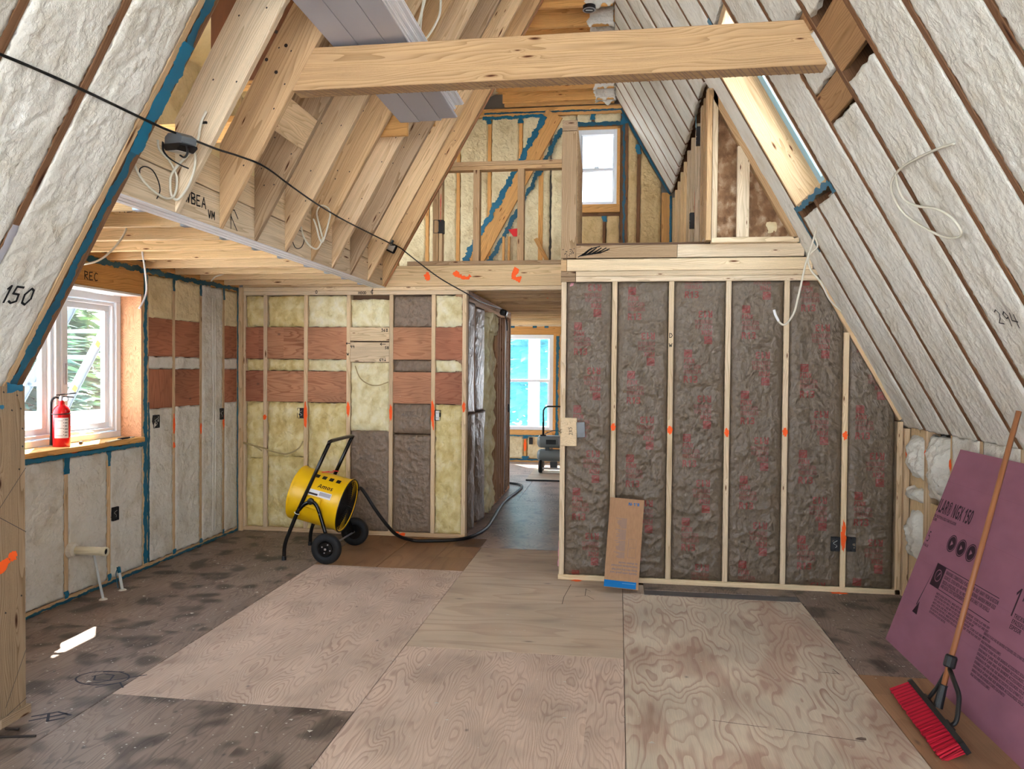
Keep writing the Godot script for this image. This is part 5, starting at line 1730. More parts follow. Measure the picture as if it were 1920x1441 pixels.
	for e in [[-3.6, -3.0], [-2.96, -2.55], [-2.51, -2.14], [-1.0, -0.75], [-0.71, -0.2], [-0.16, 0.28]]:
		foam(b, "foam_panel", P(e[0], 0.05, D + 0.0), Vector3.RIGHT, Vector3.UP, e[1] - e[0], 2.2, M.foam_cream, 0.012, 0.05)
	for e in [[-2.12, -1.60], [-1.54, -1.14]]:
		foam(b, "foam_panel", P(e[0], 0.05, D + 0.0), Vector3.RIGHT, Vector3.UP, e[1] - e[0], 0.40, M.foam_cream, 0.012, 0.03)
	for x in [-2.13, -1.57, -1.07, -1.02, -0.73]:
		upright(b, "stud", x, D + 0.03, 0.04, 0.46 if x == -1.57 else 2.19, 0.05, 0.09, wood("gold"))
	board(b, "rough_sill", P(-2.14, 0.50, D + 0.01), P(-1.10, 0.50, D + 0.01), 0.085, 0.10, Vector3.UP, M.gold0)
	board(b, "header", P(-2.6, 2.245, D + 0.02), P(-0.9, 2.245, D + 0.02), 0.135, 0.06, Vector3.UP, M.gold1)
	board(b, "top_plate", P(-3.6, 2.33, D + 0.0), P(2.0, 2.33, D + 0.0), 0.035, 0.10, Vector3.UP, M.pale0)
	board(b, "bottom_plate", P(-3.6, 0.02, D + 0.0), P(2.0, 0.02, D + 0.0), 0.038, 0.09, Vector3.UP, M.gold0)
	smear(b, "sealant", [P(-2.1, 0.452, D - 0.05), P(-1.05, 0.447, D - 0.05)], 0.02, Vector3.BACK, M.teal, 0.5)
	smear(b, "sealant", [P(-1.03, 0.3, D - 0.02), P(-1.04, 1.2, D - 0.02), P(-1.03, 2.15, D - 0.02)], 0.05, Vector3.BACK, M.teal, 0.5)
	smear(b, "sealant", [P(-2.1, 0.04, D - 0.05), P(-1.05, 0.04, D - 0.05)], 0.02, Vector3.BACK, M.teal, 0.5)
	smear(b, "sealant", [P(-1.57, 0.47, D - 0.03), P(-1.57, 0.40, D - 0.03)], 0.09, Vector3.BACK, M.teal, 0.5)
	smear(b, "sealant", [P(-1.57, 0.1, D - 0.03), P(-1.57, 0.05, D - 0.03)], 0.11, Vector3.BACK, M.teal, 0.5)
	smear(b, "sealant", [P(-1.1, 0.42, D - 0.03), P(-1.02, 0.36, D - 0.03)], 0.14, Vector3.BACK, M.teal, 0.5)
	dab(b, P(-1.57, 0.28, D - 0.02), Vector3.RIGHT, Vector3.UP, 0.045, 0.2, M.orange)
	for x in [-1.80, -1.42, -1.22]:
		slab(b, "bracket", Vector3(x - 0.035, 2.285, D - 0.055), Vector3(x + 0.035, 2.32, D - 0.05), M.teal_dark)
	var n := setting("window_5", "tall blue-tinted sash window in the rear wall", "window")
	for e in [[-2.12, -2.055, 0.55, 2.17], [-1.165, -1.10, 0.55, 2.17], [-2.055, -1.165, 0.55, 0.605], [-2.055, -1.165, 2.10, 2.17], [-2.055, -1.165, 1.365, 1.41]]:
		slab(n, "frame", Vector3(e[0], e[2], D - 0.02), Vector3(e[1], e[3], D + 0.08), M.white_vinyl)
	for e in [[1.41, 2.10, 0.05], [0.605, 1.365, 0.02]]:
		for s in [[-2.055, -2.02], [-1.20, -1.165]]:
			slab(n, "sash", Vector3(s[0], e[0], D + e[2]), Vector3(s[1], e[1], D + e[2] + 0.03), M.white_vinyl)
		slab(n, "pane", Vector3(-2.02, e[0], D + e[2] + 0.012), Vector3(-1.20, e[1], D + e[2] + 0.016), M.glass_blue, 0.0)
	slab(n, "trim_board", Vector3(-1.10, 0.5, D - 0.03), Vector3(-1.055, 2.19, D + 0.05), M.gold2)
	var n2 := setting("window_6", "second rear window hidden by the partition", "window")
	for e in [[0.3, 0.36, 0.55, 2.17], [1.44, 1.5, 0.55, 2.17], [0.36, 1.44, 0.55, 0.6], [0.36, 1.44, 2.11, 2.17]]:
		slab(n2, "frame", Vector3(e[0], e[2], D + 0.0), Vector3(e[1], e[3], D + 0.08), M.white_vinyl)


# ---------------------------------------------------------------- the rest of the shell, closed all round

func build_shell() -> void:
	var s := setting("roof", "outer roof, end walls and eaves of the house", "roof")
	var inw := Vector3(-0.8695, -0.4939, 0)
	var inl := Vector3(0.8695, -0.4939, 0)
	var roof_piece := func(y0: float, y1: float, d0: float, d1: float) -> void:
		board(s, "roof_deck", slope_r(y0, (d0 + d1) * 0.5) - inw * 0.26, slope_r(y1, (d0 + d1) * 0.5) - inw * 0.26, 0.03, d1 - d0, inw, M.outer)
	roof_piece.call(0.8, 5.9, -0.17, 4.66)
	roof_piece.call(0.8, 5.9, -2.8, -1.77)
	roof_piece.call(0.8, 1.82, -1.77, -0.17)
	roof_piece.call(3.40, 5.9, -1.77, -0.17)
	roof_piece.call(0.8, 5.9, 5.44, 13.3)
	roof_piece.call(0.8, 2.68, 4.66, 5.44)
	roof_piece.call(3.74, 5.9, 4.66, 5.44)
	board(s, "roof_deck", slope_l(0.8, 0.13) - inl * 0.26, slope_l(5.9, 0.13) - inl * 0.26, 0.03, 5.86, inl, M.outer)
	var sd := Vector3(3.35, 1.45, 0).normalized()
	var sn := Vector3(-sd.y, sd.x, 0)
	board(s, "roof_deck", P(-4.12, 4.06, 8.15) + sn * 0.06, P(-0.2, 5.76, 8.15) + sn * 0.06, 0.04, 10.3, sn, M.outer)
	slab(s, "eave", Vector3(-4.12, 2.42, 2.9), Vector3(-3.85, 2.5, 13.3), M.outer)
	prism(s, "cheek", PackedVector2Array([Vector2(-3.9, 2.4), Vector2(-2.2, 2.4), Vector2(-2.35, 2.6), Vector2(-0.62, 5.65), Vector2(-0.3, 5.85), Vector2(-3.9, 4.3)]), -3.10, -3.04, M.ply_rust)
	# walls at the sides
	slab(s, "side_wall", Vector3(2.2, -0.3, -2.8), Vector3(2.3, 1.3, 13.3), M.outer)
	slab(s, "side_wall", Vector3(2.05, 1.1, 5.9), Vector3(2.15, 2.6, 13.3), M.outer)
	slab(s, "side_wall", Vector3(-2.95, -0.3, -2.8), Vector3(-2.85, 1.2, 3.03), M.outer)
	slab(s, "side_wall", Vector3(-3.8, 2.4, 9.6), Vector3(-3.66, 2.6, 13.3), M.outer)
	slab(s, "floor_band", Vector3(0.62, 2.33, 5.9), Vector3(2.2, 2.36, 9.7), M.deck)
	# end wall behind the camera with its windows
	var f := setting("wall_front", "end wall behind the viewer with large windows", "wall")
	var D := -2.6
	var xs := [-4.2, -2.35, -1.15, -0.95, 0.25, 0.45, 1.65, 2.6]
	for i in xs.size() - 1:
		if i % 2 == 0:
			slab(f, "pier", Vector3(xs[i], 0.0, D - 0.12), Vector3(xs[i + 1], 2.35, D), M.joist0)
		else:
			slab(f, "apron", Vector3(xs[i], 0.0, D - 0.12), Vector3(xs[i + 1], 0.25, D), M.joist1)
	slab(f, "band", Vector3(-4.2, 2.35, D - 0.12), Vector3(2.6, 2.65, D), M.joist2)
	slab(f, "pier", Vector3(-4.2, 2.65, D - 0.12), Vector3(-1.35, 6.0, D), M.joist0)
	slab(f, "pier", Vector3(0.55, 2.65, D - 0.12), Vector3(2.6, 6.0, D), M.joist1)
	slab(f, "pier", Vector3(-1.35, 4.3, D - 0.12), Vector3(0.55, 6.0, D), M.joist2)
	var n := setting("window_7", "row of tall windows behind the viewer", "window")
	for e in [[-2.35, -1.15, 0.25, 2.35], [-0.95, 0.25, 0.25, 2.35], [0.45, 1.65, 0.25, 2.35], [-1.35, 0.55, 2.65, 4.3]]:
		for q in [[e[0], e[0] + 0.06, e[2], e[3]], [e[1] - 0.06, e[1], e[2], e[3]], [e[0] + 0.06, e[1] - 0.06, e[2], e[2] + 0.06], [e[0] + 0.06, e[1] - 0.06, e[3] - 0.06, e[3]]]:
			slab(n, "frame", Vector3(q[0], q[2], D - 0.09), Vector3(q[1], q[3], D - 0.02), M.white_vinyl)
		slab(n, "pane", Vector3(e[0] + 0.06, e[2] + 0.06, D - 0.06), Vector3(e[1] - 0.06, e[3] - 0.06, D - 0.055), M.glass, 0.0)


# ---------------------------------------------------------------- outdoors

func build_outside() -> void:
	var g := setting("ground", "snow-covered ground outside", "ground")
	slab(g, "snow", Vector3(-70, -1.2, -60), Vector3(70, -0.7, 90), M.snow, 0.0)
	var kinds := [["needle", "tall dark evergreen tree outside the dormer window"], ["needle_blue", "bluish evergreen tree behind the ladder outside"], ["needle_dry", "thin olive evergreen tree at the edge of the snow"]]
	var k := 0
	var spots := [[-8.6, 8.0, 4.2, 0], [-9.6, 10.6, 4.6, 1], [-8.2, 13.6, 4.2, 2], [-12.2, 9.6, 5.0, 0], [-13.4, 15.2, 5.6, 1], [-11.0, 13.0, 4.8, 0], [-15.5, 12.6, 6.0, 2], [-9.9, 16.6, 4.6, 1], [-15.0, 18.4, 6.2, 0],
		[-1.9, 19.0, 5.0, 1], [-3.6, 20.5, 5.2, 0], [-0.9, 21.0, 5.2, 1], [-2.6, 23.5, 6.0, 1], [-4.6, 24.0, 6.0, 0]]
	for e in spots:
		tree(e[0], e[1], e[2], kinds[e[3]][0], k)
		k += 1


const TREE_WORDS := ["nearest evergreen seen through the left sash of the dormer window", "bluish evergreen right behind the ladder in the dormer window", "thin olive evergreen beside the right edge of the dormer window",
	"broad dark evergreen filling the left sash of the dormer window", "tall bluish evergreen far behind the staging outside the dormer window", "dark evergreen seen between ladder and window frame",
	"tall olive evergreen at the back of the snowy yard", "bluish evergreen close to the right sash of the dormer window", "tallest dark evergreen far behind the ladder", "bluish evergreen just behind the white porch post in the rear window",
	"dark evergreen at the left edge of the rear window", "bluish evergreen at the right edge of the rear window", "tall bluish evergreen behind the porch post, farthest in the rear window", "tall dark evergreen hidden behind the hall studs"]

func tree(x: float, d: float, h: float, mat: String, k: int) -> void:
	var t := thing("evergreen_tree", TREE_WORDS[k], "tree", P(x, -0.72, d), "trees outside the windows")
	lathe(t, "trunk", [Vector2(0.0, 0.0), Vector2(0.13, 0.0), Vector2(0.09, h * 0.5), Vector2(0.02, h)], M.bark, Transform3D.IDENTITY, 8)
	var st := begin()
	for i in 2600:
		var f := pow(rng.randf(), 0.8)
		var y := h * (0.06 + 0.94 * f)
		var reach := (1.0 - f) * h * 0.34 + 0.25
		var a := rng.randf() * TAU
		var dir := Vector3(cos(a), 0, sin(a))
		var p := dir * reach * (0.15 + 0.85 * sqrt(rng.randf())) + Vector3(0, y, 0)
		var l := rng.randf_range(0.2, 0.5)
		var tip := p + dir * l + Vector3(0, rng.randf_range(-0.25, 0.05) * l * 2.0, 0)
		var s := dir.cross(Vector3.UP) * l * 0.32 + Vector3(0, rng.randf_range(-0.06, 0.06), 0)
		tri(st, p - s, tip, p + s)
		tri(st, p - s, p + s, tip)
	var c := put(t, "crown", done(st), M[mat])
	c.set_meta("kind", "stuff")


# ---------------------------------------------------------------- header, rafters and beam

const RAFTER_WORDS := ["first bare rafter beyond the teal-edged rafter, smooth pale yellow board", "second bare rafter from the teal-edged one, with four dark bolt holes, carrying the big beam", "third bare rafter past the teal edge, behind the block under the beam",
	"fourth bare rafter from the teal edge, lower end beside a coil of white cable", "fifth bare rafter, where the large white cable loop hangs at its foot", "sixth bare rafter from the teal-edged slope, between cable loop and far work light",
	"seventh bare rafter from the teal-edged one, two before the far work light", "eighth bare rafter, the one just before the far work light", "darker stained rafter that carries the far black work light", "last rafter against the loft, behind the one with the far work light"]

func build_timbers() -> void:
	# dormer header: two courses of three plies
	var h := thing("header_beam", "long built-up header of pale planks with pen marks under the bare rafters", "beam")
	for k in 3:
		var x := -2.192 - k * 0.044
		board(h, "ply", P(x, 2.4355, 3.105), P(x, 2.4355, 6.96), 0.188, 0.042, Vector3.UP, wood("pale"))
		board(h, "ply", P(x, 2.628, 3.105), P(x, 2.628, 6.96), 0.186, 0.042, Vector3.UP, wood("pale"))
	for k in 3:
		board(h, "nailer", P(-2.192 - k * 0.044, 2.3385, 3.10), P(-2.192 - k * 0.044, 2.3385, 6.96), 0.006, 0.036, Vector3.UP, M.white_paint)
	write(h, "WBEA", P(-2.1697, 2.415, 3.60), Vector3.FORWARD, Vector3.UP, 0.055, 0.008, M.ink)
	write(h, "VM", P(-2.1697, 2.375, 3.82), Vector3.FORWARD, Vector3.UP, 0.04, 0.008, M.ink)
	strokes(h, "marker_note", P(-2.1697, 0, 0), Vector3.FORWARD, Vector3.UP, [PackedVector2Array([Vector2(4.06, 2.36), Vector2(4.06, 2.47), Vector2(4.10, 2.47), Vector2(4.14, 2.43)]), PackedVector2Array([Vector2(4.06, 2.43), Vector2(4.13, 2.36)])], 0.007, M.ink)
	# nine rafters of the shed dormer
	var ds := [3.533, 3.956, 4.359, 4.783, 5.212, 5.609, 6.005, 6.449, 6.87, 6.926]
	var tones := ["pale0", "rafter0", "grey1", "stud1", "rafter1", "stud0", "grey0", "stud2", "rafter2", "pink1"]
	var outw := Vector3(-0.8695, 0.4939, 0)
	for i in 10:
		var r := thing("rafter", RAFTER_WORDS[i], "rafter", Vector3.ZERO, "bare rafters above the header")
		board(r, "board", P(-2.169, 2.5688, ds[i]), P(-2.169 + 2.62 / LEAN, 2.5688 + 2.62, ds[i]), 0.226, 0.038, outw, M[tones[i]], LEAN, 0.0)
		var lines := []
		var face: Vector3 = P(0, 0, ds[i] - 0.0192)
		if i == 1:
			for e in [[-1.845, 3.385], [-1.79, 3.31], [-1.90, 3.24], [-1.845, 3.17]]:
				var st := begin()
				for k in 14:
					tri(st, face + Vector3(e[0], e[1], 0.0008), face + Vector3(e[0] + cos(TAU * k / 14) * 0.010, e[1] + sin(TAU * k / 14) * 0.010, 0.0008), face + Vector3(e[0] + cos(TAU * (k + 1) / 14) * 0.010, e[1] + sin(TAU * (k + 1) / 14) * 0.010, 0.0008))
				put(r, "bolt_hole", done(st), M.nail)
		for k in 7:
			var t := rng.randf_range(0.05, 1.5)
			var s := rng.randf_range(-0.09, 0.09)
			var p := Vector2(-2.169 + t * 0.4939 - s * 0.8695, 2.5688 + t * 0.8695 + s * 0.4939)
			if p.x > -2.16:
				lines.append(PackedVector2Array([p, p + Vector2(0.003, 0.004)]))
		strokes(r, "nail_holes", face, Vector3.RIGHT, Vector3.UP, lines, 0.007, M.nail)
		if i == 8:
			board(r, "spacer", P(-2.10, 2.62, 6.898), P(-1.0, 4.55, 6.898), 0.14, 0.024, outw, M.brown0)
	var b := thing("blocking", "short flat block nailed between two rafters just below the big beam", "block")
	var e0 := slope_l(2.955, 3.976)
	var e1 := slope_l(2.955, 4.339)
	board(b, "board", e0 - Vector3(0.0174, -0.0099, 0), e1 - Vector3(0.0174, -0.0099, 0), 0.19, 0.036, Vector3(0.4939, 0.8695, 0), M.stud2)
	# the big beam
	var m := thing("collar_beam", "heavy rough-sawn beam spanning the room from slope to slope", "beam")
	board(m, "timber", P(-1.655, 3.146, 3.91), P(0.945, 3.162, 3.91), 0.218, 0.112, Vector3.UP, M.beam0, 1.0 / LEAN, -1.0 / LEAN)
	var saw := []
	var x := -1.70
	while x < 0.93:
		saw.append(PackedVector2Array([Vector2(x, -3.857), Vector2(x + 0.045 + rng.randf() * 0.01, -3.962)]))
		x += rng.randf_range(0.008, 0.04)
	strokes(m, "saw_marks", Vector3(0, 3.0466, 0), Vector3(2.6, 0.016, 0).normalized(), Vector3.BACK, saw, 0.006, M.saw)
	# a stack of white boards lying over the beam
	var labels := ["white tongue-and-groove board over the beam, bottom layer, nearest the rafters", "white board over the beam, bottom layer, between its two neighbours", "white board over the beam, bottom layer, on the side away from the rafters",
		"second white board up at the open edge of the stack over the beam", "third white board up at the open edge of the stack, with a stepped end", "topmost white board of the stack resting on the big beam"]
	var at := [[-1.515, -1.376, 0, 5.17], [-1.374, -1.224, 0, 5.155], [-1.222, -1.106, 0, 5.11], [-1.235, -1.092, 1, 5.0], [-1.22, -1.070, 2, 4.97], [-1.2, -1.045, 3, 5.03]]
	for i in 6:
		var a: Array = at[i]
		var o := thing("white_board", labels[i], "board", Vector3.ZERO, "white boards stacked over the beam")
		var y: float = 3.279 + a[2] * 0.019
		slab(o, "plank", Vector3(a[0], y, 2.55), Vector3(a[1], y + 0.018, a[3]), M.grey_paint if a[2] == 0 else M.white_paint, 0.002)
		slab(o, "tongue", Vector3(a[1] - 0.001, y + 0.006, 2.55), Vector3(a[1] + 0.006, y + 0.012, a[3]), M.white_paint, 0.001)


# ---------------------------------------------------------------- things

func build_things() -> void:
	heater()
	extinguisher()
	carton()
	foam_board()
	broom()
	compressor()
	boxes()
	cables()
	lights()
	pipes()
	ladder()
	odds()


func bar(parent: Node, called: String, pts: Array, r: float, mat: Material, per := 6) -> MeshInstance3D:
	return tube(parent, called, pts, r, mat, 10, true, per)


func rounded(pts: Array, r: float) -> Array:
	# a polyline with its corners rounded
	var out := [pts[0]]
	for i in range(1, pts.size() - 1):
		var p: Vector3 = pts[i]
		var a: Vector3 = p + (pts[i - 1] - p).normalized() * minf(r, p.distance_to(pts[i - 1]) * 0.45)
		var b: Vector3 = p + (pts[i + 1] - p).normalized() * minf(r, p.distance_to(pts[i + 1]) * 0.45)
		for k in 7:
			var t := k / 6.0
			out.append(a.lerp(p, t).lerp(p.lerp(b, t), t))
	out.append(pts[-1])
	return out


func heater() -> void:
	var o := thing("space_heater", "yellow drum heater on a black two-wheeled tube frame by the back wall", "heater", P(-2.45, 0, 6.21))
	var ax := Vector3(0.43, -0.105, 0).normalized()          # axis of the drum, front end down
	var c := Vector3(-0.03, 0.468, 0)
	var xf := axis_frame(c, ax)
	var R := 0.222
	lathe(o, "drum", [Vector2(R - 0.012, -0.215), Vector2(R + 0.004, -0.222), Vector2(R + 0.010, -0.215), Vector2(R + 0.006, -0.205), Vector2(R, -0.198), Vector2(R, 0.198), Vector2(R + 0.006, 0.205), Vector2(R + 0.010, 0.215), Vector2(R + 0.004, 0.224), Vector2(R - 0.012, 0.216), Vector2(R - 0.012, -0.215)], M.yellow, xf, 48, true)
	for s in [-1.0, 1.0]:
		var g := Node3D.new()
		g.name = "grille"
		o.add_child(g, true)
		for k in 13:
			var rr := 0.022 + k * 0.0155
			var pts := []
			for q in 41:
				pts.append(xf * Vector3(cos(TAU * q / 40) * rr, s * (0.214 + 0.014 * (1.0 - rr / R)), sin(TAU * q / 40) * rr))
			tube(g, "wire", pts, 0.0022, M.wire, 5, false)
		for k in 4:
			var f := PI * k / 4 + 0.3
			tube(g, "wire", [xf * Vector3(cos(f) * 0.21, s * 0.212, sin(f) * 0.21), xf * Vector3(cos(f) * 0.02, s * 0.226, sin(f) * 0.02), xf * Vector3(-cos(f) * 0.02, s * 0.226, -sin(f) * 0.02), xf * Vector3(-cos(f) * 0.21, s * 0.212, -sin(f) * 0.21)], 0.003, M.wire, 5, false)
		lathe(o, "grille_back", [Vector2(0.0, 0.0), Vector2(R - 0.012, 0.0), Vector2(R - 0.012, 0.01), Vector2(0.0, 0.01)], M.dark_inside, xf * Transform3D(Basis.IDENTITY, Vector3(0, s * 0.17 - 0.005, 0)), 32)
		tube(o, "rim", ring_pts(xf, s * 0.221, R + 0.004, 48), 0.006, M.yellow if s < 0 else M.rim_black, 6, false)
	# louvres, label and lettering on the drum
	for k in 4:
		var f := 1.32 + 0.0
		var y := -0.06 + k * 0.062
		patch_on_drum(o, "slot", xf, R + 0.0012, -0.55 + 0.0, -0.36, y - 0.012, y + 0.024, M.black)
	patch_on_drum(o, "label_plate", xf, R + 0.001, -1.30, -1.07, -0.085, 0.135, M.white_paint)
	patch_on_drum(o, "label_print", xf, R + 0.0016, -1.27, -1.20, -0.075, 0.02, M.label_dark)
	patch_on_drum(o, "label_print", xf, R + 0.0016, -1.24, -1.10, 0.03, 0.13, M.grey_paint)
	drum_text(o, xf, R + 0.0015, "Amos", -0.885, 0.06, 0.036, M.black)
	# bracket and knob on the near side
	for s in [1.0, -1.0]:
		var st := begin()
		cbox_into(st, Vector3(-0.035, 0.475, s * 0.233), Vector3(0.15, 0.10, 0.035), 0.01, Basis(Vector3.BACK, -0.24))
		put(o, "bracket", done(st), M.yellow)
		lathe(o, "knob", [Vector2(0, 0), Vector2(0.026, 0.0), Vector2(0.03, 0.008), Vector2(0.026, 0.03), Vector2(0.012, 0.034), Vector2(0, 0.034)], M.black, axis_frame(Vector3(-0.03, 0.49, s * 0.25), Vector3(0, 0, s)), 8)
		var z: float = s * 0.29
		# side tube: foot, leg and handle side
		var hz: float = z * 0.93
		bar(o, "frame_tube", rounded([Vector3(-0.255, 0.0, hz), Vector3(-0.252, 0.13, hz), Vector3(-0.14, 0.40, hz), Vector3(0.125, 0.965, hz * 0.98)], 0.07), 0.0155, M.black_gloss, 2)
		lathe(o, "foot", [Vector2(0, 0), Vector2(0.019, 0), Vector2(0.019, 0.03), Vector2(0.0155, 0.035), Vector2(0, 0.035)], M.black, Transform3D(Basis.IDENTITY, Vector3(-0.255, 0.0, hz)), 12)
		bar(o, "axle_strut", rounded([Vector3(-0.145, 0.40, z * 0.92), Vector3(-0.075, 0.475, z * 0.92), Vector3(0.0, 0.49, z * 0.92), Vector3(0.04, 0.43, z * 0.93), Vector3(0.135, 0.128, z * 0.94)], 0.05), 0.0155, M.black_gloss, 2)
		tube(o, "cable_tie", ring_pts(axis_frame(Vector3(-0.145, 0.39, hz), Vector3(0.42, 0.9, 0)), 0.0, 0.021, 14), 0.003, M.white_paint, 5, false)
		wheel(o, Vector3(0.135, 0.125, s * 0.335), s)
	bar(o, "handle", [Vector3(0.125, 0.965, 0.264), Vector3(0.135, 0.985, 0.235), Vector3(0.135, 0.985, -0.235), Vector3(0.125, 0.965, -0.264)], 0.0155, M.black_gloss, 3)
	tube(o, "axle", [Vector3(0.135, 0.125, 0.34), Vector3(0.135, 0.125, -0.34)], 0.008, M.steel, 8, false)
	var st2 := begin()
	for q in [[0.0, 0.0, 0.3], [0.05, 0.01, -0.5], [-0.04, 0.0, 0.9]]:
		cbox_into(st2, xf * Vector3(0, 0, 0) + Vector3(0.07 + q[0], 0.232 + q[1], 0.02), Vector3(0.07, 0.006, 0.014), 0.002, Basis(Vector3.UP, q[2]))
	put(o, "tie_ribbon", done(st2), M.tape_red)


func ring_pts(xf: Transform3D, y: float, r: float, n: int) -> Array:
	var pts := []
	for q in n + 1:
		pts.append(xf * Vector3(cos(TAU * q / n) * r, y, sin(TAU * q / n) * r))
	return pts


func drum_point(xf: Transform3D, r: float, ang: float, y: float) -> Vector3:
	# ang measured about the drum from its top towards the camera side (+z)
	var up := Vector3.UP - xf.basis.y * Vector3.UP.dot(xf.basis.y)
	up = up.normalized()
	var toward := xf.basis.y.cross(up)
	if toward.z < 0:
		toward = -toward
	return xf.origin + xf.basis.y * y + (up * cos(ang) + toward * sin(ang)) * r


func patch_on_drum(parent: Node, called: String, xf: Transform3D, r: float, a0: float, a1: float, y0: float, y1: float, mat: Material) -> void:
	var at := func(i: int, j: int) -> Vector3: return drum_point(xf, r, lerpf(-a0, -a1, float(j) / 8), lerpf(y0, y1, float(i) / 2))
	var uv := func(i: int, j: int) -> Vector2: return Vector2(i, j)
	put(parent, called, grid(2, 8, at, uv), mat)


func drum_text(parent: Node, xf: Transform3D, r: float, text: String, a: float, y: float, size: float, mat: Material) -> void:
	var tm := TextMesh.new()
	var f := SystemFont.new()
	f.font_names = PackedStringArray(["Droid Sans"])
	f.font_weight = 700
	tm.font = f
	tm.text = text
	tm.font_size = 48
	tm.pixel_size = size / 35.0
	tm.depth = 0.0
	var arr := tm.get_mesh_arrays()
	var v: PackedVector3Array = arr[Mesh.ARRAY_VERTEX]
	var st := begin()
	var idx = arr[Mesh.ARRAY_INDEX]
	var n: int = idx.size() if idx != null and idx.size() else v.size()
	for i in range(0, n - 2, 3):
		var q := []
		for k in 3:
			var p: Vector3 = v[idx[i + k]] if idx != null and idx.size() else v[i + k]
			q.append(drum_point(xf, r, -a - p.y / r, y + p.x + p.y * 0.15))
		tri(st, q[0], q[1], q[2])
	put(parent, "lettering", done(st), mat)


func wheel(parent: Node, c: Vector3, s: float) -> void:
	var xf := axis_frame(c, Vector3(0, 0, s))
	var w := Node3D.new()
	w.name = "wheel"
	parent.add_child(w, true)
	lathe(w, "tyre", [Vector2(0.066, -0.028), Vector2(0.085, -0.034), Vector2(0.110, -0.030), Vector2(0.122, -0.018), Vector2(0.125, 0.0), Vector2(0.122, 0.018), Vector2(0.110, 0.030), Vector2(0.085, 0.034), Vector2(0.066, 0.028), Vector2(0.060, 0.0), Vector2(0.066, -0.028)], M.rubber, xf, 36, true)
	lathe(w, "hub", [Vector2(0.0, -0.02), Vector2(0.066, -0.02), Vector2(0.068, 0.018), Vector2(0.062, 0.024), Vector2(0.050, 0.010), Vector2(0.022, 0.012), Vector2(0.016, 0.030), Vector2(0.0, 0.030)], M.black_gloss, xf, 28)
	for k in 4:
		var f := TAU * k / 4 + 0.4
		lathe(w, "bolt", [Vector2(0, 0.008), Vector2(0.006, 0.008), Vector2(0.005, 0.016), Vector2(0, 0.017)], M.steel, xf * Transform3D(Basis.IDENTITY, Vector3(cos(f) * 0.036, 0.0, sin(f) * 0.036)), 8)
	lathe(w, "axle_nut", [Vector2(0, 0.028), Vector2(0.010, 0.028), Vector2(0.008, 0.038), Vector2(0, 0.040)], M.steel, xf, 10)


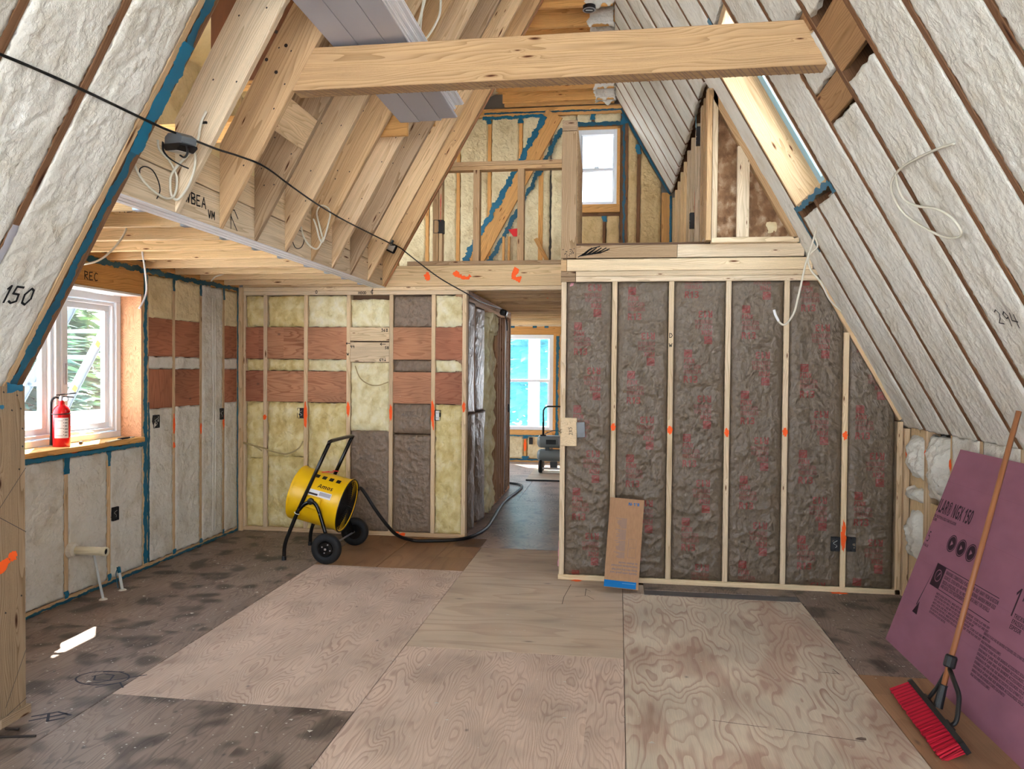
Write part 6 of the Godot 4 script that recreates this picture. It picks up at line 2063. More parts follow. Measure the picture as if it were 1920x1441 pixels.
func extinguisher() -> void:
	var o := thing("fire_extinguisher", "red fire extinguisher with a white label standing on the window sill", "extinguisher", P(-3.70, 1.038, 4.665))
	lathe(o, "cylinder", [Vector2(0, 0), Vector2(0.050, 0.0), Vector2(0.053, 0.006), Vector2(0.053, 0.225), Vector2(0.050, 0.245), Vector2(0.040, 0.265), Vector2(0.024, 0.278), Vector2(0.019, 0.284), Vector2(0.019, 0.308), Vector2(0, 0.308)], M.red, Transform3D.IDENTITY, 36, true)
	lathe(o, "valve", [Vector2(0, 0.305), Vector2(0.015, 0.305), Vector2(0.015, 0.335), Vector2(0.010, 0.342), Vector2(0, 0.342)], M.steel, Transform3D.IDENTITY, 16)
	var st := begin()
	var along := Vector3(0.82, 0, -0.57)         # towards the right in the view
	cbox_into(st, Vector3(0, 0.352, 0) + along * 0.028, Vector3(0.12, 0.008, 0.02), 0.003, Basis(along, Vector3.UP, along.cross(Vector3.UP)) * Basis(Vector3.BACK, 0.12))
	cbox_into(st, Vector3(0, 0.335, 0) + along * 0.03, Vector3(0.09, 0.008, 0.018), 0.003, Basis(along, Vector3.UP, along.cross(Vector3.UP)) * Basis(Vector3.BACK, -0.1))
	put(o, "lever", done(st), M.black)
	lathe(o, "gauge", [Vector2(0, 0), Vector2(0.018, 0), Vector2(0.018, 0.012), Vector2(0.014, 0.014), Vector2(0, 0.014)], M.steel, axis_frame(Vector3(0, 0.318, 0) + along * 0.026, Vector3(0.57, 0, 0.82)), 20)
	lathe(o, "gauge_dial", [Vector2(0, 0), Vector2(0.013, 0), Vector2(0, 0.0005)], M.white_paint, axis_frame(Vector3(0, 0.318, 0) + along * 0.026 + Vector3(0.57, 0, 0.82) * 0.0145, Vector3(0.57, 0, 0.82)), 20)
	bar(o, "hose", [Vector3(0, 0.325, 0) - along * 0.012, Vector3(0, 0.33, 0) - along * 0.035, Vector3(0, 0.31, 0) - along * 0.055, Vector3(0, 0.26, 0) - along * 0.060, Vector3(0, 0.15, 0) - along * 0.060, Vector3(0, 0.08, 0) - along * 0.060], 0.0075, M.rubber)
	lathe(o, "nozzle", [Vector2(0, 0), Vector2(0.011, 0), Vector2(0.009, 0.055), Vector2(0.007, 0.07), Vector2(0, 0.07)], M.black, Transform3D(Basis.IDENTITY, Vector3(0, 0.012, 0) - along * 0.060), 14)
	tube(o, "strap", ring_pts(Transform3D(Basis(Vector3(1, 0, 0), 0.06), Vector3(0, 0.222, 0)), 0.0, 0.0545, 32), 0.004, M.black, 6, false)
	var face := atan2(0.9, 0.44)
	var lab := func(called: String, a0: float, a1: float, y0: float, y1: float, r: float, m: Material) -> void:
		var at := func(i: int, j: int) -> Vector3:
			var f := lerpf(a0, a1, i / 10.0)
			return Vector3(cos(f) * r, lerpf(y0, y1, j), sin(f) * r)
		put(o, called, grid(10, 1, at, func(i: int, j: int) -> Vector2: return Vector2(i / 10.0, j)), m)
	lab.call("label", 1.75, 0.05, 0.06, 0.195, 0.0535, M.white_paint)
	for k in 3:
		lab.call("label_print", 1.72, 0.75, 0.175 - k * 0.05, 0.177 - k * 0.05, 0.0538, M.label_dark)
	for k in 6:
		lab.call("label_print", 0.72, 0.66 - 0.02 * (k % 2), 0.185 - k * 0.02, 0.180 - k * 0.02, 0.0538, M.label_dark)
		lab.call("label_print", 0.55, 0.15 + 0.05 * (k % 3), 0.187 - k * 0.021, 0.178 - k * 0.021, 0.0538, M.label_grey)


func carton() -> void:
	var o := thing("cardboard_box", "tall flat cardboard box with a blue band leaning on the partition", "box")
	var w := 400
	var h := 1030
	var img := Image.create(w, h, false, Image.FORMAT_RGB8)
	var n := fnl(61, 0.03, 4)
	for y in h:
		for x in w:
			var s := 1.0 + 0.05 * n.get_noise_2d(x, y * 0.3)
			img.set_pixel(x, y, Color(0.66 * s, 0.515 * s, 0.395 * s))
	var blue := Color(0.10, 0.44, 0.70)
	img.fill_rect(Rect2i(0, h - 84, int(w * 0.93), 78), blue)
	img.fill_rect(Rect2i(210, h - 62, 150, 4), Color(0.5, 0.7, 0.85))
	stamp(img, "N·1'8", 222, 76, 34.0, blue, false, 1.15, 700)
	var ink := Color(0.42, 0.43, 0.50, 0.75)
	for k in 46:
		var len := rng.randf_range(60, 118) if k % 13 else 128.0
		if k % 13 == 12:
			continue
		img.fill_rect(Rect2i(int(215 - len), 232 + k * 10, int(len), 5), Color(0.53, 0.48, 0.48))
	for e in [[250, 460, 3, 215], [340, 470, 2, 200], [250, 460, 90, 2], [250, 672, 90, 3], [270, 560, 60, 3], [268, 560, 3, 26]]:
		img.fill_rect(Rect2i(e[0], e[1], e[2], e[3]), Color(0.50, 0.45, 0.46))
	for k in 4:
		stamp(img, ["as shown inside", "Instructions enclosed", "Keep box dry and flat", "Handle with good care"][k], 372, 728 + k * 36, 22.0, ink, true, 0.95, 700)
	var m := std(Color.WHITE, 0.75)
	m.albedo_texture = ImageTexture.create_from_image(img)
	m.metallic_specular = 0.25
	# lower front edge on the floor, top back edge against the studs
	var bl := P(-0.088, 0.044, 5.455)
	var br := P(0.152, 0.029, 5.455)
	var ux := (br - bl).normalized()
	var vy := Vector3(0.035 + 0.04, 0.62, -0.115).normalized()
	vy = (vy - ux * ux.dot(vy)).normalized()
	var nz := ux.cross(vy)
	var W := 0.243
	var H := 0.632
	var T := 0.085
	var st := begin()
	var c := bl
	quad(st, c, c + ux * W, c + ux * W + vy * H, c + vy * H, Vector2(0, 1), Vector2(1, 1), Vector2(1, 0), Vector2(0, 0))
	put(o, "front", done(st), m)
	st = begin()
	cbox_into(st, c + ux * W * 0.5 + vy * H * 0.5 - nz * (T * 0.5 + 0.0006), Vector3(W, H, T), 0.003, Basis(ux, vy, nz))
	put(o, "carton", done(st), M.cardboard)
	st = begin()
	cbox_into(st, c + ux * W * 0.5 - nz * T * 0.5 - vy * 0.0008, Vector3(W * 0.99, 0.001, 0.05), 0.0003, Basis(ux, vy, nz))
	put(o, "tape", done(st), M.cardboard_dark)


func foam_board() -> void:
	var o := thing("foam_board", "large purple rigid insulation board leaning under the right slope behind the broom", "insulation board")
	var w := 2048
	var h := 1024
	var img := Image.create(w, h, false, Image.FORMAT_RGB8)
	var n := fnl(71, 0.004, 3)
	for y in h:
		for x in w:
			var s := 1.0 + 0.045 * n.get_noise_2d(x, y * 2.0)
			img.set_pixel(x, y, Color(0.60 * s, 0.405 * s, 0.475 * s))
	var ink := Color(0.17, 0.11, 0.15, 0.92)
	var px := 2048.0 / 2.44
	for k in 4:
		for x in range(0, w, 3):
			img.set_pixel(x, 170 + k * 205, Color(0.45, 0.28, 0.34))
	stamp(img, "ULAR® NGX 150", -14, 330, 66.0, ink, false, 0.52, 700)
	stamp(img, "EXTRUDED POLYSTYRENE RIGID FOAM INSULATION", -30, 358, 14.0, ink, false, 0.55, 700)
	stamp(img, "25 PSI MIN", -20, 376, 14.0, ink, false, 0.6, 700)
	stamp(img, "5", 20, 486, 54.0, ink, false, 0.6, 400)
	stamp(img, "R-VALUE", 4, 512, 14.0, ink, false, 0.7, 700)
	for k in 3:
		var cx := 262.0 + k * 92.0
		disc(img, Vector2(cx, 440), 41, Color(0.17, 0.11, 0.15))
		disc(img, Vector2(cx, 440), 37, Color(0.55, 0.37, 0.44))
		disc(img, Vector2(cx, 440), 33, Color(0.2, 0.13, 0.17))
		fill_tri(img, Vector2(cx - 10, 428), Vector2(cx + 12, 440), Vector2(cx - 10, 454), Color(0.62, 0.44, 0.5))
	# boxed notice and small print
	img.fill_rect(Rect2i(208, 552, 92, 108), Color(0.2, 0.13, 0.17))
	disc(img, Vector2(254, 604), 30, Color(0.58, 0.39, 0.46))
	disc(img, Vector2(254, 604), 25, Color(0.2, 0.13, 0.17))
	fill_tri(img, Vector2(243, 620), Vector2(262, 586), Vector2(268, 592), Color(0.62, 0.44, 0.5))
	img.fill_rect(Rect2i(300, 552, 470, 3), Color(0.2, 0.13, 0.17))
	img.fill_rect(Rect2i(300, 657, 470, 3), Color(0.2, 0.13, 0.17))
	var notes := ["WARNING: COMBUSTIBLE PLASTIC FOAM. KEEP AWAY FROM IGNITION", "SOURCES. COVER WITH AN APPROVED THERMAL BARRIER WHEN USED", "INSIDE A BUILDING. SEE THE PRODUCT DATA SHEET FOR DETAILS", "AND LOCAL CODE REQUIREMENTS"]
	for k in 4:
		stamp(img, notes[k], 312, 580 + k * 23, 16.0, ink, false, 0.62, 700)
	for k in 7:
		stamp(img, "MEETS ASTM C578 TYPE X  MADE WITH RECYCLED CONTENT  STORE FLAT AND DRY", 300, 684 + k * 15, 10.0, ink, false, [0.9, 0.9, 0.7, 0.9, 0.85, 0.5, 0.3][k], 700)
	fill_tri(img, Vector2(205, 560), Vector2(168, 780), Vector2(160, 780), Color(0.2, 0.13, 0.17))
	fill_tri(img, Vector2(150, 820), Vector2(182, 760), Vector2(200, 820), Color(0.2, 0.13, 0.17))
	# square emblem, thickness and small print farther along
	img.fill_rect(Rect2i(930, 180, 150, 150), Color(0.21, 0.14, 0.18))
	for k in 60:
		var f := PI * 0.5 * k / 59.0
		disc(img, Vector2(1080 - cos(f) * 140, 330 - sin(f) * 130), 2, Color(0.6, 0.42, 0.5))
	stamp(img, "Owens", 945, 300, 26.0, Color(0.6, 0.42, 0.5), false, 0.8, 700)
	stamp(img, "Corning", 945, 324, 18.0, Color(0.6, 0.42, 0.5), false, 0.8, 700)
	for k in 4:
		stamp(img, "INSULATING SHEATHING", 1090, 360 + k * 20, 15.0, ink, false, 0.7, 700)
	stamp(img, "1\"", 862, 588, 112.0, ink, false, 0.62, 400)
	stamp(img, "THICKNESS", 900, 590, 17.0, ink, false, 0.8, 700)
	stamp(img, "EPAISSEUR", 900, 612, 17.0, ink, false, 0.8, 700)
	stamp(img, "ESPESOR", 900, 634, 17.0, ink, false, 0.8, 700)
	for k in 11:
		stamp(img, "DRAINAGE PLANE AND AIR BARRIER ACCESSORIES SOLD SEPARATELY", 760 + k * 2, 712 + k * 17, 11.0, ink, false, [0.6, 0.12, 0.3, 0.8, 0.9, 0.9, 0.86, 0.7, 0.9, 0.5, 0.3][k], 700)
	var m := std(Color.WHITE, 0.6)
	m.albedo_texture = ImageTexture.create_from_image(img)
	m.metallic_specular = 0.3
	var a := P(1.592, 0.0, 4.79)          # lower far corner
	var up := Vector3(0.398, 1.137, 0.0).normalized()
	var along := (P(1.64, 0.0, 2.36) - a).normalized()
	up = (up - along * up.dot(along)).normalized()
	var W := 2.44
	var H := 1.205
	var nz := along.cross(up)
	if nz.x > 0:
		nz = -nz
	var st := begin()
	var q := [a, a + along * W, a + along * W + up * H, a + up * H]
	quad(st, q[0] + nz * 0.0007, q[1] + nz * 0.0007, q[2] + nz * 0.0007, q[3] + nz * 0.0007, Vector2(0, 1), Vector2(1, 1), Vector2(1, 0), Vector2(0, 0))
	put(o, "printed_face", done(st), m)
	st = begin()
	cbox_into(st, a + along * W * 0.5 + up * H * 0.5 - nz * 0.0125, Vector3(W, H, 0.025), 0.003, Basis(along, up, along.cross(up)))
	put(o, "board", done(st), M.purple)


func disc(img: Image, c: Vector2, r: float, col: Color) -> void:
	for y in range(int(c.y - r), int(c.y + r) + 1):
		for x in range(int(c.x - r), int(c.x + r) + 1):
			if Vector2(x, y).distance_to(c) <= r and x >= 0 and y >= 0 and x < img.get_width() and y < img.get_height():
				img.set_pixel(x, y, col)


func broom() -> void:
	var o := thing("push_broom", "push broom with red bristles and a wooden handle leaning on the purple board", "broom")
	var h0 := P(1.446, 0.058, 3.965)        # far end of the head
	var h1 := P(1.415, 0.058, 3.31)         # near end
	var along := (h1 - h0).normalized()
	var bdir := Vector3(-0.088, -0.062, -0.02).normalized()      # where the bristles point
	bdir = (bdir - along * bdir.dot(along)).normalized()
	var wide := along.cross(bdir).normalized()
	if wide.y < 0:
		wide = -wide
	var L := h0.distance_to(h1)
	var mid := (h0 + h1) * 0.5
	var poly := PackedVector2Array()
	for e in [[-0.5, -0.026], [-0.46, -0.032], [0.46, -0.032], [0.5, -0.026], [0.5, 0.026], [0.46, 0.032], [-0.46, 0.032], [-0.5, 0.026]]:
		poly.append(Vector2(e[0] * L, e[1]))
	var bs := Basis(along, wide, along.cross(wide))
	prism(o, "block", poly, -0.011, 0.011, M.plastic_black, Transform3D(bs, mid))
	# bristles: tufts that fan out at both ends
	var st := begin()
	var st2 := begin()
	for i in 62:
		for j in 5:
			var f := (i + 0.5) / 62.0
			var root := h0 + along * L * (0.012 + 0.976 * f) + wide * (-0.022 + j * 0.011) + bdir * 0.009
			var fan := (f - 0.5) * 0.085 + rng.randf_range(-0.006, 0.006)
			var dir := (bdir + along * fan * 2.2 + wide * ((j - 2) * 0.05 + rng.randf_range(-0.03, 0.03))).normalized()
			var l := rng.randf_range(0.093, 0.101)
			var tip := root + dir * l
			if tip.y < 0.002:
				tip.y = 0.002
			var t: SurfaceTool = st if (i + j) % 3 else st2
			tuft(t, root, tip, 0.0034, 0.0052)
	var br := put(o, "bristles", done(st), M.bristle)
	br.set_meta("kind", "stuff")
	var br2 := put(o, "bristles", done(st2), M.bristle_dark)
	br2.set_meta("kind", "stuff")
	# socket, brace and handle
	var foot := P(1.456, 0.075, 3.685)
	var tip := P(1.885, 1.405, 3.93)
	var dirh := (tip - foot).normalized()
	tube(o, "handle", [foot + dirh * 0.07, foot + dirh * 0.5, foot + dirh * 0.51, tip], 0.0125, M.handle, 14, false)
	lathe(o, "socket", [Vector2(0, -0.01), Vector2(0.022, -0.01), Vector2(0.02, 0.02), Vector2(0.017, 0.09), Vector2(0.0195, 0.095), Vector2(0.0, 0.095)], M.plastic_black, axis_frame(foot, dirh), 16)
	lathe(o, "collar", [Vector2(0, 0), Vector2(0.021, 0), Vector2(0.026, 0.006), Vector2(0.026, 0.05), Vector2(0.021, 0.058), Vector2(0, 0.058)], M.plastic_black, axis_frame(foot + dirh * 0.175, dirh), 10)
	var back := -bdir
	for s in [-1.0, 1.0]:
		var p0: Vector3 = mid + along * s * 0.135 + back * 0.012
		var p3: Vector3 = foot + dirh * 0.17
		var pts := rounded([p0 - back * 0.004, p0 + back * 0.03 + along * s * 0.004, p0.lerp(p3, 0.55) + along * s * 0.055 + back * 0.028, p3 + dirh * 0.004 + along * s * 0.012], 0.035)
		if s < 0:
			pts = rounded([p0 - back * 0.004, p0.lerp(p3, 0.35) + back * 0.01, p3], 0.03)
		var s2 := begin(true)
		tube_into(s2, pts, 0.0115, 8, 0.8)
		put(o, "brace", done(s2), M.plastic_black)
		cbox(o, "brace_foot", p0, Vector3(0.05, 0.04, 0.016), 0.005, bs, M.plastic_black)


func tuft(st: SurfaceTool, a: Vector3, b: Vector3, r0: float, r1: float) -> void:
	var t := (b - a).normalized()
	var u := t.cross(Vector3.UP).normalized()
	var v := u.cross(t)
	for k in 3:
		var f := TAU * k / 3
		var g := TAU * (k + 1) / 3
		var p := u * cos(f) + v * sin(f)
		var q := u * cos(g) + v * sin(g)
		quad(st, a + p * r0, a + q * r0, b + q * r1, b + p * r1)
	tri(st, b + u * r1, b + (u * cos(TAU / 3) + v * sin(TAU / 3)) * r1, b + (u * cos(TAU * 2 / 3) + v * sin(TAU * 2 / 3)) * r1)


func cbox(parent: Node, called: String, c: Vector3, size: Vector3, bevel: float, bs: Basis, mat: Material) -> MeshInstance3D:
	var st := begin()
	cbox_into(st, c, size, bevel, bs)
	return put(parent, called, done(st), mat)


func compressor() -> void:
	var under := thing("plywood_sheet", "loose plywood sheet with a black edge under the air compressor", "sheet")
	ply_panel(under, -1.29, 1.1, 10.78, 12.0, M.ply_plain, false, 0.1, 0.1, 0.022, "sheet")
	slab(under, "edge", Vector3(-1.29, 0.001, 10.768), Vector3(1.1, 0.02, 10.782), M.black, 0.001)
	var o := thing("air_compressor", "grey twin-tank wheeled air compressor in the room behind the doorway", "compressor", P(-0.86, 0.022, 11.6))
	for e in [[0.465, 0.098, 0.0], [0.255, 0.095, 0.0]]:
		lathe(o, "tank", [Vector2(0, -0.36), Vector2(0.05, -0.355), Vector2(e[1] * 0.85, -0.335), Vector2(e[1], -0.30), Vector2(e[1], 0.30), Vector2(e[1] * 0.85, 0.335), Vector2(0.05, 0.355), Vector2(0, 0.36)], M.tank_grey, Transform3D(Basis(Vector3(0, 1, 0), Vector3(1, 0, 0), Vector3(0, 0, -1)), Vector3(0, e[0], 0)), 28, true)
	for s in [-1.0, 1.0]:
		slab_local(o, "saddle", Vector3(s * 0.2, 0.36, 0), Vector3(0.06, 0.06, 0.12), M.tank_dark)
		slab_local(o, "leg_plate", Vector3(-0.10 if s < 0 else 0.3, 0.115, 0.03), Vector3(0.11, 0.10, 0.05), M.tank_dark)
		lathe(o, "wheel", [Vector2(0, -0.02), Vector2(0.06, -0.02), Vector2(0.09, -0.025), Vector2(0.098, 0.0), Vector2(0.09, 0.025), Vector2(0.06, 0.02), Vector2(0, 0.02)], M.rubber, axis_frame(Vector3(-0.29, 0.098, s * 0.14), Vector3(1, 0, 0)), 24)
	slab_local(o, "label", Vector3(-0.14, 0.465, 0.0985), Vector3(0.15, 0.07, 0.004), M.black)
	slab_local(o, "label", Vector3(0.06, 0.475, 0.0985), Vector3(0.18, 0.10, 0.004), M.label_grey)
	slab_local(o, "axle_bar", Vector3(0.0, 0.06, 0.06), Vector3(0.6, 0.03, 0.03), M.white_paint)
	bar(o, "handle", rounded([Vector3(-0.265, 0.50, 0.02), Vector3(-0.265, 1.0, 0.02), Vector3(0.25, 1.0, 0.02), Vector3(0.25, 0.55, 0.02)], 0.09), 0.012, M.black, 2)
	bar(o, "grip", [Vector3(-0.265, 0.56, 0.02), Vector3(-0.265, 0.76, 0.02)], 0.017, M.black, 2)
	slab_local(o, "handle_clamp", Vector3(-0.265, 0.555, 0.02), Vector3(0.09, 0.03, 0.05), M.black)
	slab_local(o, "motor_cover", Vector3(0.16, 0.66, -0.02), Vector3(0.30, 0.22, 0.22), M.tank_dark)
	bar(o, "air_line", [Vector3(-0.24, 0.58, 0.06), Vector3(-0.1, 0.64, 0.09), Vector3(0.05, 0.62, 0.09)], 0.006, M.teal_dark)


func slab_local(parent: Node, called: String, c: Vector3, size: Vector3, mat: Material) -> MeshInstance3D:
	return put(parent, called, box_mesh(size, 0.004), mat, Transform3D(Basis.IDENTITY, c))


func outlet(label: String, at: Vector3, n: Vector3, w := 0.055, h := 0.095, wires := "white", turn := 0.0) -> Node3D:
	# an open-fronted plastic device box with wires inside; n is where it faces
	var o := thing("outlet_box", label, "outlet box", at, "black device boxes on the studs")
	var side := Vector3.UP.cross(n).normalized()
	var bs := Basis(side, Vector3.UP, n)
	var st := begin()
	var t := 0.004
	var dp := 0.06
	for e in [[Vector3(-w / 2, 0, -dp / 2), Vector3(t, h, dp)], [Vector3(w / 2, 0, -dp / 2), Vector3(t, h, dp)], [Vector3(0, h / 2, -dp / 2), Vector3(w, t, dp)], [Vector3(0, -h / 2, -dp / 2), Vector3(w, t, dp)], [Vector3(0, 0, -0.010), Vector3(w, h, t)]]:
		cbox_into(st, bs * e[0], e[1], 0.001, bs)
	put(o, "box", done(st), M.box_grey)
	for y in [-0.5, 0.5]:
		cbox(o, "screw_post", bs * Vector3(0, y * (h - 0.012), -0.002), Vector3(0.012, 0.012, 0.010), 0.002, bs, M.box_grey)
	if wires != "":
		var pts := []
		for k in 7:
			pts.append(bs * Vector3(sin(k * 1.3) * w * 0.22, (k / 6.0 - 0.5) * h * 0.5, -0.006 + 0.004 * cos(k * 2.1)))
		tube(o, "wire", pts, 0.0016, M[wires], 6)
	return o


func boxes() -> void:
	var R := Vector3.RIGHT
	var B := Vector3.BACK
	outlet("black outlet box low on the left wall above the short pipe", P(-3.615, 0.505, 5.11), R, 0.06, 0.095, "wire_white")
	outlet("black box beside the teal-sealed stud under the plywood backing", P(-3.612, 1.145, 5.60), R, 0.075, 0.10, "wire_white")
	outlet("black box on the left wall near the room corner", P(-3.612, 1.148, 6.61), R, 0.055, 0.10, "wire_white")
	outlet("black box with orange paint beside it in the yellow wool", P(-3.012, 1.145, 6.965), B, 0.06, 0.095, "wire_white")
	var o := outlet("black box with a fitted white receptacle near the doorway", P(-1.668, 1.147, 6.965), B, 0.055, 0.095, "")
	slab_local(o, "receptacle", Vector3(0, 0.0, 0.003), Vector3(0.034, 0.088, 0.012), M.white_paint)
	for y in [-0.022, 0.022]:
		for x in [-0.006, 0.006]:
			slab_local(o, "slot", Vector3(x, y, 0.0095), Vector3(0.003, 0.012, 0.002), M.black)
	outlet("blue-grey box low on the partition, left of the orange-striped stud", P(1.555, 0.35, 5.735), B, 0.058, 0.10, "wire_white")
	outlet("blue-grey box low on the partition, right of the orange-striped stud", P(1.664, 0.352, 5.735), B, 0.058, 0.10, "")
	var s := outlet("film-wrapped switch box beside the written block on the partition", P(-0.280, 1.135, 5.735), B, 0.05, 0.10, "wire_white")
	cbox(s, "film", Vector3(0.005, 0, 0.004), Vector3(0.062, 0.115, 0.004), 0.002, Basis(Vector3.BACK, 0.06), M.black_gloss)
	outlet("black box on the loft half wall by the dark rafter", P(-1.672, 2.90, 6.965), B, 0.09, 0.12, "")
	outlet("black box high on the loft knee wall", P(0.605, 3.495, 6.43), Vector3.LEFT, 0.06, 0.14, "wire_white")
	outlet("black box low on the loft knee wall under orange paint", P(0.605, 2.905, 6.93), Vector3.LEFT, 0.06, 0.13, "wire_white")
	outlet("black box on the rear wall under the tall window", P(-1.47, 0.36, 12.95), B, 0.055, 0.11, "")
	outlet("box on the end stud of the hall wall", P(-1.40, 1.08, 9.80), R, 0.05, 0.10, "wire_white")
	var k := thing("wood_block", "short written board nailed beside the film-wrapped switch box", "block", P(-0.367, 1.117, 5.74))
	slab_local(k, "board", Vector3.ZERO, Vector3(0.124, 0.212, 0.02), M.pale2)
	write(k, "44", Vector3(-0.045, -0.01, 0.0101), Vector3.UP.rotated(Vector3.BACK, 0.15), Vector3.LEFT, 0.022, 0.003, M.ink)
	write(k, "2X5", Vector3(0.03, -0.02, 0.0101), Vector3.UP.rotated(Vector3.BACK, 0.1), Vector3.LEFT, 0.025, 0.003, M.ink)
	# smoke alarm on a ceiling joist
	var a := thing("smoke_alarm_base", "round black ceiling box on a joist under the ridge", "ceiling box", P(-0.30, 4.849, 6.97))
	lathe(a, "box", [Vector2(0, -0.035), Vector2(0.052, -0.035), Vector2(0.058, -0.03), Vector2(0.058, 0.0), Vector2(0, 0.0)], M.box_grey, Transform3D.IDENTITY, 24)
	lathe(a, "rim", [Vector2(0.048, -0.037), Vector2(0.055, -0.039), Vector2(0.06, -0.036), Vector2(0.055, -0.033), Vector2(0.048, -0.037)], M.label_grey, Transform3D.IDENTITY, 24)
	tube(a, "wire", [Vector3(-0.03, -0.04, 0.01), Vector3(0.0, -0.045, 0.02), Vector3(0.03, -0.04, 0.0)], 0.003, M.wire_white, 6)


func cable_thing(called: String, label: String, pts: Array, r: float, mat: Material, group := "", cat := "cable") -> Node3D:
	var o := thing(called, label, cat, Vector3.ZERO, group)
	tube(o, "jacket", pts, r, mat, 7, true, 6)
	return o


func cables() -> void:
	var g := "loose white house cables"
	var o := cable_thing("house_cable", "white cable looped on the first bare rafter under the near work light", [P(-1.989, 2.818, 3.487), P(-2.013, 2.775, 3.487), P(-2.024, 2.725, 3.485), P(-2.030, 2.681, 3.48), P(-2.063, 2.623, 3.475), P(-2.119, 2.565, 3.47), P(-2.155, 2.510, 3.46), P(-2.155, 2.46, 3.45), P(-2.15, 2.407, 3.455), P(-2.133, 2.396, 3.48), P(-2.085, 2.456, 3.485), P(-2.052, 2.538, 3.485), P(-2.047, 2.610, 3.485), P(-2.069, 2.667, 3.487)], 0.0062, M.cable, g)
	tube(o, "jacket", [P(-2.150, 2.501, 3.166), P(-2.145, 2.460, 3.174), P(-2.145, 2.418, 3.236), P(-2.145, 2.390, 3.325), P(-2.145, 2.384, 3.410), P(-2.145, 2.412, 3.468), P(-2.145, 2.476, 3.49), P(-2.145, 2.524, 3.48), P(-2.145, 2.570, 3.423), P(-2.145, 2.599, 3.346), P(-2.145, 2.640, 3.334)], 0.0055, M.cable, 7, true, 6)
	cbox(o, "staple", P(-2.015, 2.772, 3.512), Vector3(0.03, 0.012, 0.01), 0.002, Basis.IDENTITY, M.black)
	cable_thing("thin_cable", "thin black wire loop on the header under the near work light", [P(-2.158, 2.454, 3.216), P(-2.158, 2.477, 3.220), P(-2.158, 2.497, 3.260), P(-2.158, 2.492, 3.317), P(-2.158, 2.453, 3.359), P(-2.158, 2.411, 3.371), P(-2.158, 2.370, 3.346)], 0.0028, M.cord, "thin black wires on the header")
	o = cable_thing("house_cable", "big white cable loop hanging at the foot of the middle rafters", [P(-2.09, 2.605, 5.041), P(-2.08, 2.556, 5.069), P(-2.08, 2.487, 5.12), P(-2.07, 2.462, 5.15), P(-2.06, 2.50, 5.17), P(-2.04, 2.58, 5.175), P(-2.02, 2.66, 5.17), P(-2.03, 2.70, 5.15), P(-2.07, 2.71, 5.12), P(-2.09, 2.66, 5.10), P(-2.08, 2.58, 5.12), P(-2.07, 2.50, 5.15)], 0.0062, M.cable, g)
	tube(o, "jacket", [P(-2.155, 2.541, 4.988), P(-2.15, 2.474, 5.024), P(-2.13, 2.423, 5.10), P(-2.10, 2.42, 5.15), P(-2.07, 2.50, 5.17)], 0.0062, M.cable, 7, true, 6)
	cable_thing("thin_cable", "thin black wire curl on the header left of the big white loop", [P(-2.158, 2.516, 4.953), P(-2.158, 2.503, 5.024), P(-2.158, 2.452, 5.043), P(-2.158, 2.399, 4.989), P(-2.158, 2.386, 4.902), P(-2.158, 2.427, 4.851)], 0.0028, M.cord, "thin black wires on the header")
	o = cable_thing("house_cable", "white cable loop hanging above the big beam beside the white boards", [P(-1.231, 3.92, 4.707), P(-1.269, 3.781, 4.773), P(-1.293, 3.738, 4.863), P(-1.287, 3.749, 4.95), P(-1.255, 3.806, 4.98), P(-1.217, 3.871, 4.98), P(-1.190, 3.920, 4.96), P(-1.175, 3.99, 4.921)], 0.0075, M.cable, g)
	tube(o, "jacket", [P(-1.222, 3.95, 4.739), P(-1.277, 3.767, 4.75), P(-1.305, 3.718, 4.75)], 0.008, M.cable, 7, true, 6)
	cable_thing("house_cable", "long white cable loop lying on the right slope", [P(1.287, 2.479, 3.192), P(1.278, 2.495, 3.317), P(1.270, 2.509, 3.488), P(1.266, 2.516, 3.658), P(1.271, 2.507, 3.783), P(1.289, 2.475, 3.889), P(1.328, 2.407, 3.929), P(1.368, 2.337, 3.901), P(1.411, 2.260, 3.792), P(1.446, 2.199, 3.673), P(1.458, 2.178, 3.552), P(1.446, 2.199, 3.504), P(1.415, 2.254, 3.518), P(1.382, 2.311, 3.602), P(1.358, 2.354, 3.746), P(1.330, 2.403, 3.832), P(1.298, 2.460, 3.824), P(1.272, 2.504, 3.773)].map(func(p): return p + Vector3(-0.010, -0.006, 0)), 0.0058, M.cable, g)
	o = cable_thing("house_cable", "white cable pair hanging from the right slope in front of the partition", [P(1.31, 2.70, 4.95), P(1.27, 2.656, 5.1), P(1.27, 2.576, 5.2), P(1.264, 2.471, 5.28), P(1.222, 2.313, 5.300), P(1.200, 2.208, 5.300), P(1.175, 2.085, 5.300), P(1.146, 1.968, 5.300), P(1.093, 1.897, 5.300), P(1.051, 1.919, 5.300), P(1.026, 1.982, 5.300)], 0.007, M.cable, g)
	tube(o, "jacket", [P(1.31, 2.69, 4.98), P(1.275, 2.593, 5.15), P(1.27, 2.488, 5.28), P(1.29, 2.411, 5.300), P(1.235, 2.348, 5.300), P(1.250, 2.260, 5.300), P(1.319, 2.172, 5.300), P(1.375, 2.059, 5.300), P(1.450, 1.985, 5.300)], 0.0065, M.cable, 7, true, 6)
	tube(o, "bare_end", [P(1.051, 1.919, 5.300), P(1.03, 1.96, 5.300), P(1.02, 1.995, 5.300)], 0.009, M.white_paint, 7)
	cable_thing("house_cable", "white cable sagging from the joists above the dormer window", [P(-2.82, 2.50, 4.12), P(-2.831, 2.459, 4.100), P(-2.838, 2.373, 4.100), P(-2.885, 2.297, 4.100), P(-2.960, 2.226, 4.100), P(-3.027, 2.190, 4.100), P(-3.106, 2.175, 4.100)], 0.006, M.cable, g)
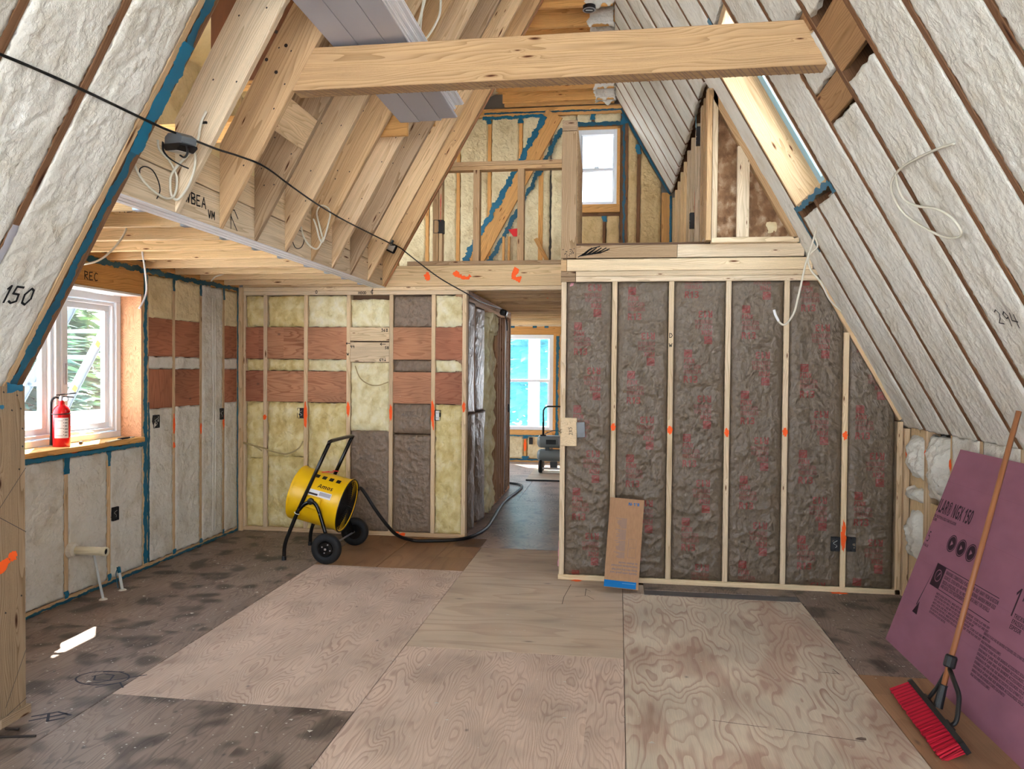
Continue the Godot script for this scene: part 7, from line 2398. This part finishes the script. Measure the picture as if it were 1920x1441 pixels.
	cable_thing("house_cable", "white cable end hanging straight down beside the window header", [P(-3.350, 2.45, 5.02), P(-3.350, 2.390, 5.023), P(-3.350, 2.288, 5.048), P(-3.350, 2.139, 5.072), P(-3.350, 2.053, 5.041), P(-3.350, 1.988, 4.986)], 0.0065, M.white_paint, g)
	cable_thing("house_cable", "white cable tails poking down from the far joists of the dormer", [P(-3.22, 2.42, 6.0), P(-3.26, 2.36, 6.0), P(-3.33, 2.33, 5.98), P(-3.36, 2.29, 5.96)], 0.006, M.cable, g)
	cable_thing("house_cable", "cable curving across the wool under the pale planks", [P(-2.461, 1.60, 6.945), P(-2.408, 1.489, 6.93), P(-2.319, 1.430, 6.92), P(-2.226, 1.421, 6.92), P(-2.138, 1.452, 6.945)], 0.005, M.cable_tan, "cables across the yellow wool")
	o = cable_thing("house_cable", "cable sagging across the yellow wool left of the heater", [P(-3.578, 0.845, 6.945), P(-3.442, 0.825, 6.925), P(-3.36, 0.80, 6.955), P(-3.334, 0.794, 6.925), P(-3.226, 0.766, 6.918), P(-3.118, 0.759, 6.918), P(-3.012, 0.812, 6.925), P(-2.975, 0.88, 6.945)], 0.0065, M.cable_tan, "cables across the yellow wool")
	tube(o, "jacket", [P(-3.578, 0.855, 6.945), P(-3.469, 0.832, 6.925), P(-3.388, 0.778, 6.945)], 0.006, M.cable_tan, 7)
	# the work-light string and the heavy heater cord
	cable_thing("light_string", "black cord strung along the rafters with work lights on it", [P(-2.04, 2.57, 1.9), P(-2.02, 2.604, 2.273), P(-2.01, 2.622, 2.635), P(-2.003, 2.633, 3.08), P(-1.99, 2.64, 3.25), P(-1.974, 2.657, 3.541), P(-1.968, 2.68, 3.75), P(-1.958, 2.696, 4.017), P(-1.962, 2.675, 4.359), P(-1.972, 2.657, 4.783), P(-1.976, 2.65, 5.311), P(-1.976, 2.660, 6.043), P(-1.985, 2.67, 6.43), P(-2.06, 2.70, 6.72), P(-2.05, 2.71, 6.79), P(-2.0, 2.69, 6.83), P(-1.93, 2.63, 6.90), P(-1.663, 2.430, 6.93), P(-1.402, 2.282, 6.945), P(-1.36, 2.25, 7.4), P(-1.345, 2.26, 8.0), P(-1.35, 2.28, 8.7)].map(func(p): return p + Vector3(0.007, -0.006, 0)), 0.0055, M.cord)
	var h := cable_thing("power_cord", "thick black cord running from the heater over the floor into the hall", [P(-2.24, 0.52, 6.40), P(-2.22, 0.53, 6.43), P(-2.173, 0.459, 6.450), P(-2.104, 0.344, 6.470), P(-2.03, 0.22, 6.52), P(-1.95, 0.09, 6.62), P(-1.84, 0.022, 6.74), P(-1.710, 0.018, 6.754), P(-1.482, 0.018, 6.83), P(-1.345, 0.018, 7.0), P(-1.275, 0.018, 7.4), P(-1.289, 0.018, 7.924), P(-1.323, 0.018, 8.906), P(-1.27, 0.018, 9.7), P(-1.26, 0.018, 10.1), P(-1.32, 0.018, 10.3), P(-1.42, 0.018, 10.38), P(-1.7, 0.018, 10.5)], 0.0155, M.cord)
	h.set_meta("category", "cord")


func lights() -> void:
	var g := "work lights on the black cord"
	var o := thing("work_light", "grey and black work light hanging by the teal-edged rafter", "work light", P(-1.985, 2.600, 3.26), g)
	var bs := Basis(Vector3.UP, -0.5) * Basis(Vector3.BACK, -0.12)
	var poly := PackedVector2Array([Vector2(-0.075, -0.018), Vector2(-0.055, -0.03), Vector2(0.045, -0.03), Vector2(0.07, -0.012), Vector2(0.07, 0.014), Vector2(0.03, 0.032), Vector2(-0.05, 0.032), Vector2(-0.075, 0.016)])
	prism(o, "housing", poly, -0.035, 0.035, M.light_grey_body, Transform3D(bs, Vector3(0, 0.005, 0)))
	prism(o, "rim", PackedVector2Array([Vector2(-0.078, -0.022), Vector2(-0.05, -0.042), Vector2(0.04, -0.042), Vector2(0.072, -0.022), Vector2(0.066, -0.012), Vector2(-0.07, -0.012)]), -0.042, 0.042, M.black, Transform3D(bs, Vector3.ZERO))
	cbox(o, "lens", bs * Vector3(-0.004, -0.0425, 0), Vector3(0.08, 0.003, 0.065), 0.001, bs, M.lens)
	cbox(o, "cord_grip", bs * Vector3(-0.082, 0.008, 0), Vector3(0.02, 0.02, 0.024), 0.005, bs, M.black)
	tube(o, "strap", [Vector3(-0.055, -0.01, 0.05), Vector3(-0.05, -0.05, 0.055), Vector3(-0.02, -0.085, 0.055), Vector3(0.03, -0.115, 0.05), Vector3(0.065, -0.13, 0.05)], 0.009, M.black, 6, true, 6, 0.4)
	tube(o, "strap", [Vector3(0.055, -0.03, 0.045), Vector3(0.06, -0.06, 0.045), Vector3(0.045, -0.08, 0.045), Vector3(0.025, -0.07, 0.045)], 0.008, M.black, 6, true, 6, 0.5)
	o = thing("work_light", "small black work light on the dark last rafter, strap hanging down", "work light", P(-2.075, 2.685, 6.80), g)
	bs = Basis(Vector3.BACK, -0.45)
	cbox(o, "housing", Vector3(0, 0, -0.008), Vector3(0.10, 0.085, 0.03), 0.01, bs, M.black)
	cbox(o, "lens", Vector3(0.002, 0, 0.0085), Vector3(0.066, 0.058, 0.004), 0.001, bs, M.lens)
	cbox(o, "cord_grip", bs * Vector3(-0.03, 0.055, -0.008), Vector3(0.05, 0.03, 0.03), 0.006, bs, M.light_grey_body)
	tube(o, "strap", [Vector3(-0.09, 0.02, 0.0), Vector3(-0.10, -0.05, 0.0), Vector3(-0.10, -0.15, 0.0), Vector3(-0.10, -0.28, 0.0)], 0.011, M.black, 6, true, 6, 0.4)
	lathe(o, "strap_eye", [Vector2(0.006, -0.003), Vector2(0.013, -0.003), Vector2(0.013, 0.003), Vector2(0.006, 0.003), Vector2(0.006, -0.003)], M.black, axis_frame(Vector3(-0.10, -0.285, 0.0), Vector3.BACK), 14)
	o = thing("work_light", "black work light hanging at the top of the hall wall", "work light", P(-1.335, 2.24, 8.85), g)
	cbox(o, "housing", Vector3(0, 0, 0), Vector3(0.08, 0.07, 0.12), 0.015, Basis(Vector3.BACK, -0.3), M.black)
	cbox(o, "lens", Vector3(0.02, -0.035, 0.0), Vector3(0.05, 0.004, 0.08), 0.001, Basis(Vector3.BACK, -0.3), M.lens)
	tube(o, "strap", [Vector3(0.0, -0.02, 0.04), Vector3(0.03, -0.06, 0.04), Vector3(0.045, -0.15, 0.04), Vector3(0.045, -0.21, 0.04)], 0.016, M.black, 6, true, 6, 0.4)


func pipes() -> void:
	var o := thing("drain_pipe", "short white drain pipe sticking out of the left wall", "pipe", P(-3.6, 0.344, 4.66))
	tube(o, "pipe", [Vector3(-0.02, 0, 0), Vector3(0.22, 0.0, 0)], 0.028, M.pvc, 20, false)
	lathe(o, "mouth", [Vector2(0.021, 0.0), Vector2(0.030, 0.0), Vector2(0.031, 0.02), Vector2(0.028, 0.028), Vector2(0.021, 0.028), Vector2(0.021, 0.0)], M.pvc, axis_frame(Vector3(0.205, 0, 0), Vector3.RIGHT), 24)
	lathe(o, "bore", [Vector2(0, 0), Vector2(0.021, 0), Vector2(0, 0.001)], M.dark_inside, axis_frame(Vector3(0.222, 0, 0), Vector3.RIGHT), 20)
	lathe(o, "foam_collar", [Vector2(0.0, -0.03), Vector2(0.055, -0.03), Vector2(0.045, 0.0), Vector2(0.03, 0.012), Vector2(0.0, 0.012)], M.foam, axis_frame(Vector3(0.0, 0, 0), Vector3.RIGHT), 16)
	var k := 0
	for e in [[P(-3.441, 0.0, 4.726), P(-3.517, 0.318, 4.73), "clear water tube rising from the floor under the drain pipe"], [P(-3.453, 0.0, 4.946), P(-3.487, 0.162, 4.95), "short bluish water tube rising from the floor right of the drain pipe"]]:
		o = thing("water_tube", e[2], "tube", e[0], "water tubes by the left wall")
		tube(o, "tube", [Vector3.ZERO, (e[1] - e[0]) * 0.5, e[1] - e[0]], 0.0085 if k == 0 else 0.0105, M.pex, 10)
		lathe(o, "floor_collar", [Vector2(0, 0), Vector2(0.028, 0.0), Vector2(0.018, 0.008), Vector2(0, 0.008)], M.foam, Transform3D.IDENTITY, 12)
		if k == 1:
			tube(o, "crimp", [(e[1] - e[0]) * 0.75, e[1] - e[0]], 0.013, M.teal, 10, false)
			tube(o, "wire_tie", [Vector3(-0.02, 0.02, 0.02), Vector3(-0.035, 0.12, 0.02), Vector3(-0.02, 0.17, 0.01)], 0.003, M.teal_dark, 6)
		k += 1


func ladder() -> void:
	var o := thing("ladder", "aluminium ladder leaning outside the dormer window", "ladder", P(-4.95, -0.7, 4.55))
	var dir := Vector3(0, 2.0, -1.5).normalized()
	var cross := Vector3(0, dir.z, -dir.y)
	for s in [-0.23, 0.23]:
		var st := begin()
		var bs := Basis(Vector3.RIGHT, dir, Vector3.RIGHT.cross(dir))
		for e in [[0.0, 0.006, 0.085], [-0.04, 0.03, 0.006], [0.04, 0.03, 0.006]]:
			cbox_into(st, Vector3(s, 0, 0) + dir * 2.5 + bs.z * e[0], Vector3(e[1], 5.0, e[2]), 0.001, bs)
		put(o, "rail", done(st), M.alu)
	for k in 16:
		tube(o, "rung", [Vector3(-0.23, 0, 0) + dir * (0.2 + k * 0.305), Vector3(0.23, 0, 0) + dir * (0.2 + k * 0.305)], 0.017, M.alu, 8, false)
	for k in 3:
		cbox(o, "sticker", Vector3(0.234, 0, 0) + dir * (2.6 + k * 0.5), Vector3(0.003, 0.05, 0.05), 0.001, Basis(Vector3.RIGHT, dir, Vector3.RIGHT.cross(dir)), M.yellow)
	o = thing("staging_plank", "long aluminium staging plank with round rivets outside the window", "plank", P(-4.4, 0.0, 5.6))
	slab_local(o, "side_rail", Vector3(0.0, 1.075, 0), Vector3(0.03, 0.19, 5.2), M.alu)
	slab_local(o, "deck", Vector3(-0.2, 1.165, 0), Vector3(0.40, 0.02, 5.2), M.alu)
	slab_local(o, "side_rail", Vector3(-0.4, 1.075, 0), Vector3(0.03, 0.19, 5.2), M.alu)
	for k in 12:
		lathe(o, "rivet", [Vector2(0.012, 0), Vector2(0.026, 0), Vector2(0.022, 0.006), Vector2(0.014, 0.004), Vector2(0.012, 0)], M.steel, axis_frame(Vector3(0.015, 1.08 + (0.03 if k % 2 else -0.02), -2.3 + k * 0.42), Vector3.RIGHT), 16)
	for z in [-2.4, 2.4]:
		slab_local(o, "post", Vector3(-0.2, 0.15, z), Vector3(0.09, 1.78, 0.09), M.alu)
		slab_local(o, "post_arm", Vector3(-0.2, 0.97, z), Vector3(0.45, 0.05, 0.06), M.alu)
	o = thing("porch_post", "white porch post outside the rear window", "post", P(-1.76, -0.7, 16.0))
	slab_local(o, "shaft", Vector3(0, 1.5, 0), Vector3(0.22, 3.0, 0.22), M.white_paint)
	slab_local(o, "base", Vector3(0, 0.1, 0), Vector3(0.30, 0.2, 0.30), M.white_paint)
	slab_local(o, "rail_cap", Vector3(0, 3.02, 0), Vector3(0.32, 0.06, 0.32), M.white_paint)


func odds() -> void:
	var o := thing("pliers", "dark pair of pliers lying on the window sill", "pliers", P(-3.62, 1.043, 5.27))
	for s in [-1.0, 1.0]:
		tube(o, "handle", [Vector3(0.0, 0.004, 0.0), Vector3(0.012 * s, 0.004, 0.04), Vector3(0.016 * s, 0.004, 0.085), Vector3(0.008 * s, 0.004, 0.12)], 0.006, M.rubber, 8)
		cbox(o, "jaw", Vector3(0.005 * s, 0.004, -0.025), Vector3(0.009, 0.009, 0.05), 0.002, Basis(Vector3.UP, 0.08 * s), M.steel)
	o = thing("connector", "small dark plastic connector on the sill beside the extinguisher", "connector", P(-3.66, 1.041, 4.80))
	cbox(o, "body", Vector3(0, 0.010, 0), Vector3(0.02, 0.02, 0.035), 0.003, Basis(Vector3.UP, 0.4), M.box_grey)
	cbox(o, "label", Vector3(0.0105, 0.010, 0.004), Vector3(0.002, 0.012, 0.014), 0.001, Basis(Vector3.UP, 0.4), M.white_paint)
	o = thing("wood_scrap", "thin wooden shim lying on the window sill", "shim", P(-3.60, 1.039, 5.06))
	cbox(o, "board", Vector3(0, 0.004, 0), Vector3(0.03, 0.006, 0.2), 0.001, Basis(Vector3.UP, 0.2), M.pale1)
	o = thing("paper_scrap", "torn grey scrap on the patchy floor sheet near the broom", "scrap", P(1.055, 0.001, 3.455))
	prism(o, "scrap", PackedVector2Array([Vector2(-0.024, -0.006), Vector2(0.0, -0.014), Vector2(0.02, -0.009), Vector2(0.024, 0.008), Vector2(0.006, 0.013), Vector2(-0.012, 0.006)]), 0.0, 0.002, M.paper, Transform3D(Basis(Vector3.RIGHT, Vector3.FORWARD, Vector3.UP), Vector3.ZERO))
	o = thing("twig", "thin dark stick on the floor beside the post", "stick", P(-2.56, 0.002, 2.92))
	tube(o, "stick", [Vector3(-0.07, 0.004, 0.04), Vector3(0.03, 0.004, 0.02), Vector3(0.12, 0.004, 0.0)], 0.005, M.nail, 6)
	tube(o, "stick", [Vector3(-0.06, 0.004, -0.04), Vector3(0.0, 0.004, -0.045)], 0.005, M.nail, 6)


# ---------------------------------------------------------------- notes on floor, walls and slopes

func build_marks() -> void:
	var ux := Vector3.RIGHT
	var fz := Vector3.FORWARD
	var floor_node := get_node("floor")
	# pencil and chalk on the floor sheets
	strokes(floor_node, "pencil_line", P(0, 0, 0), ux, fz, [PackedVector2Array([Vector2(0.44, 3.535), Vector2(0.67, 3.50)]), PackedVector2Array([Vector2(0.71, 3.495), Vector2(1.06, 3.43)]), PackedVector2Array([Vector2(1.07, 4.195), Vector2(1.16, 4.19)]), PackedVector2Array([Vector2(1.15, 4.25), Vector2(1.165, 4.18)])], 0.004, M.pencil)
	var loop := PackedVector2Array()
	for k in 27:
		loop.append(Vector2(-2.575 + cos(k * 0.25) * 0.135, 3.53 + sin(k * 0.25) * 0.085))
	strokes(floor_node, "chalk_drawing", P(0, -0.0005, 0), ux, fz, [loop, PackedVector2Array([Vector2(-2.63, 3.55), Vector2(-2.6, 3.50), Vector2(-2.52, 3.51), Vector2(-2.54, 3.57), Vector2(-2.60, 3.58), Vector2(-2.64, 3.54)]), PackedVector2Array([Vector2(-2.60, 3.45), Vector2(-2.44, 3.56), Vector2(-2.38, 3.60)]), PackedVector2Array([Vector2(-2.62, 3.60), Vector2(-2.52, 3.62)]), PackedVector2Array([Vector2(-2.53, 3.42), Vector2(-2.45, 3.49), Vector2(-2.40, 3.44)])], 0.009, M.chalk)
	strokes(floor_node, "chalk_drawing", P(0, -0.0005, 0), ux, fz, [PackedVector2Array([Vector2(-2.60, 3.09), Vector2(-2.52, 3.15), Vector2(-2.44, 3.13)]), PackedVector2Array([Vector2(-2.58, 3.05), Vector2(-2.47, 3.14)]), PackedVector2Array([Vector2(-2.55, 3.13), Vector2(-2.50, 3.06), Vector2(-2.45, 3.10)])], 0.012, M.chalk)
	strokes(floor_node, "pencil_line", P(0, 0, 0), ux, fz, [PackedVector2Array([Vector2(-0.33, 5.62), Vector2(-0.36, 5.3), Vector2(-0.36, 5.14)]), PackedVector2Array([Vector2(-0.22, 5.52), Vector2(-0.18, 5.47)]), PackedVector2Array([Vector2(-0.215, 5.53), Vector2(-0.215, 5.36)]), PackedVector2Array([Vector2(-0.28, 5.33), Vector2(-0.20, 5.36), Vector2(-0.15, 5.28)])], 0.004, M.pencil)
	# pen notes on the framing
	var back := get_node("wall_back")
	var D := 6.97
	write(back, "HOOD", P(-2.44, 2.278, D), ux, Vector3.UP, 0.024, 0.005, M.ink)
	write(back, "$", P(-2.318, 2.281, D), ux, Vector3.UP, 0.034, 0.006, M.ink)
	write(back, "O", P(-2.865, 2.285, D), ux, Vector3.UP, 0.03, 0.005, M.ink)
	write(back, "36^", P(-2.215, 1.925, D + 0.001), ux, Vector3.UP, 0.028, 0.005, M.ink)
	write(back, "<", P(-2.225, 1.785, D + 0.001), ux, Vector3.UP, 0.045, 0.006, M.ink)
	write(back, "58", P(-2.178, 1.762, D + 0.001), ux, Vector3.UP, 0.024, 0.005, M.ink)
	write(back, "64v", P(-2.232, 1.648, D + 0.001), ux, Vector3.UP, 0.028, 0.005, M.ink)
	write(back, "<", P(-2.560, 1.795, D), ux, Vector3.UP, 0.036, 0.006, M.ink)
	write(back, "44", P(-2.515, 1.77, D + 0.001), ux, Vector3.UP, 0.026, 0.005, M.ink)
	write(back, "W", P(-2.553, 1.70, D), ux, Vector3.UP, 0.024, 0.005, M.ink)
	write(get_node("ceiling_dormer"), "REC", P(-2.70, 2.418, 3.85), ux, Vector3.UP, 0.05, 0.005, M.pencil)
	var ur := Vector3(-0.4939, 0.8695, 0)
	var inw := Vector3(-0.8695, -0.4939, 0)
	write(get_node("ceiling_right"), "294", slope_r(1.815, 3.665) + inw * 0.012, (Vector3.BACK - ur * 0.25).normalized(), (ur + Vector3.BACK * 0.25).normalized(), 0.07, 0.006, M.ink)
	# sealant on a few joints of the left wall and hall
	for e in [[P(-2.06, 0.03, 6.965), 0.06]]:
		dab(back, e[0], ux, Vector3.UP, e[1], 0.03, M.orange)
